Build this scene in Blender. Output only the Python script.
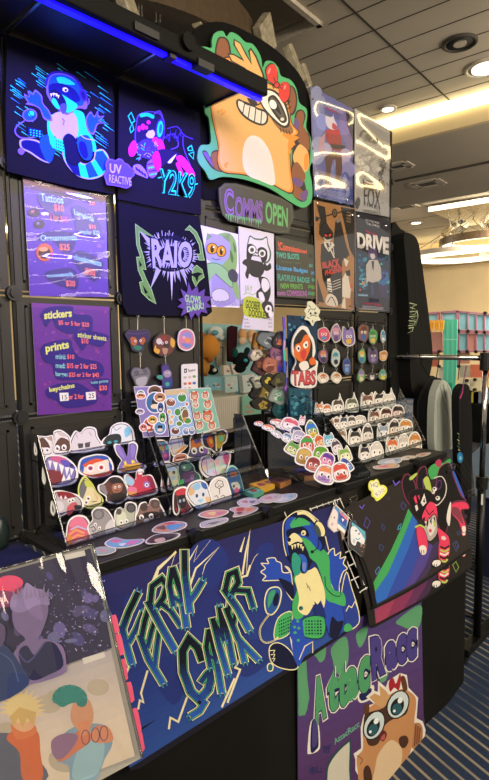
import bpy, bmesh, math, random
from mathutils import Vector, Matrix
from mathutils.geometry import tessellate_polygon

for o in list(bpy.data.objects):
    bpy.data.objects.remove(o)
SC = bpy.context.scene
COL = SC.collection
EYE = 1.5                                   # eye height above the carpet
IW, IH, FPX = 489.0,780.0,541.0

# ------------------------------------------------------------------ camera
RX = Vector((0.69108843,-0.72266982,-0.01204625))     # image right in the world
RD = Vector((-0.08019786,-0.06010797,-0.99496499))    # image down
RF = Vector((0.71830709,0.68857488,-0.0994965))       # forward
cam_data = bpy.data.cameras.new('camera')
cam_data.sensor_fit = 'VERTICAL'
cam_data.sensor_height = 24.0
cam_data.lens = FPX / IH * 24.0
cam_data.clip_start = 0.02
cam_data.clip_end = 200
cam = bpy.data.objects.new('camera', cam_data)
COL.objects.link(cam)
m3 = Matrix((RX, -RD, -RF)).transposed()
cam.matrix_world = Matrix.Translation((0,0, EYE)) @ m3.to_4x4()
SC.camera = cam

# ------------------------------------------------------------------ exposure, world, large lights
SC.view_settings.view_transform = 'Standard'
SC.view_settings.look = 'None'
SC.view_settings.exposure = -0.12
SC.cycles.transparent_max_bounces = 40
SC.view_settings.gamma = 1.0
SC.view_settings.use_curve_mapping = False
wd = bpy.data.worlds.new('hall_air')
SC.world = wd
wd.use_nodes = True
wd.node_tree.nodes['Background'].inputs[0].default_value = (1.0,0.93,0.82,1)
wd.node_tree.nodes['Background'].inputs[1].default_value = 0.36

def area(name, loc, size, power, color, target=None, size_y=None, spread=None):
    d = bpy.data.lights.new(name, 'AREA')
    d.energy = power
    d.color = color
    d.size = size
    if size_y:
        d.shape = 'RECTANGLE'
        d.size_y = size_y
    if spread:
        d.spread = spread
    o = bpy.data.objects.new(name, d)
    COL.objects.link(o)
    o.location = loc
    t = Vector(target) if target else Vector(loc) - Vector((0,0,1))
    o.rotation_euler = (t - Vector(loc)).to_track_quat('-Z', 'Y').to_euler()
    return o

WARM = (1.0,0.86,0.68)
area('hall_light', (-0.4,-3.6,3.6), 2.0,205, WARM, (1.0,1.1,0.8))
area('hall_light', (3.6,-3.0,3.6), 1.6,130, WARM, (1.8,1.1,0.9))
area('hall_light', (-2.6,-0.8,3.4), 1.4,85, WARM, (0.4,1.0,0.9))
area('hall_light', (5.0,5.2,3.9), 2.0,150, WARM)
area('hall_light', (11.0,2.5,3.9), 2.5,760, WARM, (14.0,5.5,1.2))
area('hall_light', (9.0,9.0,3.9), 2.5,420, WARM)
area('hall_light', (1.5,9.0,3.9), 2.5,200, WARM)  # added to brighten the far left wall behind the booth
area('ceiling_fill', (2.5,-3.2,3.0), 5.0,120, WARM, (3.0,1.0,4.2), 0.4)  # added fill that lifts the upper ceiling, no fixture stands here
area('ceiling_fill', (7.0,0.5,2.9), 5.0,60, WARM, (7.2,2.5,3.6), 0.4)  # added fill below the lower ceiling, no fixture stands here

# ------------------------------------------------------------------ pixel rays and planes
def ray(px, py):
    return RX * (px - IW / 2) + RD * (py - IH / 2) + RF * FPX

def atY(px, py, Y):
    r = ray(px, py)
    p = r * (Y / r.y)
    return Vector((p.x, p.y, p.z + EYE))

def atZ(px, py, Z):
    r = ray(px, py)
    p = r * ((Z - EYE) / r.z)
    return Vector((p.x, p.y, p.z + EYE))

def atX(px, py, X):
    r = ray(px, py)
    p = r * (X / r.x)
    return Vector((p.x, p.y, p.z + EYE))

class Plane:
    """a real plane in the hall: origin and unit axes; n points to the viewer"""
    def __init__(s, p0, u, v):
        s.p0 = Vector(p0)
        s.u = Vector(u).normalized()
        v = Vector(v)
        s.v = (v - s.u * v.dot(s.u)).normalized()
        s.n = s.u.cross(s.v)
    def hit(s, px, py):
        r = ray(px, py)
        e = Vector((0,0, EYE))
        t = (s.p0 - e).dot(s.n) / r.dot(s.n)
        q = e + r * t - s.p0
        return (q.dot(s.u), q.dot(s.v))
    def at(s, a, b, h=0.0):
        return s.p0 + s.u * a + s.v * b + s.n * h
    def off(s, h):
        return Plane(s.p0 + s.n * h, s.u, s.v)

def wallplane(Y):
    return Plane((0, Y, EYE),(1,0,0),(0,0,1))
def floorplane(Z):
    return Plane((0,0, Z),(1,0,0),(0,1,0))
def standing(px, py, z, deg=0, lean=0):
    """a plane standing on height z under pixel (px,py), turned by deg, leaning back by lean"""
    p = atZ(px, py, z)
    a, l = math.radians(deg), math.radians(lean)
    u = Vector((math.cos(a), math.sin(a), 0))
    back = Vector((-math.sin(a), math.cos(a), 0))
    return Plane(p, u, Vector((0,0,1)) * math.cos(l) + back * math.sin(l))

# ------------------------------------------------------------------ colour and materials
def lin(h):
    if not isinstance(h, str):
        return tuple(h)
    h = h.lstrip('#')
    out = []
    for i in (0,2,4):
        c = int(h[i:i + 2], 16) / 255.0
        out.append(c / 12.92 if c <= 0.04045 else ((c + 0.055) / 1.055) ** 2.4)
    return tuple(out)

MATS = {}
def _new(name):
    m = bpy.data.materials.new(name)
    m.use_nodes = True
    nt = m.node_tree
    return m, nt, nt.nodes['Principled BSDF']

def bump(nt, b, scale, strength, detail=2.0, dist=0.002, stretch=None):
    tc = nt.nodes.new('ShaderNodeTexCoord')
    n = nt.nodes.new('ShaderNodeTexNoise')
    n.inputs['Scale'].default_value = scale
    n.inputs['Detail'].default_value = detail
    src = tc.outputs['Object']
    if stretch:
        mp = nt.nodes.new('ShaderNodeMapping')
        mp.inputs['Scale'].default_value = stretch
        nt.links.new(src, mp.inputs['Vector'])
        src = mp.outputs['Vector']
    nt.links.new(src, n.inputs['Vector'])
    bp = nt.nodes.new('ShaderNodeBump')
    bp.inputs['Strength'].default_value = strength
    bp.inputs['Distance'].default_value = dist
    nt.links.new(n.outputs['Fac'], bp.inputs['Height'])
    nt.links.new(bp.outputs['Normal'], b.inputs['Normal'])

def mat(name, col, rough=0.6, metal=0.0, var=0.12, scale=30, bs=0.0, bscale=200, coat=0.0, emit=None, es=0.0, spec=0.5):
    """plain procedural material: colour broken up a little by noise, optional bump"""
    m, nt, b = _new(name)
    c = lin(col)
    tc = nt.nodes.new('ShaderNodeTexCoord')
    n = nt.nodes.new('ShaderNodeTexNoise')
    n.inputs['Scale'].default_value = scale
    nt.links.new(tc.outputs['Object'], n.inputs['Vector'])
    r = nt.nodes.new('ShaderNodeValToRGB')
    r.color_ramp.elements[0].position = 0.3
    r.color_ramp.elements[1].position = 0.7
    r.color_ramp.elements[0].color = (*[x * (1 - var) for x in c], 1)
    r.color_ramp.elements[1].color = (*[min(1, x * (1 + var)) for x in c], 1)
    nt.links.new(n.outputs['Fac'], r.inputs['Fac'])
    nt.links.new(r.outputs['Color'], b.inputs['Base Color'])
    b.inputs['Roughness'].default_value = rough
    b.inputs['Metallic'].default_value = metal
    b.inputs['Specular IOR Level'].default_value = spec
    b.inputs['Coat Weight'].default_value = coat
    if bs:
        bump(nt, b, bscale, bs)
    if emit:
        b.inputs['Emission Color'].default_value = (*lin(emit), 1)
        b.inputs['Emission Strength'].default_value = es
    MATS[name] = m
    return m

def printmat(name, rough, coat=0.0, bs=0.0, bscale=300, var=0.05, spec=0.5, metal=0.0):
    """ink colours come from the colour attribute of the artwork's faces"""
    m, nt, b = _new(name)
    a = nt.nodes.new('ShaderNodeVertexColor')
    a.layer_name = 'Ink'
    tc = nt.nodes.new('ShaderNodeTexCoord')
    n = nt.nodes.new('ShaderNodeTexNoise')
    n.inputs['Scale'].default_value = 90
    nt.links.new(tc.outputs['Object'], n.inputs['Vector'])
    h = nt.nodes.new('ShaderNodeMapRange')
    h.inputs['To Min'].default_value = 1 - var
    h.inputs['To Max'].default_value = 1 + var
    nt.links.new(n.outputs['Fac'], h.inputs['Value'])
    mx = nt.nodes.new('ShaderNodeVectorMath')
    mx.operation = 'SCALE'
    nt.links.new(a.outputs['Color'], mx.inputs[0])
    nt.links.new(h.outputs['Result'], mx.inputs['Scale'])
    nt.links.new(mx.outputs['Vector'], b.inputs['Base Color'])
    b.inputs['Roughness'].default_value = rough
    b.inputs['Metallic'].default_value = metal
    b.inputs['Specular IOR Level'].default_value = spec
    b.inputs['Coat Weight'].default_value = coat
    b.inputs['Coat Roughness'].default_value = 0.06
    if bs:
        bump(nt, b, bscale, bs)
    MATS[name] = m
    return m

def clearmat(name, tint=(1,1,1), ior=1.45, rough=0.04, gain=1.0, bs=0.0, bscale=8, stretch=None):
    """thin clear plastic: looks through, reflects by Fresnel"""
    m = bpy.data.materials.new(name)
    m.use_nodes = True
    nt = m.node_tree
    nt.nodes.remove(nt.nodes['Principled BSDF'])
    out = nt.nodes['Material Output']
    tr = nt.nodes.new('ShaderNodeBsdfTransparent')
    tr.inputs[0].default_value = (*tint, 1)
    gl = nt.nodes.new('ShaderNodeBsdfGlossy')
    gl.inputs['Roughness'].default_value = rough
    fr = nt.nodes.new('ShaderNodeFresnel')
    fr.inputs['IOR'].default_value = ior
    mu = nt.nodes.new('ShaderNodeMath')
    mu.operation = 'MULTIPLY'
    mu.use_clamp = True
    mu.inputs[1].default_value = gain
    nt.links.new(fr.outputs[0], mu.inputs[0])
    mix = nt.nodes.new('ShaderNodeMixShader')
    nt.links.new(mu.outputs[0], mix.inputs[0])
    nt.links.new(tr.outputs[0], mix.inputs[1])
    nt.links.new(gl.outputs[0], mix.inputs[2])
    nt.links.new(mix.outputs[0], out.inputs['Surface'])
    if bs:
        tc = nt.nodes.new('ShaderNodeTexCoord')
        n = nt.nodes.new('ShaderNodeTexNoise')
        n.inputs['Scale'].default_value = bscale
        n.inputs['Detail'].default_value = 3
        src = tc.outputs['Object']
        if stretch:
            mp = nt.nodes.new('ShaderNodeMapping')
            mp.inputs['Scale'].default_value = stretch
            nt.links.new(src, mp.inputs['Vector'])
            src = mp.outputs['Vector']
        nt.links.new(src, n.inputs['Vector'])
        bp = nt.nodes.new('ShaderNodeBump')
        bp.inputs['Strength'].default_value = bs
        bp.inputs['Distance'].default_value = 0.02
        nt.links.new(n.outputs['Fac'], bp.inputs['Height'])
        nt.links.new(bp.outputs['Normal'], gl.inputs['Normal'])
    MATS[name] = m
    return m

printmat('paper_print', 0.55)
printmat('gloss_print', 0.28, spec=0.5)
printmat('fabric_print', 0.85, bs=0.25, bscale=900, spec=0.2)
printmat('vinyl_print', 0.32, coat=0.25)
printmat('foil_print', 0.22, coat=0.5, metal=0.25)
printmat('plush_print', 0.95, bs=0.6, bscale=250, spec=0.1)
clearmat('clear_acrylic', (0.95,0.97,0.97), 1.5,0.03,1.3)
clearmat('clear_edge', (0.72,0.76,0.77), 1.6,0.08,2.5)
clearmat('clear_sleeve', (0.97,0.97,0.98), 1.5,0.06,0.27)
clearmat('crinkled_sleeve', (0.97,0.97,0.98), 1.5,0.07,2.2)
mat('black_plastic', '121210', 0.42, var=0.1, bs=0.05, bscale=500)
mat('black_panel', '23211c', 0.45, var=0.12, scale=8, bs=0.04, bscale=60)
mat('black_metal', '1a1a1a', 0.35,0.6)
mat('black_cloth', '131311', 0.95, var=0.25, scale=5, bs=0.3, bscale=700, spec=0.15)
mat('black_fabric', '121212', 0.95, var=0.2, bs=0.3, bscale=500, spec=0.12)
mat('steel', 'b9b4aa', 0.25,0.95)
mat('white_wire', 'd8d8d4', 0.4)
mat('chrome', 'c8c4bc', 0.15,1.0)

# ------------------------------------------------------------------ mesh building
WORLD = {}
class MB:
    def __init__(s):
        s.v, s.f, s.c = [], [], []
        s.ink = (0.5,0.5,0.5)
    def add(s, vs, fs, col=None):
        n = len(s.v)
        c = lin(col) if col is not None else s.ink
        s.v += [Vector(p) for p in vs]
        for f in fs:
            s.f.append([i + n for i in f])
            s.c.append(c)
        return s
    def box(s, lo, hi, col=None):
        (a, b, c),(d, e, f) = lo, hi
        vs = [(a, b, c),(d, b, c),(d, e, c),(a, e, c),(a, b, f),(d, b, f),(d, e, f),(a, e, f)]
        return s.add(vs, [(3,2,1,0),(4,5,6,7),(0,1,5,4),(1,2,6,5),(2,3,7,6),(3,0,4,7)],col)
    def obox(s, c, ux, uy, uz, col=None):
        """box by centre and three half-extent vectors"""
        c, ux, uy, uz = map(Vector, (c, ux, uy, uz))
        vs = [c + ux * i + uy * j + uz * k for k in (-1,1) for i, j in ((-1,-1),(1,-1),(1,1),(-1,1))]
        return s.add(vs, [(3,2,1,0),(4,5,6,7),(0,1,5,4),(1,2,6,5),(2,3,7,6),(3,0,4,7)],col)
    def bar(s, a, b, w, h=None, col=None, up=(0,0,1)):
        a, b = Vector(a), Vector(b)
        d = (b - a) / 2
        up = Vector(up)
        if abs(d.normalized().dot(up)) > 0.95:
            up = Vector((1,0,0))
        x = d.cross(up).normalized() * (w / 2)
        y = x.cross(d).normalized() * ((h or w) / 2)
        return s.obox((a + b) / 2, d, x, y, col)
    def tube(s, pts, r, n=8, closed=False, col=None, rs=None, cap=True):
        pts = [Vector(p) for p in pts]
        m = len(pts)
        base = len(s.v)
        ref = None
        rings = []
        for i, p in enumerate(pts):
            if closed:
                t = pts[(i + 1) % m] - pts[i - 1]
            else:
                t = pts[min(i + 1, m - 1)] - pts[max(i - 1,0)]
            t = t.normalized() if t.length > 1e-9 else Vector((0,0,1))
            if ref is None:
                ref = Vector((0,0,1)) if abs(t.z) < 0.9 else Vector((1,0,0))
            x = (ref - t * ref.dot(t)).normalized()
            y = t.cross(x)
            ref = x
            rr = rs[i] if rs else r
            rings.append([p + x * rr * math.cos(2 * math.pi * k / n) + y * rr * math.sin(2 * math.pi * k / n) for k in range(n)])
        vs = [q for rg in rings for q in rg]
        fs = []
        for i in range(m if closed else m - 1):
            j = (i + 1) % m
            for k in range(n):
                l = (k + 1) % n
                fs.append((i * n + k, i * n + l, j * n + l, j * n + k))
        if not closed and cap:
            fs.append(tuple(range(n))[::-1])
            fs.append(tuple((m - 1) * n + k for k in range(n)))
        return s.add(vs, fs, col)
    def disc(s, c, axis, r, h, n=20, col=None):
        """short cylinder centred at c"""
        c, a = Vector(c), Vector(axis).normalized() * (h / 2)
        return s.tube([c - a, c + a], r, n, col=col)
    def ball(s, c, r, col=None, n=12, m=8, squash=(1,1,1)):
        c = Vector(c)
        vs, fs = [], []
        for i in range(m + 1):
            th = math.pi * i / m
            for k in range(n):
                ph = 2 * math.pi * k / n
                vs.append(c + Vector((r * squash[0] * math.sin(th) * math.cos(ph), r * squash[1] * math.sin(th) * math.sin(ph), r * squash[2] * math.cos(th))))
        for i in range(m):
            for k in range(n):
                l = (k + 1) % n
                fs.append((i * n + k, (i + 1) * n + k, (i + 1) * n + l, i * n + l))
        return s.add(vs, fs, col)
    def grid(s, P, nu, nv, col=None):
        """P(i,j) -> point; a quad sheet"""
        vs = [P(i / nu, j / nv) for j in range(nv + 1) for i in range(nu + 1)]
        fs = [(j * (nu + 1) + i, j * (nu + 1) + i + 1, (j + 1) * (nu + 1) + i + 1, (j + 1) * (nu + 1) + i) for j in range(nv) for i in range(nu)]
        return s.add(vs, fs, col)
    def prism(s, pts, d, col=None, side=None):
        """polygon (3D points) pushed along vector d"""
        pts = [Vector(p) for p in pts]
        d = Vector(d)
        n = len(pts)
        tri = tessellate_polygon([pts])
        s.add(pts, [tuple(t) for t in tri], col)
        s.add([p + d for p in pts], [tuple(t) for t in tri], col if side is None else side)
        s.add(pts + [p + d for p in pts], [(i, (i + 1) % n, n + (i + 1) % n, n + i) for i in range(n)],side if side is not None else col)
        return s
    def build(s, name, m, parent=None, label=None, cat=None, group=None, kind=None, smooth=False, solid=0.0, bevel=0.0, subsurf=0):
        lo = Vector((min(p.x for p in s.v), min(p.y for p in s.v), min(p.z for p in s.v)))
        hi = Vector((max(p.x for p in s.v), max(p.y for p in s.v), max(p.z for p in s.v)))
        org = Vector(((lo.x + hi.x) / 2, (lo.y + hi.y) / 2, lo.z))
        me = bpy.data.meshes.new(name)
        me.from_pydata([tuple(p - org) for p in s.v], [], s.f)
        at = me.color_attributes.new('Ink', 'FLOAT_COLOR', 'CORNER')
        i = 0
        buf = []
        for f, c in zip(s.f, s.c):
            for _ in f:
                buf += [c[0], c[1], c[2], 1.0]
        at.data.foreach_set('color', buf)
        if smooth:
            me.polygons.foreach_set('use_smooth', [True] * len(me.polygons))
        me.materials.append(MATS[m] if isinstance(m, str) else m)
        me.update()
        o = bpy.data.objects.new(name, me)
        COL.objects.link(o)
        WORLD[o] = org
        if parent is not None:
            o.parent = parent
            o.location = org - WORLD[parent]
        else:
            o.location = org
        tag(o, label, cat, group, kind)
        if bevel:
            b = o.modifiers.new('bevel', 'BEVEL')
            b.width = bevel
            b.segments = 2
            b.limit_method = 'ANGLE'
        if solid:
            b = o.modifiers.new('solid', 'SOLIDIFY')
            b.thickness = solid
            b.offset = 0
        if subsurf:
            b = o.modifiers.new('sub', 'SUBSURF')
            b.levels = b.render_levels = subsurf
        return o

def tag(o, label=None, cat=None, group=None, kind=None):
    if label: o['label'] = label
    if cat: o['category'] = cat
    if group: o['group'] = group
    if kind: o['kind'] = kind
    return o

def thing(name, label, cat, loc, group=None):
    o = bpy.data.objects.new(name, None)
    o.empty_display_size = 0.05
    COL.objects.link(o)
    o.location = loc
    WORLD[o] = Vector(loc)
    return tag(o, label, cat, group)

def copy_tree(o, parent=None):
    c = o.copy()
    COL.objects.link(c)
    WORLD[c] = WORLD[o].copy()
    if parent is not None:
        c.parent = parent
    for ch in [x for x in WORLD if x.parent == o]:
        copy_tree(ch, c)
    return c

# ------------------------------------------------------------------ flat artwork on a plane
def spline(pts, closed=True, n=4):
    out = []
    m = len(pts)
    rng = range(m) if closed else range(m - 1)
    for i in rng:
        if closed:
            p0, p1, p2, p3 = pts[i - 1], pts[i], pts[(i + 1) % m], pts[(i + 2) % m]
        else:
            p0, p1, p2, p3 = pts[max(i - 1,0)],pts[i], pts[i + 1], pts[min(i + 2, m - 1)]
        for k in range(n):
            t = k / n
            out.append(tuple(0.5 * ((2 * p1[a]) + (-p0[a] + p2[a]) * t + (2 * p0[a] - 5 * p1[a] + 4 * p2[a] - p3[a]) * t * t + (-p0[a] + 3 * p1[a] - 3 * p2[a] + p3[a]) * t ** 3) for a in (0,1)))
    if not closed:
        out.append(tuple(pts[-1]))
    return out

_FONT = {}
def glyphs(s, bold=0.0):
    key = (s, bold)
    if key not in _FONT:
        c = bpy.data.curves.new('t', 'FONT')
        c.body = s
        c.offset = bold
        c.resolution_u = 3
        o = bpy.data.objects.new('t', c)
        COL.objects.link(o)
        me = o.to_mesh()
        vs = [(v.co.x, v.co.y) for v in me.vertices]
        fs = [tuple(p.vertices) for p in me.polygons]
        o.to_mesh_clear()
        bpy.data.objects.remove(o)
        bpy.data.curves.remove(c)
        x0, x1 = min(v[0] for v in vs), max(v[0] for v in vs)
        y0, y1 = min(v[1] for v in vs), max(v[1] for v in vs)
        _FONT[key] = ([((v[0] - x0) / (x1 - x0),(v[1] - y0) / (y1 - y0)) for v in vs], fs)
    return _FONT[key]

class Sheet(MB):
    """artwork cut as flat inked shapes on one plane; every coordinate is read off the photograph and carried to the plane"""
    STEP = 0.00002
    def __init__(s, plane, ox=0, oy=0, k=1.0):
        super().__init__()
        s.pl = plane
        s.h = 0.0
        s.view(ox, oy, k)
    def view(s, ox, oy, k):
        s.ox, s.oy, s.k = ox, oy, k
        return s
    def tile(s, c, r):
        return s.view((0,122,244,367)[c], (0,195,390,585)[r], 4.0)
    def uv(s, p):
        return s.pl.hit(s.ox + p[0] / s.k, s.oy + p[1] / s.k)
    def _flat(s, pts, col):
        s.h += s.STEP
        q = [s.uv(p) for p in pts]
        tri = tessellate_polygon([[Vector((a, b, 0)) for a, b in q]])
        s.add([s.pl.at(a, b, s.h) for a, b in q], [s._ccw(q, t) for t in tri], col)
        return s
    @staticmethod
    def _ccw(q, t):
        (ax, ay),(bx, by),(cx, cy) = q[t[0]], q[t[1]], q[t[2]]
        return tuple(t) if (bx - ax) * (cy - ay) - (by - ay) * (cx - ax) > 0 else tuple(t)[::-1]
    def board(s, pts, col, thick, smooth=False, side=None):
        """the thing itself: front face on the plane at height `thick`, body behind it"""
        if smooth: pts = spline(pts)
        q = [s.uv(p) for p in pts]
        front = [s.pl.at(a, b, thick) for a, b in q]
        s.prism(front, -s.pl.n * thick, col, side)
        s.h = thick
        return s
    def poly(s, pts, col, smooth=False):
        return s._flat(spline(pts) if smooth else pts, col)
    def blob(s, pts, col):
        return s.poly(pts, col, True)
    def line(s, pts, w, col, closed=False, smooth=False, taper=False):
        """stroke, w in photograph pixels"""
        if smooth: pts = spline(pts, closed)
        w = w * s.k / 2
        m = len(pts)
        L, R = [], []
        for i, p in enumerate(pts):
            a = pts[i - 1] if (i or closed) else p
            b = pts[(i + 1) % m] if (i < m - 1 or closed) else p
            d1 = Vector((p[0] - a[0], p[1] - a[1]))
            d2 = Vector((b[0] - p[0], b[1] - p[1]))
            d1 = d1.normalized() if d1.length > 1e-6 else d2.normalized()
            d2 = d2.normalized() if d2.length > 1e-6 else d1
            t = d1 + d2
            t = t.normalized() if t.length > 1e-3 else d1
            nn = Vector((-t.y, t.x))
            sc = min(1.6,1 / max(0.3, abs(nn.dot(Vector((-d1.y, d1.x))))))
            ww = w * sc * ((1 - 0.85 * i / (m - 1)) if taper else 1)
            L.append((p[0] + nn.x * ww, p[1] + nn.y * ww))
            R.append((p[0] - nn.x * ww, p[1] - nn.y * ww))
        s.h += s.STEP
        n = m if closed else m - 1
        vs = [s.pl.at(*s.uv(p), s.h) for p in L + R]
        s.add(vs, [(i, m + i, m + (i + 1) % m, (i + 1) % m)[::-1] for i in range(n)],col)
        return s
    def oval(s, cx, cy, rx, ry, col, rot=0, n=18):
        a = math.radians(rot)
        return s._flat([(cx + rx * math.cos(t) * math.cos(a) - ry * math.sin(t) * math.sin(a), cy + rx * math.cos(t) * math.sin(a) + ry * math.sin(t) * math.cos(a)) for t in (2 * math.pi * k / n for k in range(n))],col)
    def rings(s, cx, cy, rx, ry, cols, rot=0):
        for i, (f, c) in enumerate(cols):
            s.oval(cx, cy, rx * f, ry * f, c, rot)
        return s
    def text(s, t, tl, tr, bl, col, bold=0.0, br=None):
        """lettering stretched into the quad tl, tr, bl (view coordinates)"""
        if br is None:
            br = (tr[0] + bl[0] - tl[0], tr[1] + bl[1] - tl[1])
        vs, fs = glyphs(t, bold)
        s.h += s.STEP
        out = []
        for a, b in vs:
            b = 1 - b
            x = (tl[0] * (1 - a) + tr[0] * a) * (1 - b) + (bl[0] * (1 - a) + br[0] * a) * b
            y = (tl[1] * (1 - a) + tr[1] * a) * (1 - b) + (bl[1] * (1 - a) + br[1] * a) * b
            out.append(s.pl.at(*s.uv((x, y)), s.h))
        s.add(out, fs, col)
        return s
    def scatter(s, rnd, box, n, cols, r0, r1, sides=(3,6)):
        """small confetti shapes of ink inside a box (view coordinates)"""
        x0, y0, x1, y1 = box
        for _ in range(n):
            x, y, r = rnd.uniform(x0, x1), rnd.uniform(y0, y1), rnd.uniform(r0, r1)
            k = rnd.randint(*sides)
            a = rnd.uniform(0,6.28)
            s._flat([(x + r * rnd.uniform(.6,1) * math.cos(a + 6.283 * i / k), y + r * rnd.uniform(.6,1) * math.sin(a + 6.283 * i / k)) for i in range(k)],rnd.choice(cols))
        return s

# ================================================================== the hall
ROOM = math.radians(4.0)
def rp(x, y, z):
    """room axes -> world (the booth stands a few degrees off the hall's grid); z above the carpet"""
    return Vector((x * math.cos(ROOM) - y * math.sin(ROOM), x * math.sin(ROOM) + y * math.cos(ROOM), z))

def carpetmat():
    m, nt, b = _new('carpet')
    tc = nt.nodes.new('ShaderNodeTexCoord')
    mp = nt.nodes.new('ShaderNodeMapping')
    mp.inputs['Rotation'].default_value = (0,0, math.radians(18))
    nt.links.new(tc.outputs['Object'], mp.inputs['Vector'])
    w = nt.nodes.new('ShaderNodeTexWave')
    w.bands_direction = 'X'
    w.inputs['Scale'].default_value = 6.6
    w.inputs['Distortion'].default_value = 0.15
    w.inputs['Detail'].default_value = 1
    nt.links.new(mp.outputs['Vector'], w.inputs['Vector'])
    r = nt.nodes.new('ShaderNodeValToRGB')
    r.color_ramp.elements[0].position = 0.80
    r.color_ramp.elements[0].color = (0,0,0,1)
    r.color_ramp.elements[1].position = 0.95
    r.color_ramp.elements[1].color = (1,1,1,1)
    nt.links.new(w.outputs['Color'], r.inputs['Fac'])
    n = nt.nodes.new('ShaderNodeTexNoise')
    n.inputs['Scale'].default_value = 1.1
    n.inputs['Detail'].default_value = 3
    nt.links.new(tc.outputs['Object'], n.inputs['Vector'])
    r2 = nt.nodes.new('ShaderNodeValToRGB')
    r2.color_ramp.elements[0].position = 0.40
    r2.color_ramp.elements[0].color = (0,0,0,1)
    r2.color_ramp.elements[1].position = 0.50
    r2.color_ramp.elements[1].color = (1,1,1,1)
    nt.links.new(n.outputs['Fac'], r2.inputs['Fac'])
    mu = nt.nodes.new('ShaderNodeMath')
    mu.operation = 'MULTIPLY'
    nt.links.new(r.outputs['Color'], mu.inputs[0])
    nt.links.new(r2.outputs['Color'], mu.inputs[1])
    n2 = nt.nodes.new('ShaderNodeTexNoise')
    n2.inputs['Scale'].default_value = 160
    n2.inputs['Detail'].default_value = 4
    nt.links.new(tc.outputs['Object'], n2.inputs['Vector'])
    base = nt.nodes.new('ShaderNodeMix')
    base.data_type = 'RGBA'
    base.inputs['A'].default_value = (*lin('1a2338'), 1)
    base.inputs['B'].default_value = (*lin('3a4a66'), 1)
    nt.links.new(n2.outputs['Fac'], base.inputs['Factor'])
    mx = nt.nodes.new('ShaderNodeMix')
    mx.data_type = 'RGBA'
    nt.links.new(mu.outputs[0], mx.inputs['Factor'])
    nt.links.new(base.outputs['Result'], mx.inputs['A'])
    mx.inputs['B'].default_value = (*lin('97907f'), 1)
    nt.links.new(mx.outputs['Result'], b.inputs['Base Color'])
    b.inputs['Roughness'].default_value = 0.95
    b.inputs['Specular IOR Level'].default_value = 0.1
    bp = nt.nodes.new('ShaderNodeBump')
    bp.inputs['Strength'].default_value = 0.5
    bp.inputs['Distance'].default_value = 0.004
    nt.links.new(n2.outputs['Fac'], bp.inputs['Height'])
    nt.links.new(bp.outputs['Normal'], b.inputs['Normal'])
    MATS['carpet'] = m
carpetmat()
mat('ceiling_paint', 'bdb29f', 0.9, var=0.05, scale=1.5, bs=0.1, bscale=120)
mat('ceiling_joint', '3d372e', 0.9)
mat('soffit_paint', 'aba08e', 0.9, var=0.05, scale=1)
mat('wall_beige', 'cdb98f', 0.85, var=0.05, scale=2)
mat('cove_light', 'fff2c8', 0.5, emit='ffeebc', es=5.0)
mat('ring_light', 'fff4dc', 0.5, emit='fff2d4', es=1.7)
mat('lamp_glow', 'fff8e8', 0.5, emit='fff6e4', es=3.0)
mat('white_trim', 'b5ab9a', 0.6)
mat('vent_dark', '3c3831', 0.7)
mat('bronze', '5b4b38', 0.4,0.3)

def rbox(mb, x0, y0, z0, x1, y1, z1, col=None):
    vs = [rp(x, y, z) for z in (z0, z1) for x, y in ((x0, y0),(x1, y0),(x1, y1),(x0, y1))]
    mb.add(vs, [(3,2,1,0),(4,5,6,7),(0,1,5,4),(1,2,6,5),(2,3,7,6),(3,0,4,7)],col)
    return mb

CEIL = EYE + 2.27
SOF = EYE + 2.0
FARC = EYE + 2.6
FX = 5.60                    # fascia line in room axes
mb = MB(); rbox(mb, -5,-5,-0.1,16.2,13,0.0)
mb.build('floor', 'carpet', kind='structure')
mb = MB(); rbox(mb, 15.8,-5,0,16.0,13,4.6)
mb.build('wall_far', 'wall_beige', kind='structure')
mb = MB(); rbox(mb, -5,12.8,0,15.8,13,4.6)
mb.build('wall_behind_booths', 'wall_beige', kind='structure')

# upper ceiling with a square coffer cut into its left part
RC = (3.58,2.25)            # coffer corner: x below, y beyond
mb = MB()
rbox(mb, RC[0], -5, CEIL, FX, 12.8, CEIL + 0.05)
rbox(mb, -5,-5, CEIL, RC[0], RC[1], CEIL + 0.05)
mb.build('ceiling', 'ceiling_paint', kind='structure')
mb = MB()
rbox(mb, RC[0] - 0.05, RC[1], CEIL + 0.05, RC[0], 12.8, CEIL + 0.55)
rbox(mb, -5, RC[1] - 0.05, CEIL + 0.05, RC[0], RC[1], CEIL + 0.55)
rbox(mb, -5, RC[1], CEIL + 0.55, RC[0], 12.8, CEIL + 0.6)
mb.build('ceiling_coffer', 'soffit_paint', kind='structure')
mb = MB()
rbox(mb, RC[0] - 0.01, RC[1] - 0.03, CEIL - 0.03, RC[0] + 0.03,12.8, CEIL + 0.02)
rbox(mb, -5, RC[1] - 0.03, CEIL - 0.03, RC[0] + 0.03, RC[1] + 0.01, CEIL + 0.02)
mb.build('trim_1', 'white_trim', kind='structure')
mb = MB()
x = FX - 0.2
while x > -1:
    if x > RC[0] + 0.1:
        rbox(mb, x - 0.004,-5, CEIL - 0.003, x + 0.004,12.5, CEIL + 0.01)
    else:
        rbox(mb, x - 0.004,-5, CEIL - 0.003, x + 0.004, RC[1] - 0.05, CEIL + 0.01)
    x -= 0.29
for y in (1.98,5.7,-1.7):
    rbox(mb, RC[0] + .1 if y > RC[1] else -3, y - 0.007, CEIL - 0.004, FX, y + 0.007, CEIL + 0.01)
mb.build('trim_2', 'ceiling_joint', kind='structure')
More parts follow.
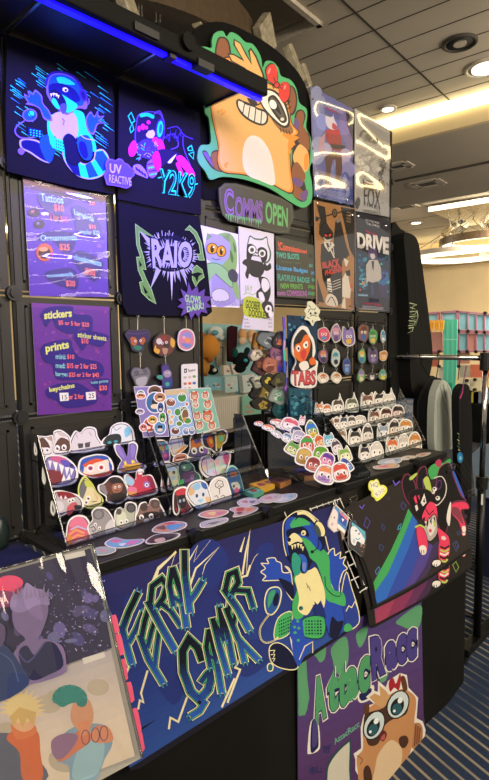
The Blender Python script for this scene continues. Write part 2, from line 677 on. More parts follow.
# cove: lit fascia down to the lower ceiling
mb = MB()
rbox(mb, FX, -5, SOF, FX + 0.06,12.8, CEIL + 0.05)
mb.build('trim_3', 'wall_beige', kind='structure')
mb = MB()
rbox(mb, FX - 0.05,-4.5, CEIL - 0.115, FX - 0.002,12.0, CEIL - 0.012)
mb.build('trim_4', 'cove_light', kind='structure')
mb = MB()
rbox(mb, FX + 0.06,-5, SOF, 8.35,12.8, SOF + 0.05)
rbox(mb, 8.30,-5, SOF + 0.05,8.35,12.8, FARC)
mb.build('ceiling_lower', 'soffit_paint', kind='structure')
mb = MB()
rbox(mb, 6.88,-5, SOF - 0.012,6.94,12.8, SOF + 0.002)
mb.build('trim_6', 'ceiling_joint', kind='structure')
mb = MB()
rbox(mb, 8.35,-5, FARC, 15.8,12.8, FARC + 0.05)
mb.build('ceiling_far', 'ceiling_paint', kind='structure')
mb = MB()
for xx in (9.6,10.9,12.2,13.5):
    rbox(mb, xx - .006,-5, FARC - .004, xx + .006,12.8, FARC + .002)
for yy in (2.5,4.4,6.3,0.6):
    rbox(mb, 8.35, yy - .006, FARC - .004,15.8, yy + .006, FARC + .002)
mb.build('trim_7', 'ceiling_joint', kind='structure')
mb = MB()
rbox(mb, 14.9,-5, EYE + 1.92,15.8,12.8, EYE + 2.08)
mb.build('trim_8', 'wall_beige', kind='structure')
mb = MB()
rbox(mb, 15.0,-4.5, EYE + 2.09,15.2,12.5, EYE + 2.24)
mb.build('trim_5', 'cove_light', kind='structure')

# ceiling fittings
def downlight(px, py, z, r, label, glow=True):
    p = atZ(px, py, z)
    t = thing('recessed_downlight', label, 'ceiling light', (p.x, p.y, z - 0.03), 'recessed ceiling lights')
    mb = MB()
    mb.tube([p + Vector((r * math.cos(a), r * math.sin(a), -0.008)) for a in [k * math.pi / 12 for k in range(24)]], 0.015,6, True)
    mb.disc(p + Vector((0,0,-.004)),(0,0,1), r, 0.006,24)
    mb.build('trim_ring', 'white_trim' if glow else 'vent_dark', t, smooth=True)
    mb = MB()
    mb.disc(p + Vector((0,0,-0.014)),(0,0,1), r * (0.72 if glow else 0.4), 0.012,24)
    mb.build('lamp_lens', 'lamp_glow' if glow else 'white_trim', t)
downlight(388,108, CEIL, 0.075, 'small lit round recessed light beside the bright cove, above the fox poster')
downlight(460,42, CEIL, 0.12, 'round ceiling speaker-like fitting with dark ring and pale centre, unlit', False)
downlight(486,67, CEIL, 0.16, 'large pale round dome fitting at the right edge of the planked ceiling')
downlight(416,222.5, FARC, 0.15, 'small lit round recessed light in the lower ceiling above the hoodie')

def vent(px, py, z, sx, sy, label):
    p = atZ(px, py, z)
    t = thing('ceiling_vent', label, 'air vent', (p.x, p.y, z - 0.02), 'square air vents in the lower ceiling')
    ux, uy = rp(1,0,0), rp(0,1,0)
    mb = MB()
    for s in (-1,1):
        mb.obox(p + ux * s * sx - Vector((0,0,.006)), ux * .05, uy * sy, Vector((0,0,.008)))
        mb.obox(p + uy * s * sy - Vector((0,0,.006)), ux * sx, uy * .05, Vector((0,0,.008)))
    mb.build('frame', 'white_trim', t)
    mb = MB()
    mb.obox(p - Vector((0,0,.003)), ux * sx, uy * sy, Vector((0,0,.003)))
    mb.build('grille', 'vent_dark', t)
vent(397,166, SOF, 0.11,0.13, 'dark square air vent close to the fox poster corner')
vent(427,183.5, SOF, 0.14,0.17, 'square air vent past the ceiling groove, middle of three')
vent(404,206, FARC, 0.24,0.2, 'square air vent above the hoodie shoulder, farthest of three')

# ------------------------------------------------------------------ chandeliers
CRYS = clearmat('crystal', (0.86,0.84,0.78), 1.7,0.05,3.0)
def crystal(mb, c, r, h, rnd):
    """a faceted glass cube hung by one corner"""
    c = Vector(c)
    a = rnd.uniform(0,6)
    top, bot = c + Vector((0,0, h)), c - Vector((0,0, h))
    ring1 = [c + Vector((r * math.cos(a + k * 2.094), r * math.sin(a + k * 2.094), h * .34)) for k in range(3)]
    ring2 = [c + Vector((r * math.cos(a + 1.047 + k * 2.094), r * math.sin(a + 1.047 + k * 2.094), -h * .34)) for k in range(3)]
    vs = [top, bot] + ring1 + ring2
    fs = []
    for k in range(3):
        l = (k + 1) % 3
        fs.append((0,2 + k, 5 + k, 2 + l))
        fs.append((1,5 + l, 2 + l, 5 + k))
    mb.add(vs, fs)

def ringmesh(mb, c, r, w, h, n=64, col=None):
    pr = [(r - w / 2, -h / 2),(r + w / 2, -h / 2),(r + w / 2, h / 2),(r - w / 2, h / 2)]
    vs = [Vector((c[0] + a * math.cos(t), c[1] + a * math.sin(t), c[2] + b)) for t in (2 * math.pi * i / n for i in range(n)) for a, b in pr]
    fs = [(i * 4 + k, i * 4 + (k + 1) % 4, ((i + 1) % n) * 4 + (k + 1) % 4, ((i + 1) % n) * 4 + k) for i in range(n) for k in range(4)]
    mb.add(vs, fs, col)

rnd = random.Random(4)
c1 = atX(456,255,11.2)
dep = (c1 - Vector((0,0, EYE))).dot(RF)
R1 = 44 * dep / FPX
ch = thing('ring_chandelier', 'glowing double ring chandelier with crystals over the pastel booths', 'chandelier', (c1.x, c1.y, c1.z - .1))
mb = MB(); ringmesh(mb, c1, R1,0.06,0.09); mb.build('outer_ring', 'white_trim', ch)
mb = MB(); ringmesh(mb, c1 + Vector((0,0,-.05)), R1 - .02,0.06,0.03); ringmesh(mb, c1, R1 - .045,0.02,0.07); mb.build('outer_light', 'ring_light', ch)
c2 = atX(489,241,11.7)
R2 = 46 * (c2 - Vector((0,0, EYE))).dot(RF) / FPX
mb = MB(); ringmesh(mb, c2, R2,0.05,0.14); mb.build('inner_ring', 'bronze', ch)
mb = MB(); ringmesh(mb, c2 + Vector((0,0,-.01)), R2 - .06,0.03,0.13); mb.build('inner_light', 'ring_light', ch)
k1 = atZ(428.5,209, FARC - .10)
mb = MB()
ux, uy = rp(1,0,0), rp(0,1,0)
mb.obox(k1 + ux * 1.1 - uy * .75, ux * 1.1, uy * .75, Vector((0,0,.03)))
mat('polished_bronze', '7a6a50', 0.22,0.8)
mb.build('canopy', 'polished_bronze', ch)
mb = MB()
mb.bar(k1 - Vector((0,0,.01)), k1 - uy * 1.5 - Vector((0,0,.01)), .035,.09)
mb.build('canopy_rim', 'ring_light', ch)
for k in range(6):
    a = k * math.pi / 3 + .3
    mb = MB()
    q = c1 + Vector((R1 * math.cos(a), R1 * math.sin(a), 0.04))
    mb.tube([q, k1 + ux * (.5 + .25 * k) - uy * (.2 + .2 * (k % 3)) - Vector((0,0,.02))],0.009,5)
    mb.build('suspension_cable', 'steel', ch)
CRYB = clearmat('crystal_bright', (0.97,0.94,0.86), 1.35,0.15,1.0)
for px, py, Xw in ((447,233,11),(462,226,11),(487,222,10.6),(487,252,10.4),(455,229,11.6)):
    mb = MB(); crystal(mb, atX(px, py, Xw), 0.14,0.14, rnd); mb.build('crystal', CRYB, ch)

# the near chandelier behind the booth: a bronze drum with glass blocks
c0 = Vector((2.35,3.55, EYE + 1.98))
ch = thing('drum_chandelier', 'bronze drum chandelier with hanging glass blocks behind the booth top', 'chandelier', (c0.x, c0.y, c0.z - .12))
mb = MB()
n = 72
R0 = 1.05
for zz in (0,):
    ringmesh(mb, c0, R0,0.03,0.24, n)
mb.build('drum', 'bronze', ch)
mb = MB(); ringmesh(mb, c0 + Vector((0,0,-.13)), R0 - .02,0.10,0.025, n); mb.build('rim', 'bronze', ch)
mb = MB(); mb.disc(c0 + Vector((0,0,.1)),(0,0,1), R0 - .02,0.02,48); mb.build('drum_top', 'bronze', ch)
for px, py in ((139,5),(142,5),(156,5),(160,5)):
    p = atY(px, 22,2.62)
    mb = MB()
    mb.tube([p, p + Vector((0,0,.85))],0.006,5)
    mb.build('suspension_cable', 'steel', ch)

mat('lit_glass_tone', 'a39a82', 0.25, var=0.3, scale=25, bs=0.4, bscale=40)  # opaque pale tone stands in for light caught in the glass
def block(c, u, v, hu, hv, th):
    w = u.cross(v).normalized()
    mb = MB(); mb.obox(c, u * hu, v * hv, w * th)
    return mb
for px, py, Y, hu, hv, rot in ((127,6,2.55,.05,.09,20),(194,10,2.55,.045,.09,25),(216,15,2.6,.04,.07,-30),(210,36,2.56,.09,.15,-35),(265,37,2.6,.11,.10,-42),(294,64,2.62,.05,.13,30),(304,76,2.66,.05,.08,25),(236,33,2.62,.05,.09,40),(205,4,2.7,.03,.08,40)):
    p = atY(px, py, Y)
    a = math.radians(rot)
    u = Vector((math.cos(a), 0.35, math.sin(a))).normalized()
    v = Vector((-math.sin(a), 0.1, math.cos(a)))
    v = (v - u * v.dot(u)).normalized()
    block(p, u, v, hu, hv, 0.03).build('glass_block', 'lit_glass_tone', ch, bevel=0.006)

# ================================================================== the booth's black cube wall
PW = 0.305
X0, ZB = 0.575,1.0
YW = 1.33
GX = [X0 + PW * i for i in range(-1,7)]            # grid columns, first one left of the shirts
GZ = [ZB + PW * j for j in range(0,5)] + [ZB + PW * 4 + .225]
wall = thing('display_wall', 'black cube-grid display wall of plastic panels and round connectors on the table', 'display wall', (1.5,1.2,0.74))
def panel(i, j):
    x, z = GX[i], GZ[j]
    g = 0.008
    mb = MB()
    hh = GZ[j + 1] - z
    mb.box((x + g, YW, z + g),(x + PW - g, YW + 0.006, z + hh - g))
    # raised rib frame near the panel's border
    a, w = 0.028,0.006
    for lo, hi in (((x + a, z + a),(x + PW - a, z + a + w)),((x + a, z + hh - a - w),(x + PW - a, z + hh - a)),((x + a, z + a),(x + a + w, z + hh - a)),((x + PW - a - w, z + a),(x + PW - a, z + hh - a))):
        mb.box((lo[0], YW - 0.003, lo[1]),(hi[0], YW + 0.003, hi[1]))
    mb.build('panel', 'black_panel', wall)
have = {}
for i in range(7):
    rows = {0: (0,1,2), 1: (0,1,2,3), 2: (0,1,2,3), 3: (2,3,4), 4: (2,3,4), 5: (0,1,2,3,4), 6: (0,1,2,3,4)}[i]
    for j in rows:
        if i in (3,4) and j == 4:
            continue
        panel(i, j)
        for a in (i, i + 1):
            for b in (j, j + 1):
                have[(a, b)] = 1
mb = MB()
for (a, b) in have:
    if (a + 1, b) in have:
        mb.bar((GX[a] if a < 7 else 0, YW - .002, GZ[b] if b < 6 else GZ[5]),(GX[a + 1], YW - .002, GZ[b] if b < 6 else GZ[5]), 0.007)
    if (a, b + 1) in have:
        mb.bar((GX[a], YW - .002, GZ[b]),(GX[a], YW - .002, GZ[b + 1] if b + 1 < 6 else GZ[5]), 0.007)
mb.build('steel_frame', 'black_metal', wall)
for (a, b) in sorted(have):
    if b == 5: continue
    mb = MB()
    mb.disc((GX[a], YW - 0.006, GZ[b]),(0,1,0), 0.019,0.014,18)
    mb.disc((GX[a], YW - 0.014, GZ[b]),(0,1,0), 0.012,0.006,14)
    mb.build('connector', 'black_plastic', wall)

# base cubes the wall stands on; their front rail runs slightly askew of the wall
RA, RB = Vector((0.20,1.066, ZB)), Vector((2.22,0.942, ZB))
def rail(x):
    return RA.y + (RB.y - RA.y) * (x - RA.x) / (RB.x - RA.x)
mb = MB()
xa, xb = 0.572,2.22
top = [(xa, YW, ZB),(xa, rail(xa), ZB),(xb, rail(xb), ZB),(xb, YW, ZB)]
mb.prism(top, (0,0,-0.012))
mb.build('base_top', 'black_panel', wall)
mb = MB()
mb.bar((xa, rail(xa) + .006, ZB - .012),(xb, rail(xb) + .006, ZB - .012), 0.014,0.026)
mb.build('front_rail', 'black_plastic', wall, bevel=0.003)
mb = MB()
mb.prism([(xa, rail(xa) + .012, ZB - .02),(xb, rail(xb) + .012, ZB - .02),(xb, rail(xb) + .012,0.735),(xa, rail(xa) + .012,0.735)],(0,0.006,0))
mb.prism([(xb - .006, rail(xb) + .012, ZB - .02),(xb - .006, YW, ZB - .02),(xb - .006, YW, 0.735),(xb - .006, rail(xb) + .012,0.735)],(0.006,0,0))
mb.build('base_front', 'black_panel', wall)
for px, py in ((195,532),(272,510),(347,487),(415,461)):
    p = atZ(px, py, ZB + .004)
    y = rail(p.x)
    mb = MB()
    mb.disc((p.x, y - 0.004, ZB - 0.006),(0,1,0.2), 0.019,0.016,18)
    mb.disc((p.x, y - 0.013, ZB - 0.008),(0,1,0.2), 0.012,0.008,14)
    mb.disc((p.x, y + 0.012, ZB + 0.003),(0,0,1), 0.013,0.014,14)
    mb.build('connector', 'black_plastic', wall)

# canopy shelf with the ultraviolet strip along its front edge
ZS = EYE + 0.715
sh = thing('canopy_shelf', 'black panel canopy with blue ultraviolet strip jutting over the shirts', 'canopy', (0.9,1.2, ZS - .04))
yF, yB = 1.115,1.33
for xl, xr in ((0.30,0.585),(0.59,0.888),(0.892,1.20)):
    mb = MB(); mb.box((xl, yF, ZS),(xr, yB, ZS + .006)); mb.build('canopy_panel', 'black_panel', sh)
for xx in (0.59,0.89,1.20):
    mb = MB()
    mb.bar((xx, yF, ZS - .003),(xx, yB, ZS - .003), 0.007)
    mb.build('seam_rod', 'steel', sh)
mb = MB()
mb.box((0.30, yF - .016, ZS - .012),(1.262, yF + .004, ZS + .034))
mat('front_bar_black', '080808', 0.6, spec=0.15)
mb.build('front_bar', 'front_bar_black', sh, bevel=0.004)
mb = MB()
mb.box((0.30, yF + .006, ZS - .016),(0.905, yF + .022, ZS - .004))
mb.box((0.925, yF + .006, ZS - .018),(1.262, yF + .022, ZS - .004))
mat('uv_strip', '2a20ff', 0.4, emit='1408ff', es=2.2)
mb.build('ultraviolet_strip', 'uv_strip', sh)
for lo, hi in (((0.905, yF - .006, ZS - .022),(0.925, yF + .024, ZS)),((0.79, yF - .022, ZS - .006),(0.86, yF - .012, ZS + .012)),((0.985, yF - .022, ZS - .02),(1.04, yF + .01, ZS - .002))):
    mb = MB(); mb.box(lo, hi); mb.build('strip_clip', 'black_plastic', sh)
mb = MB()
p = atY(188,42, yF - .02)
mb.disc(p, (0,1,0.0), 0.021,0.014,20)
mb.build('connector', 'front_bar_black', sh)
for xx, e in ((0.72,3.0),(1.06,2.4)):
    L = area('ultraviolet_light', (xx, yF + .015, ZS - .03), 0.34, e, (0.10,0.07,1.0),(xx, YW - .02, EYE + .38), 0.02,1.9)

# ------------------------------------------------------------------ table, cloth
TX0, TX1, TY0, TY1, TZ = 0.30,2.21,0.845,1.62,0.73
def cloth():
    mb = MB()
    N, Mv = 180,10
    per = [(TX0, TY1),(TX0, TY0),(TX1, TY0),(TX1, TY1)]
    pts, nor, s = [], [], 0
    for a in range(3):
        p, q = Vector(per[a]), Vector(per[a + 1])
        d = (q - p)
        nn = Vector((d.y, -d.x)).normalized()
        k = int(d.length / 0.02)
        for i in range(k):
            pts.append(p + d * i / k); nor.append(nn)
    pts.append(Vector(per[3])); nor.append(nor[-1])
    rows = []
    rr = random.Random(2)
    ph = [rr.uniform(0,6) for _ in range(4)]
    for j in range(Mv + 1):
        f = j / Mv
        row = []
        for i, (p, nn) in enumerate(zip(pts, nor)):
            w = (math.sin(i * .21 + ph[0]) * .5 + math.sin(i * .47 + ph[1]) * .3 + math.sin(i * .093 + ph[2]) * .5)
            o = f * (0.009 + 0.008 * w)
            q = p + nn * max(o, 0)
            row.append(Vector((q.x, q.y, TZ - 0.002 - f * (TZ - 0.012 - 0.008 * (1 + math.sin(i * .3)) * (j == Mv)))))
        rows.append(row)
    n = len(pts)
    vs = [p for r in rows for p in r]
    fs = [(j * n + i, (j + 1) * n + i, (j + 1) * n + i + 1, j * n + i + 1) for j in range(Mv) for i in range(n - 1)]
    mb.add(vs, fs)
    mb.add([(TX0, TY0, TZ - .002),(TX1, TY0, TZ - .002),(TX1, TY1, TZ - .002),(TX0, TY1, TZ - .002)],[(0,1,2,3)])
    return mb
cloth().build('tablecloth', 'black_cloth', None, 'black tablecloth hanging from the table to the striped carpet', 'tablecloth', smooth=True)

# ================================================================== things pinned on the wall
rs = random.Random(11)
def sleeve(parent, plane, quad, h, amp=0.0012, waves=((2.2,.3,0.0),(5.1,-.8,1.3)), view=(0,0,1)):
    """clear plastic sleeve: a gently buckled sheet in front of the print"""
    tl, tr, bl, br = [Vector(plane.hit(view[0] + p[0] / view[2], view[1] + p[1] / view[2])) for p in quad]
    def P(a, b):
        q = (tl * (1 - a) + tr * a) * (1 - b) + (bl * (1 - a) + br * a) * b
        w = sum(math.sin(6.283 * (f * b + g * a * (1 + .3 * math.sin(4 * b))) + ph) for f, g, ph in waves)
        edge = min(1,6 * min(a, 1 - a), 8 * min(b, 1 - b)) if True else 1
        return plane.at(q.x, q.y, h + amp * (1.2 + w * (0.35 + 0.65 * edge)))
    mb = MB(); mb.grid(P, 16,40)
    return mb.build('clear_sleeve', 'clear_sleeve', parent, 'clear glossy plastic sleeve', smooth=True)

# ---------------------------------------------------------------- shirts
def shirt(sh_pts, plane, name, label, view, thick=0.012):
    s = Sheet(plane, *view)
    s.board(sh_pts, '0d0c1c', thick, side='0a0a14')
    return s
pl = wallplane(YW - 0.012)
CY, BL, NV, LV, PU = '1fe6e6', '1450f0', '0c1266', 'b4a4ff', '7a62f0'

s = shirt([(22,146),(120,180),(300,244),(440,300),(446,420),(450,600),(448,780),(300,756),(150,722),(20,690),(14,500),(16,300)],pl, '', '', (0,0,4))
r1 = random.Random(3)
for i in range(95):
    a = r1.uniform(0,6.28); rr = r1.uniform(.62,1.0)
    x, y = 245 + 205 * rr * math.cos(a), 455 + 190 * rr * math.sin(a) + 0.12 * 205 * math.cos(a)
    if x > 430 or (x < 190 and y > 560): continue
    L = r1.uniform(14,34)
    s.line([(x - L * .8, y - L * .55),(x + L * .8, y + L * .55)],0.8, r1.choice([CY, CY, '3ad0c0', '2a90e8']), taper=True)
s.blob([(250,655),(240,610),(290,640),(330,660),(362,640),(370,608),(402,603),(426,640),(418,684),(390,712),(340,722),(290,702)],LV)
s.blob([(254,655),(246,615),(290,645),(330,665),(366,645),(374,612),(400,608),(421,640),(413,682),(388,707),(340,717),(292,698)],CY)
s.poly([(275,640),(300,650),(312,712),(285,700),(258,662),(250,640)],NV)
s.poly([(330,664),(352,652),(382,708),(345,717)],BL)
s.poly([(368,640),(374,612),(400,608),(424,645),(414,682),(400,690)],BL)
s.blob([(68,568),(100,560),(150,572),(168,610),(188,656),(150,645),(110,618),(75,600)],LV)
s.blob([(76,572),(102,566),(146,578),(160,612),(178,650),(150,638),(112,612),(80,596)],NV)
s.blob([(62,604),(78,596),(88,612),(78,625),(64,618)],PU)
s.blob([(148,568),(186,543),(210,580),(200,640),(182,655),(160,620)],BL)
s.blob([(186,540),(210,560),(205,595),(190,580)],CY)
s.blob([(180,480),(205,470),(205,560),(182,545)],CY)
s.blob([(280,450),(322,458),(336,520),(366,566),(372,610),(336,600),(300,560),(296,500)],CY)
s.blob([(196,475),(215,456),(262,452),(292,470),(302,530),(284,566),(225,566),(190,520)],LV)
s.blob([(165,482),(198,490),(186,450),(162,420),(156,388),(130,366),(120,382),(100,370),(104,392),(86,382),(92,404),(100,416),(92,424),(122,430),(148,444)],PU)
s.blob([(168,476),(192,484),(182,452),(158,422),(152,392),(132,374),(122,388),(106,378),(108,396),(92,390),(100,406),(106,418),(124,424),(150,440)],BL)
s.blob([(336,470),(352,452),(366,470),(380,448),(384,470),(406,470),(388,488),(410,500),(380,504),(364,544),(340,530),(330,490)],PU)
s.blob([(340,472),(354,460),(366,478),(378,458),(380,476),(398,474),(382,488),(400,500),(376,500),(360,536),(344,524),(336,490)],BL)
s.blob([(174,370),(182,310),(230,298),(290,318),(330,380),(336,440),(300,440),(262,466),(238,458),(206,430),(184,400)],PU)
s.blob([(182,370),(190,318),(230,306),(286,326),(318,376),(322,424),(296,432),(262,458),(240,450),(214,424),(192,396)],BL)
s.blob([(216,318),(250,318),(290,345),(250,345),(225,340)],CY)
s.blob([(184,350),(210,340),(250,345),(290,368),(310,408),(280,415),(256,392),(220,380),(190,375)],NV)
s.blob([(196,408),(225,384),(258,398),(300,430),(262,458),(240,440),(215,440)],CY)
s.blob([(186,374),(206,366),(228,378),(248,402),(256,440),(240,462),(228,436),(212,404),(192,394)],'0a0a40')
s.blob([(228,430),(248,420),(256,445),(240,462)],'4a48e0')
for x, y in ((194,386),(204,384),(214,386),(222,392)):
    s.poly([(x - 5, y - 6),(x + 5, y - 4),(x, y + 10)],'f0f0ff')
s.oval(250,366,12,9, 'e8e8ff', 20); s.oval(252,368,5,5, NV)
s.line([(172,350),(186,308),(230,296),(286,316),(322,372)],2.2, '2a1a9a', smooth=True)
s.oval(322,388,15,26, '3b2ad0', -20); s.oval(322,388,8,17, '1a1266', -20)
s.line([(300,440),(340,424),(344,400)],1.0, PU, smooth=True)
s.oval(108,468,30,26, PU); s.oval(108,468,25,21, BL); s.oval(114,462,12,11, CY); s.line([(104,455),(112,470),(122,472)],.8, NV)
s.line([(88,490),(58,510),(50,535),(70,556),(110,558),(150,545)],1.4, PU, smooth=True)
s.poly([(102,515),(160,528),(152,562),(100,545)],NV)
for k in range(12):
    s.oval(112 + (k % 4) * 12,526 + (k // 4) * 10 + (k % 4) * 2,4,3, CY, n=5)
s.poly([(204,556),(280,580),(262,622),(196,596)],CY)
for k in range(18):
    s.oval(214 + (k % 6) * 9,570 + (k // 6) * 12 + (k % 6) * 3,3,3, NV, n=5)
s.blob([(240,560),(262,540),(290,560),(296,600),(310,650),(280,665),(252,640),(246,600)],'0a0a3a')
s.blob([(300,556),(340,548),(358,590),(352,640),(322,642),(300,600)],BL)
s.blob([(308,572),(330,580),(340,630),(322,638),(304,600)],NV)
s.line([(310,545),(330,560),(366,566)],1.0, LV, smooth=True)
s.line([(236,480),(246,490),(240,506)],.8, PU)
o = s.build('raccoon_shirt', 'fabric_print', None, 'navy t-shirt with screaming blue raccoon print, top left under the canopy', 'shirt', 'shirts pinned on the display wall')

s = Sheet(pl, 122,0,4)
s.board([(-22,326),(120,384),(300,455),(304,600),(306,862),(150,836),(-26,800),(-24,560)],'100d20', .012, side='0a0a14')
MG, TE, VI = 'ff28e0', '20e8c0', '6a4af0'
s.blob([(48,500),(60,462),(112,452),(150,470),(160,520),(150,580),(120,620),(70,620),(44,570)],'1c1448')
s.line([(48,500),(60,462),(112,452),(150,470),(160,520),(150,580),(120,620),(70,620),(44,570)],.9, VI, True, True)
s.blob([(62,462),(90,456),(118,466),(114,480),(90,470),(66,474)],TE)
for x, y, w, h in ((74,512,9,13),(96,494,8,8),(104,536,12,10),(58,520,6,12),(88,515,6,8)):
    s.oval(x, y, w, h, MG if w != 12 else 'd8c8ff')
s.blob([(86,540),(112,524),(122,540),(112,556),(94,556)],'cabcff')
s.blob([(110,560),(142,556),(162,600),(150,640),(120,650),(116,600)],MG)
s.oval(142,520,17,42, '3a2ac8', 6); s.oval(142,520,12,33, TE, 6); s.oval(144,520,6,20, '1a7ad0', 6)
s.line([(118,460),(140,450),(152,478)],1.8, VI, smooth=True)
s.blob([(48,585),(90,560),(130,590),(128,640),(80,636),(52,620)],'4432b0')
r1 = random.Random(5)
for i in range(34):
    x, y = r1.uniform(50,130), r1.uniform(565,636)
    s.line([(x, y),(x + r1.uniform(-14,14), y + r1.uniform(-12,12))],.7, r1.choice([LV, TE, VI, 'b8a8ff']))
s.blob([(16,596),(36,566),(50,590),(40,625),(20,628)],MG)
s.blob([(34,668),(60,662),(86,690),(92,716),(66,708),(40,695)],'9a7aff')
for k in range(4): s.oval(48 + k * 11,680 + k * 8,4,9, '2a1888', -30)
s.blob([(90,655),(120,640),(132,690),(112,716),(92,700)],'8a5af0')
for k in range(4): s.line([(90 + k * 3,662 + k * 14),(128,656 + k * 14)],1.2, TE if k % 2 else '2a1888')
s.blob([(110,620),(150,600),(200,610),(230,625),(262,665),(282,706),(268,714),(226,664),(200,640),(160,662),(130,690),(114,660)],'201446')
s.blob([(206,632),(230,628),(262,665),(282,704),(264,712),(240,684),(216,656)],MG)
s.blob([(112,622),(134,610),(146,660),(134,692),(114,660)],'e020d0')
s.blob([(204,660),(216,656),(232,690),(238,712),(222,700)],MG)
s.blob([(172,652),(206,620),(196,640),(184,656)],'e8e0ff')
s.line([(150,560),(190,540),(210,560),(212,590),(184,602)],.8, VI, smooth=True)
s.line([(170,520),(210,512),(236,545),(272,560)],.8, '5a3ad0', smooth=True)
s.line([(232,560),(236,600),(262,665)],.7, VI, smooth=True)
for k in range(8):
    x = 150 + k * 11
    s.poly([(x, 540 + (k % 3) * 14),(x + 12,520 + (k % 2) * 18),(x + 8,552 + (k % 3) * 10)],'3a28a8')
for d in ([(14,470),(26,455),(40,490),(26,498)],[(20,520),(30,498),(36,525),(24,536)],[(252,596),(266,586),(272,606),(254,606)],[(256,620),(276,612),(274,640)]):
    s.line(d, .9, TE, True)
s.text('Y2K9', (140,676),(284,700),(130,776), TE, .03, (278,800))
s.text('Y2K9', (142,680),(282,703),(133,772), '101030', -.012, (276,796))
s.line([(132,716),(148,712)],1.2, TE); s.line([(280,742),(292,738)],1.2, TE)
s.build('canine_shirt', 'fabric_print', None, 'navy t-shirt with magenta canine print over green lettering Y2K9', 'shirt', 'shirts pinned on the display wall')

pl3 = wallplane(YW - 0.010)
s = Sheet(pl3,122,195,4)
s.board([(-24,12),(140,50),(300,88),(330,260),(352,468),(330,486),(120,482),(14,478),(-4,440),(-18,200)],'0d0b1e', .010, side='0a0a14')
GR = '7fb86a'
for p in ([(45,118),(120,170),(60,150),(62,200),(78,250),(88,300),(72,296),(90,340),(110,380),(128,436),(100,420),(70,390),(62,350),(76,346),(56,300),(50,250),(66,250),(50,200)],
          [(244,142),(262,124),(290,150),(310,195),(316,240),(322,262),(300,262),(292,240),(306,236),(300,200),(280,160),(262,142)],
          [(272,300),(290,282),(312,300),(320,330),(300,345),(286,368),(274,340)]):
    s.poly(p, '6f9a54'); s.line(p, .6, 'a7cf90', True)
s.poly([(262,318),(296,310),(316,316),(298,326),(292,352),(284,330)],'0d0b1e')
for p in ([(74,360),(96,392),(84,396)],[(60,262),(72,282),(62,290)],[(92,398),(112,418),(98,412)]):
    s.poly(p, '0d0b1e')
WL = 'b2aee0'
r1 = random.Random(8)
c = (188,240)
for k in range(58):
    a = 2 * math.pi * k / 58 + r1.uniform(-.05,.05)
    R = (r1.uniform(92,112) if abs(math.cos(a)) > .5 else r1.uniform(70,92))
    if math.sin(a) > .3 and abs(math.cos(a)) < .55: R = r1.uniform(90,125)
    bx, by = c[0] + 70 * math.cos(a), c[1] + 48 * math.sin(a) + 10 * math.cos(a)
    tx, ty = c[0] + R * 1.05 * math.cos(a), c[1] + R * math.sin(a) + 12 * math.cos(a)
    nx, ny = -math.sin(a) * 7, math.cos(a) * 7
    s.poly([(bx + nx, by + ny),(tx, ty),(bx - nx, by - ny)],WL)
s.poly([(60,145),(110,182),(104,210)],WL); s.poly([(182,300),(196,300),(190,424)],'c8c4e8'); s.poly([(128,290),(150,296),(104,378)],WL); s.poly([(222,290),(236,280),(252,372)],WL)
s.blob([(112,200),(150,168),(200,160),(250,190),(274,235),(262,280),(210,305),(160,305),(118,280),(100,240)],'17153a')
for k in range(40):
    a = 2 * math.pi * k / 40
    s.poly([(188 + 52 * math.cos(a - .1), 240 + 34 * math.sin(a - .1)),(190 + r1.uniform(74,92) * math.cos(a), 240 + r1.uniform(56,72) * math.sin(a) + 10 * math.cos(a)),(188 + 52 * math.cos(a + .06), 240 + 34 * math.sin(a + .06))],WL)
s.text('RAIO', (100,168),(280,184),(108,302), '15103a', .06, (272,298))
s.text('RAIO', (106,174),(274,190),(113,296), WL, .035, (266,292))
for k in range(5): s.line([(134 + k * 15,152 - (k % 2) * 8),(138 + k * 13,166)],.7, WL)
s.build('metal_logo_shirt', 'fabric_print', None, 'black t-shirt with spiky lavender metal logo and green vines', 'shirt', 'shirts pinned on the display wall')

# tags on the shirts
s = Sheet(wallplane(YW - 0.030), 100,160,6)
pts = [(20,28),(34,8),(60,8),(78,16),(100,4),(124,12),(136,30),(160,40),(176,60),(198,76),(196,110),(176,130),(180,168),(150,190),(110,182),(60,172),(28,168),(18,140),(10,110),(24,80),(16,52)]
s.view(102,158,6.2)
s.board(pts, '6a3fd0', .003, True, '3a2380')
s.poly(spline([(100 + (x - 100) * .9,98 + (y - 98) * .9) for x, y in pts]), '42239c')
s.text('UV', (44,34),(118,46),(44,92), 'b8a0ff', .03)
s.text('REACTIVE', (40,102),(178,124),(40,152), 'b8a0ff', .01)
s.build('cloud_tag', 'paper_print', None, 'purple cloud-shaped tag lettered UV REACTIVE between the two upper shirts', 'tag')

s = Sheet(wallplane(YW - 0.024), 122,195,4)
star = [(264,348),(276,384),(300,366),(304,392),(330,376),(326,404),(362,408),(336,430),(356,448),(332,452),(340,474),(314,466),(304,490),(290,472),(274,500),(264,468),(234,484),(244,456),(220,448),(238,432),(222,418),(244,410),(232,376),(258,392)]
s.board(star, '5a3796', .003, side='3a2060')
s.text('GLOWS', (248,398),(312,406),(250,428), '9ad08a', .03)
s.text('IN THE', (256,432),(300,434),(256,440), '9ad08a', .0)
s.text('DARK!', (256,446),(324,430),(258,470), '9ad08a', .03)
s.build('starburst_tag', 'paper_print', None, 'purple starburst tag lettered GLOWS in the DARK at the black shirt corner', 'tag')

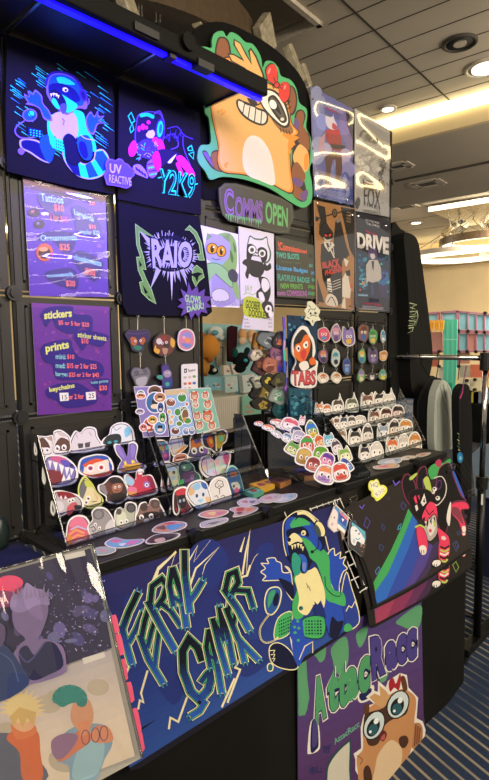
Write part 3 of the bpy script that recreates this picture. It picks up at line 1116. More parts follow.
# ---------------------------------------------------------------- price signs in sleeves
plS = wallplane(YW - 0.006)
SK, RED, YE, DK = '9ad4f0', 'ff7a6a', 'e4ea78', '33207a'
s = Sheet(plS, 18,174,5.2)
s.board([(24,18),(452,118),(468,640),(60,634)],'5a2fae', .003, side='c8c0d8')
s.poly([(24,18),(452,118),(453,140),(26,52)],'74306e')
s.scatter(rs, (60,80,430,600), 46, ['6a3cc0', '4c2a9e', '7a48c8', '8a4ac0'], 5,16)
for q in ([(96,110),(150,92),(240,110),(280,150),(240,180),(210,260),(150,200),(110,160)],[(300,96),(370,100),(390,130),(400,165),(360,150),(306,130)],[(100,320),(180,296),(290,310),(300,350),(268,410),(220,400),(180,350),(110,350)],
          [(276,420),(330,400),(432,450),(436,486),(400,560),(350,530),(300,480)],[(140,510),(270,490),(310,540),(300,600),(240,590),(160,552)],[(270,180),(320,165),(410,230),(420,320),(310,310),(290,240)]):
    s.blob(q, DK)
s.text('Tattoos', (112,100),(230,116),(116,142), SK, .02)
s.text('$10', (182,156),(234,164),(184,196), RED, .02)
s.text('2 for $15', (158,204),(252,224),(162,240), RED, .01)
s.text('Hats', (306,98),(360,112),(308,122), SK, .02)
s.text('$25', (364,140),(396,146),(366,162), RED, .02)
s.text('Lanyards', (286,182),(388,222),(290,220), SK, .02)
s.text('$15', (364,262),(400,268),(366,286), RED, .02)
s.text('regular $20', (316,288),(418,296),(320,318), SK, .01)
s.text('Ornaments', (110,318),(300,314),(114,350), SK, .02)
s.text('$25', (210,362),(264,366),(212,400), RED, .02)
s.text('deskmats', (286,416),(430,452),(286,446), SK, .025)
s.text('$50', (344,486),(396,498),(346,526), RED, .02)
s.text('mousepads', (146,520),(280,508),(150,546), SK, .02)
s.text('$20', (244,552),(292,556),(246,586), RED, .02)
s.oval(134,408,44,46, 'd05a48', n=24); s.oval(134,412,32,30, '30181c'); s.oval(128,392,24,12, 'e89a70'); s.line([(104,430),(130,424),(164,432)],1, 'd8a080')
s.oval(80,200,34,22, '3a2a58'); s.oval(106,262,30,22, '2e2448'); s.oval(72,196,10,8, 'c06a80'); s.oval(100,258,9,8, '8a6aa0')
o = s.build('price_sign', 'gloss_print', None, 'purple price sign listing hats, deskmats $50 and mousepads, above the other', 'price sign', 'price signs on the wall')
sleeve(o, plS, [(16,8),(458,108),(474,648),(52,640)][:2] + [(52,640),(474,648)],.0045,.0036, ((1.3,.3,0.4),(3.1,-.5,1.3),(5.5,.4,2)),(18,174,5.2))

s = Sheet(plS, 28,300,5.56)
s.board([(18,16),(448,38),(462,612),(52,640)],'6a3292', .003, side='b0a8c0')
s.poly([(18,16),(448,38),(449,60),(20,40)],'7a3a94')
s.scatter(rs, (40,60,440,600), 60, ['7a3c9e', '5c2c86', '86459e', '9a3f8e'], 5,18)
for q in ([(64,80),(110,40),(240,36),(250,76),(340,86),(356,130),(346,180),(300,150),(240,190),(160,160),(130,110),(96,150),(76,110)],
          [(256,178),(330,168),(440,196),(436,222),(400,260),(330,246),(300,280),(262,230)],
          [(66,270),(110,236),(226,220),(246,270),(290,320),(400,350),(410,420),(300,440),(160,440),(130,360),(84,340)],
          [(96,500),(160,466),(270,460),(340,500),(380,530),(360,580),(210,600),(150,560),(106,540)],[(340,450),(440,436),(446,470),(430,530),(380,500)]):
    s.blob(q, '34217e')
s.text('stickers', (84,64),(238,50),(86,108), YE, .035)
s.text('$5 or 5 for $20', (164,112),(334,126),(166,140), RED, .02)
s.text('sticker sheets', (270,178),(430,200),(272,206), YE, .02)
s.text('$10', (290,212),(330,216),(292,244), RED, .02)
s.text('prints', (90,250),(220,226),(96,304), YE, .035)
s.text('mini:', (148,300),(204,302),(150,328), '8fd6d0', .02)
s.text('$10', (212,302),(252,304),(212,330), RED, .02)
s.text('med:', (148,348),(202,350),(150,378), '8fd6d0', .02)
s.text('$15 or 2 for $25', (210,350),(376,356),(212,382), RED, .02)
s.text('large:', (148,398),(216,400),(150,430), '8fd6d0', .02)
s.text('$25 or 2 for $45', (222,402),(390,404),(222,430), RED, .02)
s.text('holo prints', (344,450),(440,440),(346,472), '8fd6d0', .015)
s.text('$30', (390,474),(434,474),(390,506), RED, .02)
s.text('keychains', (112,486),(252,460),(116,520), YE, .03)
s.text('or 2 for', (220,524),(304,520),(222,552), RED, .02)
s.poly([(170,516),(220,514),(222,558),(174,562)],'f2f0ea'); s.poly([(316,512),(370,508),(374,552),(320,556)],'f2f0ea')
s.text('15', (184,528),(212,526),(186,554), '222222', .0); s.text('25', (330,520),(362,518),(332,546), '222222', .0)
o = s.build('price_sign', 'gloss_print', None, 'purple price sign listing stickers, prints and keychains in yellow lettering', 'price sign', 'price signs on the wall')
sleeve(o, plS, [(8,6),(456,30),(42,648),(470,620)],.0045,.0004, ((1.1,.2,0.4),),(28,300,5.56))

# ---------------------------------------------------------------- big cut-out raccoon board
arc = MB()
pa = wallplane(YW - 0.002)
q = [pa.hit(*p) for p in spline([(196,200),(186,120),(190,40),(215,22),(250,34),(282,56),(304,84),(311,120),(312,200)],False)]
arc.prism([pa.at(a, b, 0.004) for a, b in q], pa.n * -0.02)
arc.build('arched_panel', 'black_fabric', wall, 'black arched top panel')
s = Sheet(wallplane(YW - 0.022), 195,25,4.075)
G, OR, TN, BR, OUT = '4cb070', 'e8912f', 'e8b26a', '8a5230', '2a211c'
out = [(2,100),(36,92),(62,96),(64,60),(78,34),(108,28),(124,50),(140,32),(170,44),(200,72),(232,82),(262,130),(270,176),(284,150),(312,152),(334,176),(346,210),(384,226),(408,262),(420,318),(448,342),(452,372),(448,420),(466,460),(474,540),(462,590),(472,650),(470,716),(436,746),(380,720),(300,668),(200,632),(110,620),(58,632),(38,600),(8,560),(6,520),(20,492),(56,486),(58,440),(50,380),(34,352),(12,200)]
s.board(out, G, .006, True, '2c6b44')
inner = [(c0_ * .955 + 11, c1_ * .955 + 17) for c0_, c1_ in out]
# feet, tail, ears
s.blob([(24,520),(40,514),(58,540),(64,518),(92,514),(112,560),(110,600),(70,590),(44,560)],OUT)
s.blob([(28,524),(40,520),(58,546),(68,580),(50,556)],'6a4a86')
s.blob([(66,524),(90,520),(106,560),(104,596),(74,584),(62,548)],BR)
s.blob([(404,360),(430,346),(446,372),(436,420),(462,450),(466,520),(458,580),(436,610),(446,660),(452,706),(430,722),(392,690),(386,620),(390,540),(396,430)],OUT)
s.blob([(410,364),(430,352),(440,376),(428,420),(408,420)],BR)
s.blob([(404,404),(432,410),(458,456),(460,510),(432,500),(404,450)],BR)
s.blob([(402,380),(420,400),(410,440),(398,420)],'6a4a86')
s.blob([(404,510),(424,488),(456,520),(458,580),(440,600),(404,570),(394,540)],TN)
s.blob([(440,540),(456,524),(456,580),(442,592)],OR)
s.blob([(392,580),(412,560),(444,610),(438,640),(408,660),(390,630)],BR)
s.blob([(396,624),(420,628),(436,650),(410,668),(392,650)],'6a4a86')
s.blob([(386,662),(400,650),(446,690),(440,716),(400,700)],BR)
s.blob([(424,690),(452,672),(454,700),(434,720)],'6a4a86')
s.blob([(78,130),(84,64),(104,50),(128,62),(140,100),(136,140)],OUT); s.blob([(84,130),(90,70),(104,56),(124,68),(134,104),(130,140)],BR)
s.blob([(380,250),(402,262),(412,310),(402,360),(380,366),(370,300)],OUT); s.blob([(382,258),(398,270),(406,312),(396,352),(380,358)],BR)
# body
body = [(58,350),(60,250),(90,160),(130,130),(180,160),(240,210),(290,236),(340,262),(376,320),(390,400),(420,440),(402,456),(420,466),(396,480),(398,500),(384,520),(388,600),(392,690),(300,650),(200,616),(110,604),(84,560),(88,500),(76,440)]
s.blob(body, OUT)
s.blob([(c0_ + (230 - c0_) * .022, c1_ + (400 - c1_) * .022) for c0_, c1_ in body], OR)
s.blob([(c0_ + (225 - c0_) * .07, c1_ + (390 - c1_) * .05) for c0_, c1_ in body], TN)
s.poly([(360,436),(420,460),(398,476),(404,490),(386,500),(384,530),(372,500),(376,470),(350,450)],OR)
s.blob([(188,560),(194,490),(220,454),(262,464),(300,520),(318,600),(316,654),(260,636),(208,612)],'e8e0e4')
# hair tuft
s.poly([(196,180),(140,150),(126,118),(152,120),(184,138),(150,84),(152,58),(180,76),(204,120),(222,152),(210,108),(222,94),(246,130),(276,204),(282,240),(230,220)],OUT)
s.poly([(200,178),(146,148),(134,124),(152,126),(196,152),(158,86),(156,66),(178,80),(200,124),(226,166),(218,112),(222,104),(240,134),(268,204),(272,234),(232,214)],TN)
# eyes: left mostly behind the canopy, right one large
s.blob([(100,168),(130,156),(170,170),(204,206),(180,230),(130,220)],OUT); s.blob([(108,170),(132,163),(166,176),(196,206),(176,222),(134,212)],'e6e2dc')
s.blob([(306,380),(330,360),(386,412),(392,444),(350,436),(322,410)],'96653c')
s.blob([(250,276),(280,260),(322,270),(362,316),(380,376),(378,414),(350,420),(306,384),(270,340),(254,304)],OUT)
s.blob([(256,280),(282,268),(318,278),(354,320),(372,376),(370,406),(350,410),(312,378),(276,338),(260,304)],'f0ece4')
s.blob([(292,300),(316,288),(344,322),(368,378),(364,398),(346,400),(318,368),(298,334)],OUT)
s.blob([(300,306),(316,300),(340,330),(360,378),(350,388),(322,356)],'5a534c')
s.blob([(304,310),(318,308),(334,334),(346,368),(326,352),(308,330)],'1c1815')
s.oval(312,326,14,20, 'f6f2ec', -25); s.oval(350,386,8,7, 'd8d0c8')
for a, b in (((366,330),(382,312)),((372,344),(386,334)),((360,318),(370,302)),((316,262),(310,250)),((288,256),(282,246)),((268,262),(258,254))):
    s.line([a, b], 1.1, OUT)
for k in range(4): s.line([(340 + k * 12,420 + k * 4),(346 + k * 12,440 + k * 3)],.9, OUT)
# grin
s.blob([(162,312),(176,304),(200,320),(234,330),(250,340),(280,350),(292,372),(288,402),(262,412),(220,396),(184,368),(166,338)],OUT)
s.blob([(170,314),(178,310),(200,326),(236,338),(250,348),(278,358),(286,374),(280,398),(262,404),(222,388),(190,362),(172,336)],'e4ded4')
for a, b in (((196,322),(188,364)),((218,334),(210,384)),((242,340),(236,396)),((266,352),(262,406))):
    s.line([a, b], 1.0, OUT)
s.line([(172,308),(200,318),(236,330),(262,322)],1.4, OUT, smooth=True)
s.blob([(206,300),(240,310),(248,330),(226,330)],OUT)
# bow
for p in ([(280,180),(300,158),(320,166),(332,200),(330,240),(318,246),(292,232),(282,210)],[(338,260),(350,236),(374,238),(384,262),(378,304),(358,322),(340,300)]):
    s.blob(p, OUT); s.blob([(c0_ + (330 - c0_) * .03 + (3 if c0_ < 330 else -2), c1_ + (240 - c1_) * .06) for c0_, c1_ in p], 'd8342c')
s.oval(327,247,13,14, OUT); s.oval(327,247,9,10, 'd8342c'); s.oval(296,190,5,14, 'f08a80', 20); s.oval(360,256,4,10, 'f08a80', 20)
for a, b in (((322,236),(314,214)),((316,246),(300,236)),((338,256),(352,262)),((338,248),(352,246))): s.line([a, b], .9, OUT)
for x, y in ((90,356),(102,350),(112,358),(104,366),(116,572),(124,566),(120,580)): s.oval(x, y, 4,6, OR, 30)
s.build('raccoon_cutout', 'paper_print', None, 'large green-edged cut-out board of a grinning tan raccoon with red bow', 'sign board')

# ---------------------------------------------------------------- commissions signs and prints
s = Sheet(wallplane(YW - 0.016), 195,170,3.76)
s.board([(84,70),(108,50),(150,52),(240,76),(340,112),(362,130),(368,180),(354,214),(350,238),(310,240),(200,212),(120,192),(98,168),(86,120)],'45443a', .006, side='26251f')
s.line([(90,74),(110,57),(150,59),(240,83),(336,118),(356,134),(361,180),(348,212),(344,230),(310,233),(200,205),(122,185),(104,164),(93,120)],.5, '5e5c50', True)
V1, G1 = '8a5fb8', '66ae6c'
s.text('C', (104,66),(140,74),(106,168), V1,.05)
s.text('OMMS', (146,98),(250,118),(146,184), V1,.04)
s.text('C', (108,74),(136,80),(110,160), '45443a', -.02); s.text('OMMS', (148,104),(247,122),(149,178), '5a4a74', -.02)
for k in range(16):
    x = 112 + k * 8.6
    s.poly([(x - 3,166 + k * 1.5),(x + 4,167 + k * 1.5),(x + 1,182 + k * 1.6 + (k % 3) * 7)],G1)
s.text('OPEN', (260,116),(344,144),(260,200), G1,.03, (344,218))
s.build('commission_sign', 'paper_print', None, 'dark board hand-lettered COMMS OPEN in purple and green', 'sign')

s = Sheet(wallplane(YW - 0.010), 195,170,3.76)
s.board([(12,206),(160,242),(166,518),(50,514)],'e8e4f0', .003, side='d8d4e4')  # white paper with the strip's violet light tinted into the colour
s.poly([(30,380),(163,390),(165,512),(52,508)],'b8aee6')
s.blob([(60,400),(90,380),(150,400),(160,470),(120,510),(70,505)],'9d92d8')
s.blob([(54,290),(70,250),(120,236),(150,268),(156,340),(150,400),(162,440),(160,490),(140,450),(120,380),(80,350),(50,340)],'86b070')
s.blob([(40,260),(50,240),(90,246),(124,264),(130,310),(110,346),(70,350),(40,332),(34,296)],'a8a0e6')
for p in ([(38,268),(44,236),(62,250)],[(100,250),(128,240),(126,274)]):
    s.poly(p, '7a9a70')
s.oval(62,296,22,22, '4a2a10'); s.oval(62,296,19,19, 'e8a020'); s.oval(62,298,7,14, '301808'); s.oval(68,290,4,4, 'f8f0d0')
s.oval(96,306,19,22, '4a2a10'); s.oval(96,306,16,19, 'e8a020'); s.oval(96,308,6,13, '301808'); s.oval(101,300,3,4, 'f8f0d0')
s.line([(60,330),(76,338),(92,334)],.7, '3a3470', smooth=True); s.blob([(52,336),(80,344),(108,346),(96,358),(66,354)],'90b4d0')
s.blob([(42,352),(80,352),(120,380),(140,430),(132,440),(96,410),(74,390),(50,420),(40,400)],'8fc090')
s.line([(42,352),(80,352),(120,380),(140,430),(132,440),(96,410),(74,390)],.6, '44506a', smooth=True)
s.blob([(62,460),(90,446),(120,460),(124,486),(90,496),(64,486)],'cfcaf0'); s.line([(62,460),(90,446),(120,460),(124,486),(90,496),(64,486)],.6, '6a7a50', True, True)
s.blob([(122,384),(140,372),(158,392),(154,420),(136,420),(124,404)],'3c3a52')
s.blob([(130,300),(142,330),(138,350),(130,330)],'4e7a40'); s.blob([(140,270),(152,300),(146,310)],'4e7a40')
s.text('GOBLINS', (60,490),(152,492),(60,508), '9088c8', .0)
s.build('art_print', 'paper_print', None, 'lavender art print of a green hooded cat with orange eyes', 'art print', 'portrait prints under the commission sign')

s = Sheet(wallplane(YW - 0.010), 195,170,3.76)
s.board([(162,212),(294,240),(296,514),(170,506)],'dcd8f0', .003, side='d0cce4')  # paper is white, the violet cast of the strip is coloured in
BK = '2b2a2e'
s.blob([(196,268),(204,246),(222,256),(250,258),(268,250),(274,280),(284,310),(280,340),(262,352),(256,330),(198,320),(192,296)],'4e6a5a')
s.blob([(200,270),(206,252),(222,262),(250,264),(266,256),(270,282),(278,310),(274,336),(262,344),(256,326),(202,316),(196,296)],'e2dff2')
s.blob([(194,284),(214,280),(226,300),(210,330),(204,350),(192,336)],BK)
s.blob([(232,300),(250,290),(268,304),(268,336),(252,350),(244,330)],BK)
s.oval(212,300,17,18, BK); s.oval(212,300,14,15, 'f0eef6'); s.oval(212,301,8,9, '6e7a70'); s.oval(213,300,4,5, BK)
s.oval(250,314,16,17, BK); s.oval(250,314,13,14, 'f0eef6'); s.oval(250,315,8,9, '6e7a70'); s.oval(250,314,4,5, BK)
s.line([(222,318),(230,324),(238,320)],.7, BK, smooth=True); s.oval(230,312,5,3, BK)
s.blob([(196,334),(220,340),(252,350),(258,380),(240,404),(214,400),(202,390),(196,410),(186,394),(192,366),(176,352),(180,340)],BK)
s.blob([(258,346),(268,360),(280,350),(284,370),(268,380),(256,372)],BK)
s.blob([(236,404),(262,404),(276,420),(282,460),(270,500),(252,520),(232,490),(228,460),(244,440)],BK)
s.blob([(250,410),(268,412),(278,440),(260,460),(248,440)],'e2dff2'); s.blob([(236,464),(250,460),(260,488),(246,500)],'e2dff2')
s.text('JAY', (184,432),(214,436),(184,462), '8fb070', .0)
s.line([(180,470),(196,462),(214,470),(226,462)],.9, '9ac078', smooth=True)
s.build('art_print', 'paper_print', None, 'lavender art print of a black and white big-eyed raccoon', 'art print', 'portrait prints under the commission sign')

s = Sheet(wallplane(YW - 0.020), 190,200,3.546)
s.board([(188,352),(206,340),(240,348),(262,362),(288,356),(296,380),(294,466),(182,456),(190,410)],'d0cce0', .003, side='c0bcd0')
s.blob([(188,352),(206,342),(236,350),(250,366),(274,384),(276,414),(240,420),(196,412),(186,388)],'b6c23c')
s.text('GOOBER', (196,354),(248,362),(194,384), '3a4a18', .03)
s.text('DOODLES!', (206,386),(274,398),(206,412), '3a4a18', .03)
s.blob([(252,372),(262,360),(286,364),(294,396),(276,420),(262,400)],'2e2c34'); s.oval(276,386,12,14, 'e8e4f0'); s.oval(284,404,8,12, 'e8e4f0'); s.oval(276,386,4,6, '2e2c34')
for k, (a, b) in enumerate((('ink', '$5'),('color', '$10'),('shaded', '$15'))):
    y = 418 + k * 13
    s.text(a, (190, y),(206 + k * 2, y + 1),(190, y + 7), '55536a', .0); s.text(b, (276, y + 2),(288, y + 3),(276, y + 9), '55536a', .0)
s.build('doodle_sign', 'paper_print', None, 'small white price sheet with yellow-green GOOBER DOODLES header', 'sign')

s = Sheet(wallplane(YW - 0.012), 270,230,9.76)
s.board([(44,60),(420,150),(452,676),(62,652)],'4a4a40', .004, side='201f1b')
s.text('!Commissions!', (70,110),(352,196),(76,196), 'e0604a', .03, (352,232))
s.text('TWO SLOTS', (48,216),(274,236),(52,272), '4fae9e', .04)
s.text('currently 1 open', (96,300),(294,318),(96,316), '5a8a5a', .0)
s.text('License Badges', (54,338),(362,380),(56,404), '4d9bd6', .03, (362,432))
s.text('FLAT/FLEX BADGE', (66,430),(378,468),(70,492), '4fae9e', .02, (378,520))
s.text('NEW PRINTS', (94,520),(310,530),(96,570), '6cb052', .02)
s.text('comic', (60,590),(146,594),(62,636), 'b06ab8', .02)
s.text('COMMISSIONS', (156,588),(352,596),(158,642), 'b06ab8', .02)
for x, y, t, c in ((372,236, '$80', '2c2c26'),(372,330, '$60', '4fae9e'),(392,402, '$45', '4d9bd6'),(400,470, '$40', '4fae9e'),(364,534, '$10', '6cb052'),(400,540, '$20', '6cb052'),(362,600, '$55', '4fae9e'),(398,606, '$75', '6cb052')):
    s.text(t, (x, y),(x + 34, y + 4),(x, y + 36), c, .02)
s.build('commission_menu', 'paper_print', None, 'dark chalk-style menu headed Commissions beside the tan horned poster', 'sign')

# ---------------------------------------------------------------- four film-style posters in sleeves
plP = wallplane(YW - 0.019)
r1 = random.Random(21)
s = Sheet(plP, 308,80,6.25)
s.board([(14,38),(274,182),(276,780),(36,726)],'5d62a8', .003, side='c0bcc8')
s.poly([(200,170),(274,200),(276,480),(240,420),(190,300)],'7a6aa8'); s.poly([(230,180),(274,200),(275,380),(240,280)],'241a44')
s.poly([(16,60),(90,110),(110,300),(40,420),(24,300)],'8088c8')
for x, y, r in ((50,80,34),(40,110,26),(80,130,24),(66,180,20)): s.oval(x, y, r, r * 1.2, '8f96c0')
for x, y, r, c in ((60,400,40, 'a0a4d0'),(100,440,44, 'b0a8d0'),(50,480,46, '9aa0d0'),(210,520,50, 'a8a0cc'),(250,560,44, '8a88c0'),(230,470,36, 'b8a8cc')):
    s.oval(x, y, r, r * 1.1, c)
for x, y, r, c in ((56,620,40, '3a4a90'),(130,600,40, '4456a0'),(100,680,40, '34408a'),(170,680,40, '4a5cac'),(230,640,40, '3a4a98'),(250,720,40, '34408a'),(60,690,26, '7a8ac8'),(200,720,34, '5a6cb8'),(150,560,24, '6a78b8')):
    s.oval(x, y, r * .7, r * 1.6, c); s.oval(x - 4, y - r * .5, r * .3, r * .8, '7f8cc8')
s.text('REVENGE', (56,112),(216,176),(58,158), '9aa0c8', .04, (216,216))
s.text('REVENGE', (106,168),(184,200),(108,184), 'c83a58', .03)
s.poly([(100,480),(150,450),(206,470),(210,560),(192,620),(172,620),(166,500),(150,500),(140,560),(124,650),(102,650),(110,560)],'5a3030')
s.blob([(98,655),(122,650),(128,668),(110,680)],'e0b0b8'); s.blob([(172,618),(196,620),(200,634),(178,634)],'2a2030')
s.poly([(104,320),(140,300),(190,310),(206,380),(200,450),(150,440),(130,400),(112,380)],'a82f38')
s.poly([(104,330),(66,370),(60,440),(90,470),(96,450),(84,430),(100,380)],'c89aa8')
s.poly([(130,400),(226,410),(228,426),(180,436),(150,430)],'2a2030')
s.blob([(104,250),(108,210),(124,230),(146,232),(154,214),(160,250),(176,280),(170,310),(140,310),(114,290)],'c8c0d4')
s.blob([(150,270),(176,290),(166,312),(146,300)],'b04048'); s.poly([(104,222),(110,206),(122,232)],'70708a')
for k in range(5): s.line([(60 + k * 4,676 + k * 9),(240,716 + k * 9)],.5, 'b8b8d8')
o = s.build('film_poster', 'gloss_print', None, 'violet and blue poster of a red-shirted fox figure among clouds, upper left of four', 'poster', 'film posters in clear sleeves')
sleeve(o, plP, [(12,32),(276,176),(34,740),(278,788)],.004,.0034, ((1.0,.08,2.6),(2.1,.12,0.8)),(308,80,6.25))

s = Sheet(plP, 350,100,6.78)
s.board([(30,58),(264,206),(262,792),(30,752)],'a9a6a2', .003, side='c0bcc0')
s.poly([(34,110),(262,230),(262,330),(200,320),(40,260)],'8f8c8a')
s.text('FANTASTIC MISTER', (44,104),(256,196),(44,124), '6c6866', .0, (256,214))
for i in range(44):
    x, y = r1.uniform(50,230), r1.uniform(270,480)
    s.oval(x, y, r1.uniform(10,28), r1.uniform(14,34), r1.choice(['bdb9b2', 'a8a49e', 'cfcac0', '98948e', 'd8d2c6']), r1.uniform(0,90))
s.line([(62,250),(80,214),(120,220),(130,260)],2.2, '3a3836', smooth=True)
s.blob([(98,240),(130,230),(180,260),(180,300),(140,292),(110,270)],'4a4846')
for i in range(60):
    x, y = r1.uniform(60,230), r1.uniform(280,520)
    s.line([(x, y),(x + r1.uniform(-22,22), y + r1.uniform(-30,30))],.4, r1.choice(['5c5854', '7c7872', '4a4642', 'e0dcd4']))
for i in range(40):
    x, y = r1.gauss(215,18), r1.gauss(500,60)
    s.line([(x, y),(x + r1.uniform(-20,20), y + r1.uniform(-34,34))],.6, '34302e')
s.poly([(80,540),(180,556),(194,530),(190,600),(140,620),(90,590)],'2c2624')
for k in range(4):
    s.poly([(92 + k * 24,556 + (k % 2) * 4),(110 + k * 24,560),(112 + k * 22,596),(98 + k * 22,590)],'8a3a34' if k != 3 else 'd8d0c8')
s.line([(88,548),(140,568),(186,550)],1.2, 'e6e0d8', smooth=True)
s.text('FOX', (90,590),(200,612),(88,712), '1a1816', -.01, (198,742))
for k in range(7): s.line([(94 + k * 16,690 + k * 5),(95 + k * 16,716 + k * 6)],.6, '1a1816')
s.blob([(30,690),(50,660),(62,690),(46,740),(30,720)],'2e2a28')
for k in range(3): s.line([(78,744 + k * 9),(200,762 + k * 9)],.5, '5a5652')
o = s.build('film_poster', 'gloss_print', None, 'grey sketchy poster lettered FOX with bared teeth, upper right of four', 'poster', 'film posters in clear sleeves')
sleeve(o, plP, [(28,40),(268,196),(28,756),(266,800)],.004,.0034, ((1.1,.1,1.7),(2.3,-.12,2.9)),(350,100,6.78))

s = Sheet(plP, 310,195,6.67)
s.board([(24,36),(296,92),(288,768),(40,736)],'b07c45', .003, side='c0bcc0')
K, W = '1b1614', 'e6dac8'
s.poly([(200,80),(294,96),(292,420),(260,360)],K)
s.poly([(40,66),(96,80),(106,170),(112,240),(60,250),(56,200),(66,170)],K)
s.blob([(54,250),(70,200),(90,210),(110,190),(120,210),(150,250),(146,290),(120,310),(90,300),(70,280)],K)
s.line([(38,160),(120,136),(210,112)],1.4, K); s.rings(160,122,18,30, [(1, K),(.6, '8a6a40'),(.3, K)]); s.oval(42,160,12,16, K)
s.poly([(164,180),(196,150),(236,330),(260,400),(230,430),(190,420),(150,340)],K); s.poly([(170,168),(194,152),(206,172),(176,190)],'8a8078')
s.poly([(70,330),(110,310),(170,330),(240,380),(230,420),(210,440),(210,720),(180,740),(150,700),(110,640),(80,560),(66,440)],K)
s.poly([(88,310),(150,318),(160,336),(120,380),(92,340)],W); s.poly([(100,320),(140,322),(118,368)],K); s.poly([(118,320),(130,318),(126,350)],W)
s.poly([(80,280),(110,300),(146,290),(120,316),(96,308)],'cfc0b0'); s.poly([(92,262),(110,268),(106,280),(94,274)],'ff4a28'); s.poly([(120,268),(134,256),(136,272),(124,280)],'ff4a28')
s.line([(120,350),(140,380),(158,420)],1.2, W); s.line([(150,350),(156,400)],.7, W)
s.text('BLACK', (76,450),(190,420),(80,490), 'd0402c', .04, (200,484)); s.text('PHOENIX', (96,504),(216,474),(96,540), 'd0402c', .03)
s.poly([(110,560),(130,556),(140,600),(144,650),(112,640)],W)
for k in range(4): s.line([(112,580 + k * 18),(140,586 + k * 18)],.7, K); s.line([(146,580 + k * 18),(200,560 + k * 18)],.6, W)
s.blob([(98,720),(110,670),(140,660),(172,690),(180,740),(130,740)],W); s.line([(110,720),(140,680),(170,740)],.8, K, smooth=True)
s.poly([(210,560),(232,520),(250,540),(260,600),(270,620),(260,690),(210,680)],W); s.poly([(214,700),(230,680),(234,760),(204,750)],W); s.poly([(240,480),(252,440),(220,420),(230,470)],W); s.poly([(230,510),(262,500),(266,540),(240,540)],K)
s.poly([(262,600),(280,590),(276,624),(264,624)],'d0402c')
for k in range(4): s.text('FRI', (240,110 + k * 20),(266,116 + k * 20),(240,122 + k * 20), 'a08058', .02)
s.poly([(44,560),(90,720),(44,710)],K); s.poly([(270,640),(288,650),(286,760),(268,756)],'8a5a30')
o = s.build('film_poster', 'gloss_print', None, 'tan and black poster of a red-eyed figure with red lettering, lower left of four', 'poster', 'film posters in clear sleeves')
sleeve(o, plP, [(22,28),(300,86),(38,750),(292,780)],.004,.0020, ((1.0,-.2,0.3),(2.0,.4,2.0)),(310,195,6.67))

s = Sheet(plP, 350,205,7.09)
s.board([(34,46),(278,110),(270,750),(40,724)],'171a2c', .003, side='c0bcc0')
s.poly([(36,330),(276,360),(272,660),(40,650)],'15304a')
s.scatter(r1, (48,350,120,600), 34, ['2a6a9a', '2f8aa8', '1c4a78', '4ac0c8', '163a60'], 8,22)
s.scatter(r1, (200,370,268,620), 34, ['1f8a90', '2a4a9a', '36c0b8', '1a2a60', '3a3a98'], 8,22)
s.scatter(r1, (60,520,110,580), 12, ['7ad8e8', 'c08a70', '4a9ad0'], 6,16)
s.text('FROM THE STREETS', (104,100),(202,122),(104,116), 'c8c4cc', .02); s.text('IT ALL STARTED', (110,122),(204,146),(110,138), 'c8c4cc', .02)
s.text('Fight the', (104,176),(186,206),(104,196), 'b83058', .03)
s.text('DRIVE', (42,194),(270,232),(46,304), 'd6d0cc', .05, (268,356))
s.poly([(124,560),(148,540),(196,550),(200,690),(130,690)],'22243e'); s.poly([(140,560),(160,556),(162,640),(144,640)],'2c3c78')
s.poly([(106,430),(130,390),(190,390),(214,450),(216,520),(200,540),(150,552),(124,540),(112,560)],'c0bab4'); s.poly([(146,400),(164,396),(160,470),(150,440)],'2a2a40')
s.blob([(122,330),(150,310),(182,330),(186,370),(160,390),(128,376)],'5a4a78'); s.poly([(130,318),(140,296),(152,318)],'5a4a78'); s.poly([(166,312),(180,300),(184,330)],'5a4a78'); s.blob([(136,350),(164,346),(172,372),(150,384)],'cfc8d2')
s.blob([(196,560),(230,580),(256,560),(262,600),(240,650),(210,640)],'3a2a60'); s.blob([(204,540),(240,520),(260,480),(268,520),(250,560),(220,570)],'2a6ab0')
s.poly([(54,610),(130,600),(130,612),(54,624)],'101424'); s.poly([(50,632),(120,636),(120,648),(50,644)],'8aa8c8'); s.oval(66,602,8,8, 'd84a58')
s.text('A FILM BY THE NIGHT', (92,690),(218,702),(92,704), 'b83058', .02)
for k in range(3): s.line([(80,716 + k * 9),(230,728 + k * 9)],.5, '9a98a8')
o = s.build('film_poster', 'gloss_print', None, 'dark blue neon-street poster lettered DRIVE, lower right of four', 'poster', 'film posters in clear sleeves')
sleeve(o, plP, [(30,40),(282,104),(38,750),(274,762)],.004,.0016, ((1.3,.2,2.4),(3.0,-.3,0.6)),(350,205,7.09))
for px, py in ((313,99),(349,114),(347,200),(317,196),(317,203),(352,215),(350,306),(318,303),(358,216),(386,226),(357,305)):
    p = atY(px, py, YW - 0.026); mb = MB(); mb.ball(p, 0.004, n=8, m=5); mb.build('poster_pin', 'chrome', wall)

# ================================================================== mats, banner and charms on the table front
# side table left of the cubes, covered in navy, carrying the outer wall column
mb = MB()
mb.box((-0.35,0.93,0.955),(0.562,1.40,0.985))
mb.box((-0.345,0.935,0.01),(0.285,1.395,0.955))
mat('navy_cloth', '232742', 0.9, var=0.15, bs=0.3, bscale=500, spec=0.15)
mb.build('side_table', 'navy_cloth', None, 'navy-covered side table at the left behind the print binder', 'table')
mb = MB()
c = atZ(-6,548,0.985)
mb.tube([(c.x, c.y, .986),(c.x, c.y, 1.0),(c.x, c.y, 1.03),(c.x, c.y, 1.06),(c.x, c.y, 1.075)],.03,20, rs=[.03,.036,.04,.03,.012])
mat('dark_green_gloss', '24302a', 0.3)
mb.build('round_ornament', 'dark_green_gloss', None, 'dark green rounded ornament on the navy side table at the frame edge', 'ornament', smooth=True)

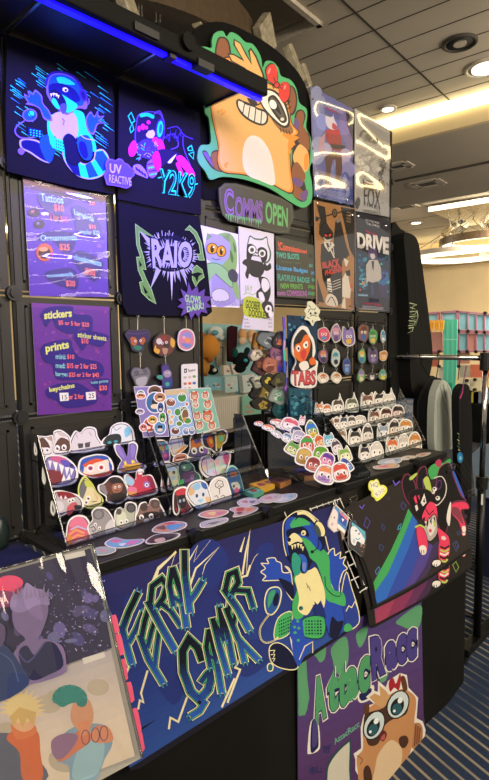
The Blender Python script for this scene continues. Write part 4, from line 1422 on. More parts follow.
def frontplane(xl, xr, xm, zb, yb):
    A = Vector((xl, rail(xl) - .004,0.978)); B = Vector((xr, rail(xr) - .004,0.978)); C = Vector((xm, yb, zb))
    return Plane(A, B - A, A - C)

def lerp(a, b, t): return tuple(a[i] + (b[i] - a[i]) * t for i in range(len(a)))
def bands(s, tl, tr, bl, br, cols, n):
    """printed colour blend: n thin horizontal strips"""
    cs = [lin(c) for c in cols]
    for i in range(n):
        t0, t1 = i / n, (i + 1.02) / n
        f = (i + .5) / n * (len(cs) - 1)
        k = min(int(f), len(cs) - 2)
        c = lerp(cs[k], cs[k + 1], f - k)
        h = s.h
        s._flat([lerp(tl, bl, t0), lerp(tr, br, t0), lerp(tr, br, min(t1,1)), lerp(tl, bl, min(t1,1))],c)
        s.h = h
    s.h += s.STEP

# white wire grid that the mats lean on
gp = frontplane(1.24,1.5,1.37,.665,.80).off(-0.012)
grid = MB()
def gw(a, b, r=0.0018):
    grid.tube([gp.at(*a), gp.at(*b)],r, 6)
for i in range(3,9):
    gw((i * .030,-.012),(i * .030,-.30))
gw((-.28,.006),(.16,.006))
gw((-.02,.006),(-.02,-.05))
for j in range(8):
    gw((.086,-.016 - j * .04),(.244,-.016 - j * .04))
grid.build('wire_grid', 'white_wire', None, 'white wire grid leaning on the table front behind the mats', 'wire grid')

# ---------------------------------------------------------------- blue FERAL GAMER mat
fp = frontplane(0.66,1.36,0.9,.675,.793)
s = Sheet(fp, 0,0,1)
s.board([(94,577),(122,569),(244,537.5),(327,505),(331,504.5),(334,507),(346,560),(357,618),(355.5,627),(350,631),(244,701),(140,768),(130,771),(124,760),(110,680)],'14141f', .004, side='101014')
bands(s, (96,578.5),(330.5,506.5),(129,768),(355,624.5), ['272652', '242d68', '243778', '29488a'], 24)
DKB = '22306e'
s.view(90,490,1.811)
for p in ([(60,200),(90,190),(100,240),(70,250)],[(180,110),(220,90),(250,130),(220,180),(190,170)],[(110,330),(140,300),(180,330),(150,390)],[(240,300),(300,270),(330,300),(280,340)],[(300,110),(330,100),(320,160),(300,180)]):
    s.blob(p, DKB)
CR = 'd8d2a0'
s.tile(1,2)
for p in ([(120,768),(142,712),(212,652),(186,730),(228,690)],[(206,800),(262,690),(300,624),(284,690),(350,604)],[(270,780),(292,716),(386,630),(330,700),(318,740)],[(470,650),(482,610),(488,590)]):
    s.line(p, 2.2, CR, taper=True)
s.tile(2,2)
for p in ([(-10,740),(4,650),(22,560),(12,640),(6,740),(40,670),(54,655)],):
    s.line(p, 2.0, CR, taper=True)
s.view(165,570,4.88)
for p in ([(14,778),(22,722),(60,742),(104,620)],[(412,-20),(396,30),(372,36),(352,80)],[(370,420),(338,478),(362,488),(300,650)],[(335,530),(272,672)]):
    s.line(p, 2.0, CR)
s.view(100,550,4.88)
for p in ([(182,780),(190,735),(208,745),(196,700),(228,590)],[(268,150),(280,100),(368,10)],[(90,690),(110,650),(140,560)]):
    s.line(p, 2.0, CR)
VA, VB = (100,550,4.88),(165,570,4.88)
LET = [  # each letter: view, then strokes of (width in photo pixels, points)
 (VA, [(5.2, [(100,372),(122,460),(150,556)]),(5.0, [(104,392),(136,305),(182,210)]),(4.2, [(136,455),(172,390),(206,308)])]),
 (VA, [(4.8, [(190,418),(232,535),(302,652)]),(4.4, [(196,440),(214,350),(240,268)]),(3.8, [(226,480),(246,400),(270,326)]),(3.8, [(262,570),(272,480),(284,396)])]),
 (VA, [(5.2, [(228,252),(290,370),(360,492)]),(4.6, [(240,262),(250,180),(296,144),(322,178),(304,236),(272,284)]),(4.2, [(290,262),(340,300),(388,372)])]),
 (VA, [(4.4, [(346,92),(334,180),(352,278)]),(5.0, [(348,88),(392,220),(416,378)]),(3.6, [(346,230),(394,262)])]),
 (VA, [(5.2, [(406,6),(408,130),(432,308)]),(4.6, [(428,258),(456,220),(494,156)])]),
 (VB, [(6.4, [(176,446),(152,382),(110,342),(78,400),(82,500),(118,596),(160,636),(204,586),(226,478)]),(4.6, [(166,552),(196,510),(240,474)]),(5.0, [(190,640),(160,690),(118,716)])]),
 (VB, [(4.2, [(206,296),(194,380),(214,478)]),(4.8, [(208,292),(240,430),(268,600)]),(3.2, [(206,420),(246,446)])]),
 (VB, [(4.6, [(224,240),(258,380),(296,508)]),(3.8, [(228,250),(280,350)]),(3.8, [(276,350),(256,186)]),(4.6, [(256,180),(294,310),(324,458)])]),
 (VB, [(4.6, [(288,190),(346,340),(444,442)]),(3.4, [(300,236),(306,160)]),(3.4, [(322,290),(336,204)]),(4.4, [(352,340),(378,452)])]),
 (VB, [(5.0, [(278,98),(342,190),(400,298)]),(4.6, [(284,106),(302,28),(336,14),(348,66),(314,124)]),(4.4, [(332,104),(396,108),(420,188)])])]
h_art = s.h
for v, st in LET:
    s.view(*v)
    st = [(w * 1.22, q) for w, q in st]
    ys = [y for w, q in st for x, y in q]
    y0, y1 = min(ys), max(ys)
    for dw, col in ((3.6, CR),(1.9, '0c0e16'),(.7, '4aa866')):
        for w, q in st:
            e = dw * 1.6
            d0 = Vector(q[0]) - Vector(q[1]); d1 = Vector(q[-1]) - Vector(q[-2])
            s.line([tuple(Vector(q[0]) + d0.normalized() * e)] + q[1:-1] + [tuple(Vector(q[-1]) + d1.normalized() * e)],w + dw, col)
    for w, q in st:
        s.line(q, w - .7, '0f1220')
    for w, q in st:
        for i in range(len(q) - 1):
            for k in range(5):
                a_, b_ = lerp(q[i], q[i + 1], k / 5), lerp(q[i], q[i + 1], (k + 1.05) / 5)
                f = ((a_[1] + b_[1]) / 2 - y0) / (y1 - y0)
                h_k = s.h; s.line([a_, b_], w - .8, lerp(lin('0f1220'), lin('2a55aa'), max(0, (f - .3) / .7))); s.h = h_k
        s.h += s.STEP
    for w, q in st:      # jagged slashes at the stroke ends
        d = (Vector(q[-1]) - Vector(q[-2])).normalized(); n_ = Vector((-d.y, d.x))
        c_ = Vector(q[-1])
        for o_ in (-.5,.4):
            t_ = c_ + n_ * o_ * w * 4
            s.poly([tuple(t_ + n_ * 5), tuple(t_ + d * 20), tuple(t_ - n_ * 5)],'2a55aa'); s.line([tuple(t_ + n_ * 6), tuple(t_ + d * 22), tuple(t_ - n_ * 6)],.5, '4aa866')
# the screaming raccoon
s.h = h_art
s.view(255,505,4.445)
GN, BU, CM, NK = '3f9f58', '2446a2', 'd9d094', '0f1430'
def outlined(p, c, w=1.2, oc=None):
    s.blob(p, c); s.line(p, w, oc or CR, True, True)
outlined([(380,400),(402,300),(425,370),(455,470),(455,530),(405,560),(385,520)],'263a86', .9)
s.line([(400,475),(412,450),(425,458),(440,430),(455,470)],.9, CR)
s.blob([(388,545),(410,528),(430,552),(400,566)],GN)
outlined([(155,300),(130,275),(150,300),(118,300),(112,262),(92,252),(84,238),(62,238),(48,244),(56,262),(24,262),(42,284),(22,300),(44,318),(30,338),(75,338),(112,342),(140,395),(165,420)],BU, 1.0)
s.blob([(100,330),(140,340),(165,360),(168,420),(140,395)],NK)
outlined([(322,215),(346,195),(352,226),(376,212),(374,240),(398,232),(388,262),(406,284),(386,302),(372,350),(368,400),(345,380),(322,320),(316,260)],BU, 1.0)
outlined([(98,505),(160,478),(150,570),(82,596)],GN, .9); outlined([(210,508),(302,500),(296,590),(206,582)],GN, .9, NK)
for k in range(30):
    i, j = k % 6, k // 6
    s.oval(104 + i * 9.5,520 - i * 4 + j * 15,3.6,4.6, NK if (k * 7) % 3 else '1f5f48', n=5)
    s.oval(222 + i * 13,518 + j * 14,4.6,4.6, NK if (k * 5) % 3 else '1f5f48', n=5)
outlined([(60,632),(100,615),(150,650),(186,715),(160,735),(95,722),(62,690)],NK, 1.0)
outlined([(50,715),(62,706),(74,716),(70,738),(52,738)],'24586a', 1.0)
for k in range(3): s.line([(60 + k * 4,650 + k * 18),(82,648 + k * 18),(76,662 + k * 18)],.8, CR)
s.blob([(160,515),(200,500),(215,590),(250,606),(205,690),(186,720),(160,660),(148,590)],BU)
for x, y in ((184,520),(170,545),(188,550),(172,570),(186,604)): s.oval(x, y, 7,6, GN)
s.line([(150,590),(160,650),(155,600)],.9, CR); s.line([(190,690),(215,630),(250,610),(250,660)],.9, CR)
outlined([(300,420),(342,430),(380,450),(390,540),(360,592),(325,582),(300,490)],BU, .4, NK)
s.blob([(335,500),(360,520),(388,520),(362,590),(326,582)],NK)
s.blob([(160,440),(180,380),(165,330),(185,300),(215,470),(190,510),(165,500)],GN)
s.blob([(225,170),(280,190),(322,230),(328,330),(345,380),(388,395),(395,450),(350,440),(310,420),(295,340),(270,270),(240,230)],GN)
s.line([(305,320),(310,370),(345,405),(372,408)],.9, NK, smooth=True); s.line([(372,350),(376,408)],.7, NK)
s.blob([(172,330),(190,306),(238,292),(268,285),(300,370),(306,430),(292,470),(262,440),(225,492),(185,470),(190,420),(178,360)],CM)
s.line([(222,350),(230,370),(226,372)],.6, NK); s.line([(232,362),(240,384)],.6, NK)
s.oval(198,462,10,10, '3a6a5a'); s.oval(196,460,4,4, NK)
s.poly([(250,445),(262,452),(256,430),(272,446),(286,426),(300,462),(312,505),(262,492)],'1b2a66')
# head
s.blob([(124,190),(118,110),(128,70),(170,36),(215,30),(252,52),(290,96),(306,160),(296,200),(262,232),(225,300),(200,305),(160,270),(134,230)],NK)
s.line([(134,230),(122,180),(118,110),(128,70),(170,36),(215,30),(252,52),(292,96),(318,190),(322,205)],1.0, CR, smooth=True)
s.blob([(126,120),(132,76),(160,56),(205,72),(250,84),(276,150),(292,190),(262,222),(235,190),(216,172),(200,150),(150,140),(140,190),(146,230),(132,200)],BU)
s.blob([(150,96),(172,62),(215,66),(240,90),(205,96),(172,108)],GN)
s.blob([(134,118),(170,104),(205,100),(230,120),(232,146),(200,132),(160,136),(140,150)],NK)
s.blob([(200,150),(235,160),(270,200),(310,220),(322,260),(276,262),(240,240),(220,190)],GN)
s.oval(210,128,11,12, CM); s.oval(208,130,4,5, NK)
s.blob([(140,156),(166,128),(196,146),(204,168),(168,176),(146,182)],CM); s.oval(146,158,8,10, NK)
s.blob([(162,220),(196,226),(204,290),(176,318),(158,280)],'2e8f78')
s.blob([(148,186),(184,166),(214,186),(234,226),(232,280),(212,304),(194,290),(198,244),(172,214),(152,206)],NK)
s.blob([(188,222),(216,230),(226,262),(222,300),(204,296),(202,250)],'2a5ab0'); s.blob([(204,262),(220,262),(216,296),(206,292)],'6a78b8')
for x, y in ((160,190),(172,186),(186,182),(198,186),(206,196)): s.poly([(x - 6, y - 8),(x + 6, y - 8),(x, y + 14)],CM)
s.line([(182,42),(216,40),(250,64),(282,108)],3.0, CM, smooth=True); s.line([(172,70),(200,52),(236,70)],1.0, NK, smooth=True)
s.oval(282,112,24,42, NK, -22); s.oval(284,110,18,35, CM, -22); s.oval(272,118,12,30, '3c4a4a', -22)
s.line([(276,150),(274,190),(250,210)],.9, NK, smooth=True); s.oval(248,212,8,7, NK)
outlined([(36,430),(52,380),(90,368),(110,390),(100,450),(70,490),(44,480)],'24508a', 1.3)
s.blob([(50,420),(60,390),(84,384),(70,430),(52,460)],'3c8f68'); s.blob([(74,420),(92,392),(100,410),(92,448),(76,450)],NK)
s.line([(60,486),(30,524),(14,560),(20,600),(44,616),(80,604),(96,590)],1.6, CR, smooth=True); s.line([(60,486),(30,524),(14,560),(20,600),(44,616),(80,604)],.6, NK, smooth=True)
s.build('desk_mat', 'fabric_print', None, 'blue desk mat lettered FERAL GAMER with a screaming green raccoon', 'desk mat', 'desk mats hung on the table front')

# ---------------------------------------------------------------- dark rainbow mats (two alike, one behind the other)
rp0 = frontplane(1.35,2.2,1.75,.658,.795)
def rainbow(s, low):
    s.view(365,450,4.445)
    dy = 92 if low else 0
    def sh(p): return [(x + (0 if low else 0), y + dy) for x, y in p]
    gcol = ['3f9a55', '2c62b4', '30479a', '4c3f86', '3d2f52'] if not low else ['7a3f70', '8f3a56', '7a3052', '5a2c52', '3c2744']
    for c, p in zip(gcol, ([(188,262),(206,290),(160,405),(100,545),(40,632),(33,590),(110,450),(160,340)],
                           [(206,290),(228,320),(192,432),(135,560),(90,662),(44,686),(40,632),(100,545),(160,405)],
                           [(228,318),(242,400),(240,450),(200,560),(163,622),(90,662),(135,560),(192,432)],
                           [(242,400),(290,420),(300,430),(262,520),(215,594),(163,622),(200,560),(240,450)],
                           [(300,420),(330,400),(312,480),(268,562),(215,594),(262,520)])):
        s.poly(sh(p), c)
    # striped sock and paw
    D, P, Wt, YG = '191617', 'cf3a58', 'd8d2cc', 'a9bc5a'
    s.blob(sh([(332,390),(366,388),(372,440),(362,480),(330,500),(322,450)]), P)
    for k in range(5):
        y = 430 + k * 15
        s.line(sh([(330 + k * -1, y),(350, y + 8),(370 - k * 2, y - 4)]), 1.8, (D, YG, Wt)[k % 3], smooth=True)
    s.blob(sh([(290,508),(302,486),(330,488),(336,510),(312,526),(292,522)]), D); s.blob(sh([(294,508),(304,492),(328,492),(330,508),(310,520)]), Wt)
    for x in (302,312): s.line(sh([(x, 508),(x + 2,518)]), .8, D)
    s.blob(sh([(424,352),(440,350),(442,378),(428,382)]), P); s.blob(sh([(428,366),(440,364),(440,378),(430,380)]), Wt)
    for p, c in (([(385,420),(400,405),(412,430),(400,452)],'7f9a4a' if low else '4a4f7a'),):
        s.line(sh(p), .7, c, True)
s = Sheet(rp0,365,450,4.445)
s.board([(-86,300),(373,60),(380,120),(470,430),(472,520),(460,532),(240,680),(40,790),(24,792),(14,780),(4,700),(-40,520)],'201d1b', .004, side='0f0e0d')
rainbow(s, True)
s.line([(18,780),(26,786),(238,674),(464,524)],1.6, '121110')
s.build('desk_mat', 'fabric_print', None, 'second dark rainbow desk mat, its magenta lower edge showing below the other', 'desk mat', 'desk mats hung on the table front')

s = Sheet(rp0.off(0.007), 365,450,4.445)
s.board([(-112,270),(-80,252),(120,152),(240,96),(360,40),(372,36),(382,60),(420,190),(468,420),(468,436),(456,450),(240,600),(60,698),(42,702),(30,694),(20,640),(6,570),(-50,420)],'2c2825', .004, side='100f0e')
for k in range(30):
    x = -60 + k * 17
    s.line([(x, 262 - k * 7.6),(x + 40 + k * 2,330 - k * 5)],.25, '35302d')
rainbow(s, False)
s.line([(-92,268),(-36,430),(16,572),(30,650),(36,690),(46,698),(240,595),(462,442)],2.4, '131211', smooth=True)
s.line([(14,575),(30,650),(40,692)],4.2, '131211')
D, P, Wt, DR = '171415', 'd23b5c', 'd8d2cc', '74304a'
for p, c in (([(160,232),(178,248),(166,268),(154,252)],'4a4a8a'),([(72,330),(84,345),(78,360),(70,346)],'3a4a7a'),([(62,420),(78,432),(70,450),(58,436)],'3a4a7a'),([(0,300),(18,320),(4,350),(-10,336)],'5a4a9a'),([(40,540),(56,520),(62,530),(46,556)],'4a7ab0'),([(144,340),(156,328),(152,350),(140,356)],'4a9ac0'),([(396,420),(402,408),(410,424),(402,440)],'4a4a7a'),([(404,368),(414,360),(418,374),(408,380)],'3a4a7a'),([(436,298),(446,288),(448,304)],'5a3a5a'),([(-62,326),(-50,316),(-42,334),(-54,342)],'4a6a9a'),([(90,214),(104,212),(102,226)],'3a3a5a'),([(-20,390),(-8,380),(0,396),(-12,404)],'4a7ab0')):
    s.line(p, .7, c, True)
s.line([(120,138),(130,158),(150,140)],1.2, '6a58c0'); s.line([(-30,250),(-18,262),(-8,244)],1.0, '6a58c0')
s.poly([(352,66),(372,54),(398,110),(436,205),(442,228),(418,212),(386,136)],'3058b4'); s.poly([(405,160),(436,205),(444,240),(420,226)],'5a4a9a')
s.blob([(276,92),(300,64),(340,60),(372,40),(376,58),(330,80),(316,116),(290,132)],'3f9a55'); s.blob([(308,56),(324,42),(336,56),(330,76),(314,74)],'a83a58')
outl = lambda p, c, oc, w=1.0: (s.blob(p, c), s.line(p, w, oc, True, True))
outl([(318,110),(340,70),(372,62),(385,110),(420,200),(444,226),(400,228),(375,250),(366,320),(345,385),(318,330),(300,250)],D, DR, .8)
outl([(160,160),(168,118),(192,112),(216,150),(222,196),(206,250),(178,220)],D, DR)
outl([(232,96),(262,76),(272,130),(254,190),(226,165)],D, DR)
s.blob([(192,126),(222,104),(226,112),(200,136)],YG_ := 'a9bc5a'); s.blob([(254,136),(276,122),(292,188),(272,184)],YG_); s.line([(252,130),(256,170),(276,200)],1, '5a3a7a', smooth=True)
outl([(188,200),(226,176),(270,178),(302,204),(312,240),(272,300),(232,312),(206,276)],D, '3a2028', .7)
s.oval(324,156,13,23, '4a3068', 10); s.oval(324,156,8,17, D, 10)
s.line([(300,128),(336,120),(356,160),(348,210),(318,246),(300,240)],1.0, 'c8c2bc', smooth=True)
s.poly([(242,236),(258,194),(268,236),(252,252)],Wt); s.poly([(252,232),(258,214),(262,236)],D); s.poly([(210,214),(220,202),(228,238),(220,240)],P); s.poly([(228,206),(236,200),(238,226)],P)
s.poly([(216,250),(226,244),(232,268),(222,274)],Wt); s.blob([(222,280),(236,262),(246,284),(234,308),(222,300)],D)
for x, y, r in ((304,176,10),(298,190,7),(318,216,10)): s.oval(x, y, r, r, Wt); s.oval(x - 2, y - 2, r * .4, r * .4, D)
s.blob([(262,262),(284,232),(310,250),(316,300),(308,335),(272,330),(248,304)],P)
s.line([(262,262),(280,290),(300,270)],.9, D)
outl([(258,340),(302,286),(316,330),(314,376),(282,408),(262,380)],'a8a09c', D, .8); s.blob([(272,340),(298,306),(306,350),(284,384)],'d0c8c2'); s.oval(300,330,9,12, YG_); s.oval(284,360,7,8, 'c04a60')
for k in range(7): s.poly([(250 + k * 8,306 + (k % 3) * 14),(262 + k * 7,298 + (k % 2) * 20),(258 + k * 8,326 + (k % 3) * 8)],Wt if k % 2 else D)
outl([(222,350),(246,344),(266,380),(274,430),(262,462),(240,460),(230,420)],P, DR, .8); s.blob([(234,436),(250,424),(266,436),(264,462),(246,466)],Wt); s.line([(244,446),(246,462)],.7, D); s.line([(254,446),(256,462)],.7, D)
s.line([(216,346),(238,336),(262,350)],1.8, YG_, smooth=True)
outl([(380,244),(412,232),(446,236),(456,262),(420,270),(440,330),(442,360),(426,366),(408,318),(380,284)],P, DR, .8); s.blob([(384,256),(410,262),(424,300),(430,332),(400,300),(380,280)],'7a3a4a'); s.blob([(426,342),(440,342),(440,364),(428,366)],Wt)
s.blob([(364,260),(376,232),(374,300),(368,340),(356,310)],Wt)
s.blob([(318,350),(348,370),(366,392),(350,420),(330,420),(322,390)],P); s.blob([(336,384),(352,390),(350,402),(334,398)],'c8c2bc')
s.build('desk_mat', 'fabric_print', None, 'dark desk mat with rainbow sweep and leaping pink and black canine', 'desk mat', 'desk mats hung on the table front')

# small binder clips that hold the dark mat
for px, py, a in ((352,502,-10),(450,470,-20),(344,517,40),(470,495,-30)):
    q = rp0.off(.013)
    s = Sheet(q, px, py, 1.0)
    mb = MB()
    P0 = [q.at(*s.uv(p), 0.0) for p in ((-4,1),(4,-2),(4.3,.5),(-3.7,3.5))]
    mb.prism(P0, q.n * 0.006)
    t = mb.build('binder_clip', 'black_metal', None, 'small binder clip ' + {352: 'on the left top edge of the rainbow mat', 450: 'at the upper right corner of the rainbow mat', 344: 'between the two hanging charms and the rainbow mat', 470: 'low on the right edge of the rainbow mat'}[px], 'clip', 'binder clips on the dark mat')
    mb = MB()
    mb.tube([q.at(*s.uv(p), .007) for p in ((-2,0),(-4,-3),(3,-6),(4,-3),(2,-1))],.0009,5)
    mb.build('wire_handle', 'steel', t)

# yellow note
s = Sheet(rp0.off(.0125), 362,474,16.3)
pts = [(98,200),(112,130),(150,105),(185,108),(222,84),(258,105),(290,180),(340,180),(395,220),(402,285),(350,360),(270,430),(225,440),(195,390),(150,360),(148,290),(112,260)]
s.board(pts, 'd9dc4a', .002, True, 'a8a838')
s.blob([(120,200),(135,140),(180,130),(225,108),(255,140),(262,200),(330,205),(370,250),(330,320),(250,390),(210,370),(180,330),(180,270),(135,240)],'e6e3c4')
s.text('HQ', (130,150),(250,130),(150,240), '55504a', -.005, (262,220)); s.text('$50', (196,320),(340,230),(226,380), '8a84a0', -.01)
s.build('yellow_note', 'paper_print', None, 'yellow cloud-shaped price note stuck on the dark rainbow mat', 'note')

# two square charms on split rings
def charm(px_pts, base, art, ring, label):
    q = rp0.off(.016)
    s = Sheet(q, 318,495,9.06)
    s.board(px_pts, base, .004, side='d8d4d0')
    art(s)
    o = s.build('acrylic_charm', 'vinyl_print', None, label, 'charm', 'square charms clipped to the rail')
    mb = MB()
    mb.tube([q.at(*s.uv(p), .004) for p in spline(ring)],.0011,6, True)
    mb.build('split_ring', 'steel', o, smooth=True)
def art1(s):
    s.poly([(140,110),(160,108),(262,205),(250,300),(240,330),(170,262)],'2f7fc0'); s.poly([(180,160),(255,228),(240,290),(180,240)],'28409a'); s.poly([(184,140),(262,212),(256,236),(200,180)],'d87a80'); s.poly([(176,262),(236,320),(232,352),(166,290)],'e8e4e0'); s.poly([(162,300),(236,356),(216,420),(176,370)],'8a7462')
    s.blob([(96,230),(120,150),(140,126),(172,170),(166,240),(160,310),(140,330),(92,280)],'ded4cc'); s.oval(140,208,5,11, '2a2a40'); s.oval(112,200,4,9, 'c88a90'); s.oval(120,268,10,16, 'c8a0a0', 20); s.poly([(206,214),(230,226),(214,246)],'f0f0f0')
def art2(s):
    s.poly([(296,246),(420,336),(420,380),(300,300)],'58a8c0'); s.blob([(290,300),(330,290),(380,350),(416,400),(400,450),(350,420),(330,460),(296,440),(288,380)],'dfe2e4')
    s.oval(336,326,8,10, '2a2a30'); s.oval(364,354,7,9, '2a2a30'); s.oval(318,420,14,22, 'b8c0c8'); s.line([(330,392),(352,408),(372,392)],.9, '4aa0c0', smooth=True); s.poly([(392,370),(424,376),(420,410)],'4aa0d0')
    s.scatter(random.Random(4),(380,420,424,520), 8, ['d88a60', '58a8c0', 'c87060'], 5,10)
charm([(140,98),(165,96),(268,200),(270,225),(240,340),(212,424),(84,286),(84,240)],'cfc6be', art1, [(128,60),(150,40),(170,70),(160,110),(140,100)],'square acrylic charm with white face and blue star, left of the hanging pair')
charm([(288,240),(306,232),(432,350),(424,470),(400,560),(382,552),(270,460),(268,380)],'1c1a1c', art2, [(262,160),(290,170),(304,210),(290,240),(272,200)],'square acrylic charm with white face on black, right of the hanging pair')

# ---------------------------------------------------------------- purple banner
bp_ = wallplane(0.832)
s = Sheet(bp_, 295,610,3.76)
s.board([(6,150),(472,-90),(468,200),(470,330),(486,420),(484,520),(300,700),(10,720),(8,400)],'4f3768', .002, side='40305a')
bands(s, (6,150),(472,-90),(10,720),(484,520), ['51427a', '523e78', '553a6c', '4d2f5c'], 14)
GB = '5c9c70'
s.poly([(7,200),(40,184),(44,260),(52,330),(36,394),(12,396)],GB); s.blob([(20,300),(46,300),(44,370),(28,392),(10,390)],GB)
for p in ([(70,160),(112,130),(110,180),(92,196),(80,180)],[(135,140),(190,100),(198,190),(172,240),(150,230),(140,190)],[(228,90),(270,60),(262,110),(240,140)],[(380,40),(470,-20),(466,60),(430,70),(400,60)],[(318,240),(350,220),(340,262),(320,270)]):
    s.blob(p, GB)
def big(ch, q, top, bot):
    tl, tr, bl, br = q
    cx, cy = sum(p[0] for p in q) / 4, sum(p[1] for p in q) / 4
    w = abs(tr[0] - tl[0]) / 2; h = abs(bl[1] - tl[1]) / 2
    def ex(e): return [(p[0] + (1 if p[0] > cx else -1) * e, p[1] + (1 if p[1] > cy else -1) * e) for p in q]
    return [(ch, ex(7), 'e2ddd4', .13),(ch, ex(3), '1f2350', .10),(ch, q, top, .06),(ch, q, bot, .03)]
jobs = []
for ch, q, top, bot in (
    ('A', [(54,262),(116,234),(72,440),(116,400)],'4f9a68', '3a4f86'),('t', [(118,226),(160,208),(122,392),(160,372)],'4f9a68', '3a4f86'),('t', [(156,206),(198,190),(160,380),(196,352)],'4f9a68', '3a4f86'),
    ('a', [(188,222),(234,202),(192,352),(236,322)],'4f9a68', '3a4f86'),('c', [(234,188),(280,160),(238,330),(278,296)],'4f9a68', '3a4f86'),
    ('R', [(280,104),(338,84),(288,268),(338,236)],'4a3f86', '2c3478'),('a', [(336,124),(380,106),(340,236),(382,214)],'4a3f86', '2c3478'),('c', [(378,98),(416,82),(382,214),(416,196)],'4a3f86', '2c3478'),('c', [(414,78),(454,60),(418,200),(454,180)],'4a3f86', '2c3478')):
    jobs.append((big(ch, q, top, bot), q))
for lv in range(3):
    for J, q in jobs:
        ch, (tl, tr, bl, br), c, b = J[lv]
        s.text(ch, tl, tr, bl, c, b, br)
    if lv == 0: s.blob([(56,420),(84,420),(92,500),(84,528),(52,540),(44,526)],'e2ddd4'); s.blob([(236,320),(292,280),(286,330),(244,348)],'e2ddd4')
    if lv == 1: s.blob([(60,420),(80,420),(86,500),(78,522),(56,530)],'1f2350'); s.blob([(240,316),(284,292),(276,326),(248,340)],'1f2350')
    if lv == 2: s.blob([(64,420),(78,420),(82,492),(62,512)],'4a3f78')
s.text('AttacRacc', (140,486),(238,412),(146,506), '6aa890', .02, (240,436))
s.text('by', (104,508),(130,494),(106,546), '2c2c60', .02); s.text('IRL:', (52,590),(96,584),(54,614), '2c2c60', .03)
s.blob([(112,640),(118,580),(150,530),(196,490),(208,494),(206,600),(206,720),(100,720)],'2a4a52'); s.blob([(118,640),(124,586),(154,538),(194,500),(202,504),(200,600),(200,720),(106,720)],'c9c5b4')
ra = [(262,385),(278,360),(300,352),(270,325),(292,305),(312,312),(312,270),(340,296),(350,268),(392,240),(414,246),(420,292),(456,330),(450,408),(474,420),(484,450),(476,510),(440,530),(420,560),(380,606),(350,700),(240,700),(250,640),(228,600),(228,560),(222,540),(250,520),(248,440)]
s.poly(ra, 'e2ddd4'); s.line(ra, 2.2, 'e2ddd4', True)
s.blob([(440,430),(466,424),(478,452),(470,504),(440,520),(430,480)],'b07a50')
for k in range(3): s.line([(452 + k * 8,430 + k * 5),(446 + k * 8,510 - k * 6)],1.6, '7a4a30')
s.blob([(262,385),(285,358),(330,330),(395,296),(425,304),(452,334),(446,410),(440,480),(428,540),(390,600),(340,700),(250,690),(232,600),(230,550),(252,520),(252,440)],'c08a5c')
s.poly([(300,352),(276,326),(296,312),(318,322),(314,282),(340,304),(364,340),(320,366)],'c69a68')
s.blob([(394,252),(410,250),(420,296),(404,300)],'5c3a26'); s.blob([(258,360),(276,352),(272,400),(260,410)],'5c3a26')
s.blob([(258,440),(262,390),(330,366),(352,330),(404,300),(424,340),(414,390),(360,412),(330,440),(310,500),(272,504)],'4a3024')
for cx, cy, rx, ry, rot in ((294,432,34,54,24),(384,354,36,52,24)):
    s.oval(cx, cy, rx + 5, ry + 5, '1c1614', rot); s.oval(cx, cy, rx, ry, 'c9d6d8', rot); s.oval(cx - 3, cy + 8, rx * .66, ry * .68, '1a1a1e', rot); s.oval(cx - 4, cy + 16, rx * .5, ry * .42, '2f5a66', rot); s.oval(cx + 8, cy - 16,9,12, 'e8ecec', rot); s.oval(cx - 14, cy + 24,5,6, 'e8ecec', rot)
s.blob([(314,462),(330,450),(342,466),(330,492),(316,484)],'5a2428'); s.blob([(320,476),(334,464),(334,484),(322,488)],'b05a58')
s.blob([(350,268),(366,254),(376,276),(392,236),(394,270),(386,300),(370,290),(354,306)],'a02430')
s.blob([(296,600),(310,540),(350,490),(380,496),(400,530),(390,590),(350,640),(300,690),(286,650)],'d8bd98')
s.blob([(388,480),(412,470),(424,490),(410,516),(392,510)],'4a2e24'); s.blob([(254,600),(272,582),(286,620),(284,680),(260,660)],'4a2e24')
s.line([(228,545),(250,560),(240,580)],.7, '5a3a26', smooth=True)
s.build('banner', 'fabric_print', None, 'purple fabric banner lettered AttacRacc with a big-eyed raccoon, lowest on the table front', 'banner')

# ---------------------------------------------------------------- print binder in the near left corner
def campt(px, py, depth):
    return Vector((0,0, EYE)) + ray(px, py) * (depth / FPX)
b_rt, b_rb, b_lt = campt(92,546,.86), campt(140,757,.80), campt(0,573,.83)
bpl = Plane(b_rt, b_rt - b_lt, b_rt - b_rb)
binder = thing('print_binder', 'open clear-page print binder with pink index tabs in the near left corner', 'binder', tuple(campt(60,790,.80)))
s = Sheet(bpl.off(-.008), 0,530,3.056)
s.board([(-30,128),(280,42),(292,62),(436,690),(300,764),(-30,850)],'9f9b92', .006, side='c8c4ba')
s.build('page_stack', 'paper_print', binder)
for i, q in enumerate(([(326,262),(356,258),(366,312),(338,322)],[(338,320),(370,316),(382,378),(352,390)],[(352,398),(384,392),(392,458),(364,466)],[(366,470),(402,462),(412,524),(380,532)],[(384,550),(420,542),(434,614),(398,624)],[(400,618),(432,606),(444,672),(412,690)])):
    s = Sheet(bpl.off(-.006 - .001 * i), 0,530,3.056)
    cx, cy = sum(p[0] for p in q) / 4, sum(p[1] for p in q) / 4
    rq = []
    for k in range(4):
        a, b, c_ = Vector(q[k - 1]), Vector(q[k]), Vector(q[(k + 1) % 4])
        for t in (.25,.08): rq.append(tuple(b + (a - b) * t * (.35 / .25 if t == .25 else 1)))
        rq.append(tuple(b + (c_ - b) * .25))
    s.board([q[0] and (q[0][0] - 30, q[0][1] + 4)] + rq[3:9] + [(q[3][0] - 30, q[3][1] + 4)],'e0577c', .002, side='b04060')
    s.build('index_tab', 'vinyl_print', binder, 'pink index tab')
s = Sheet(bpl, 0,530,3.056)
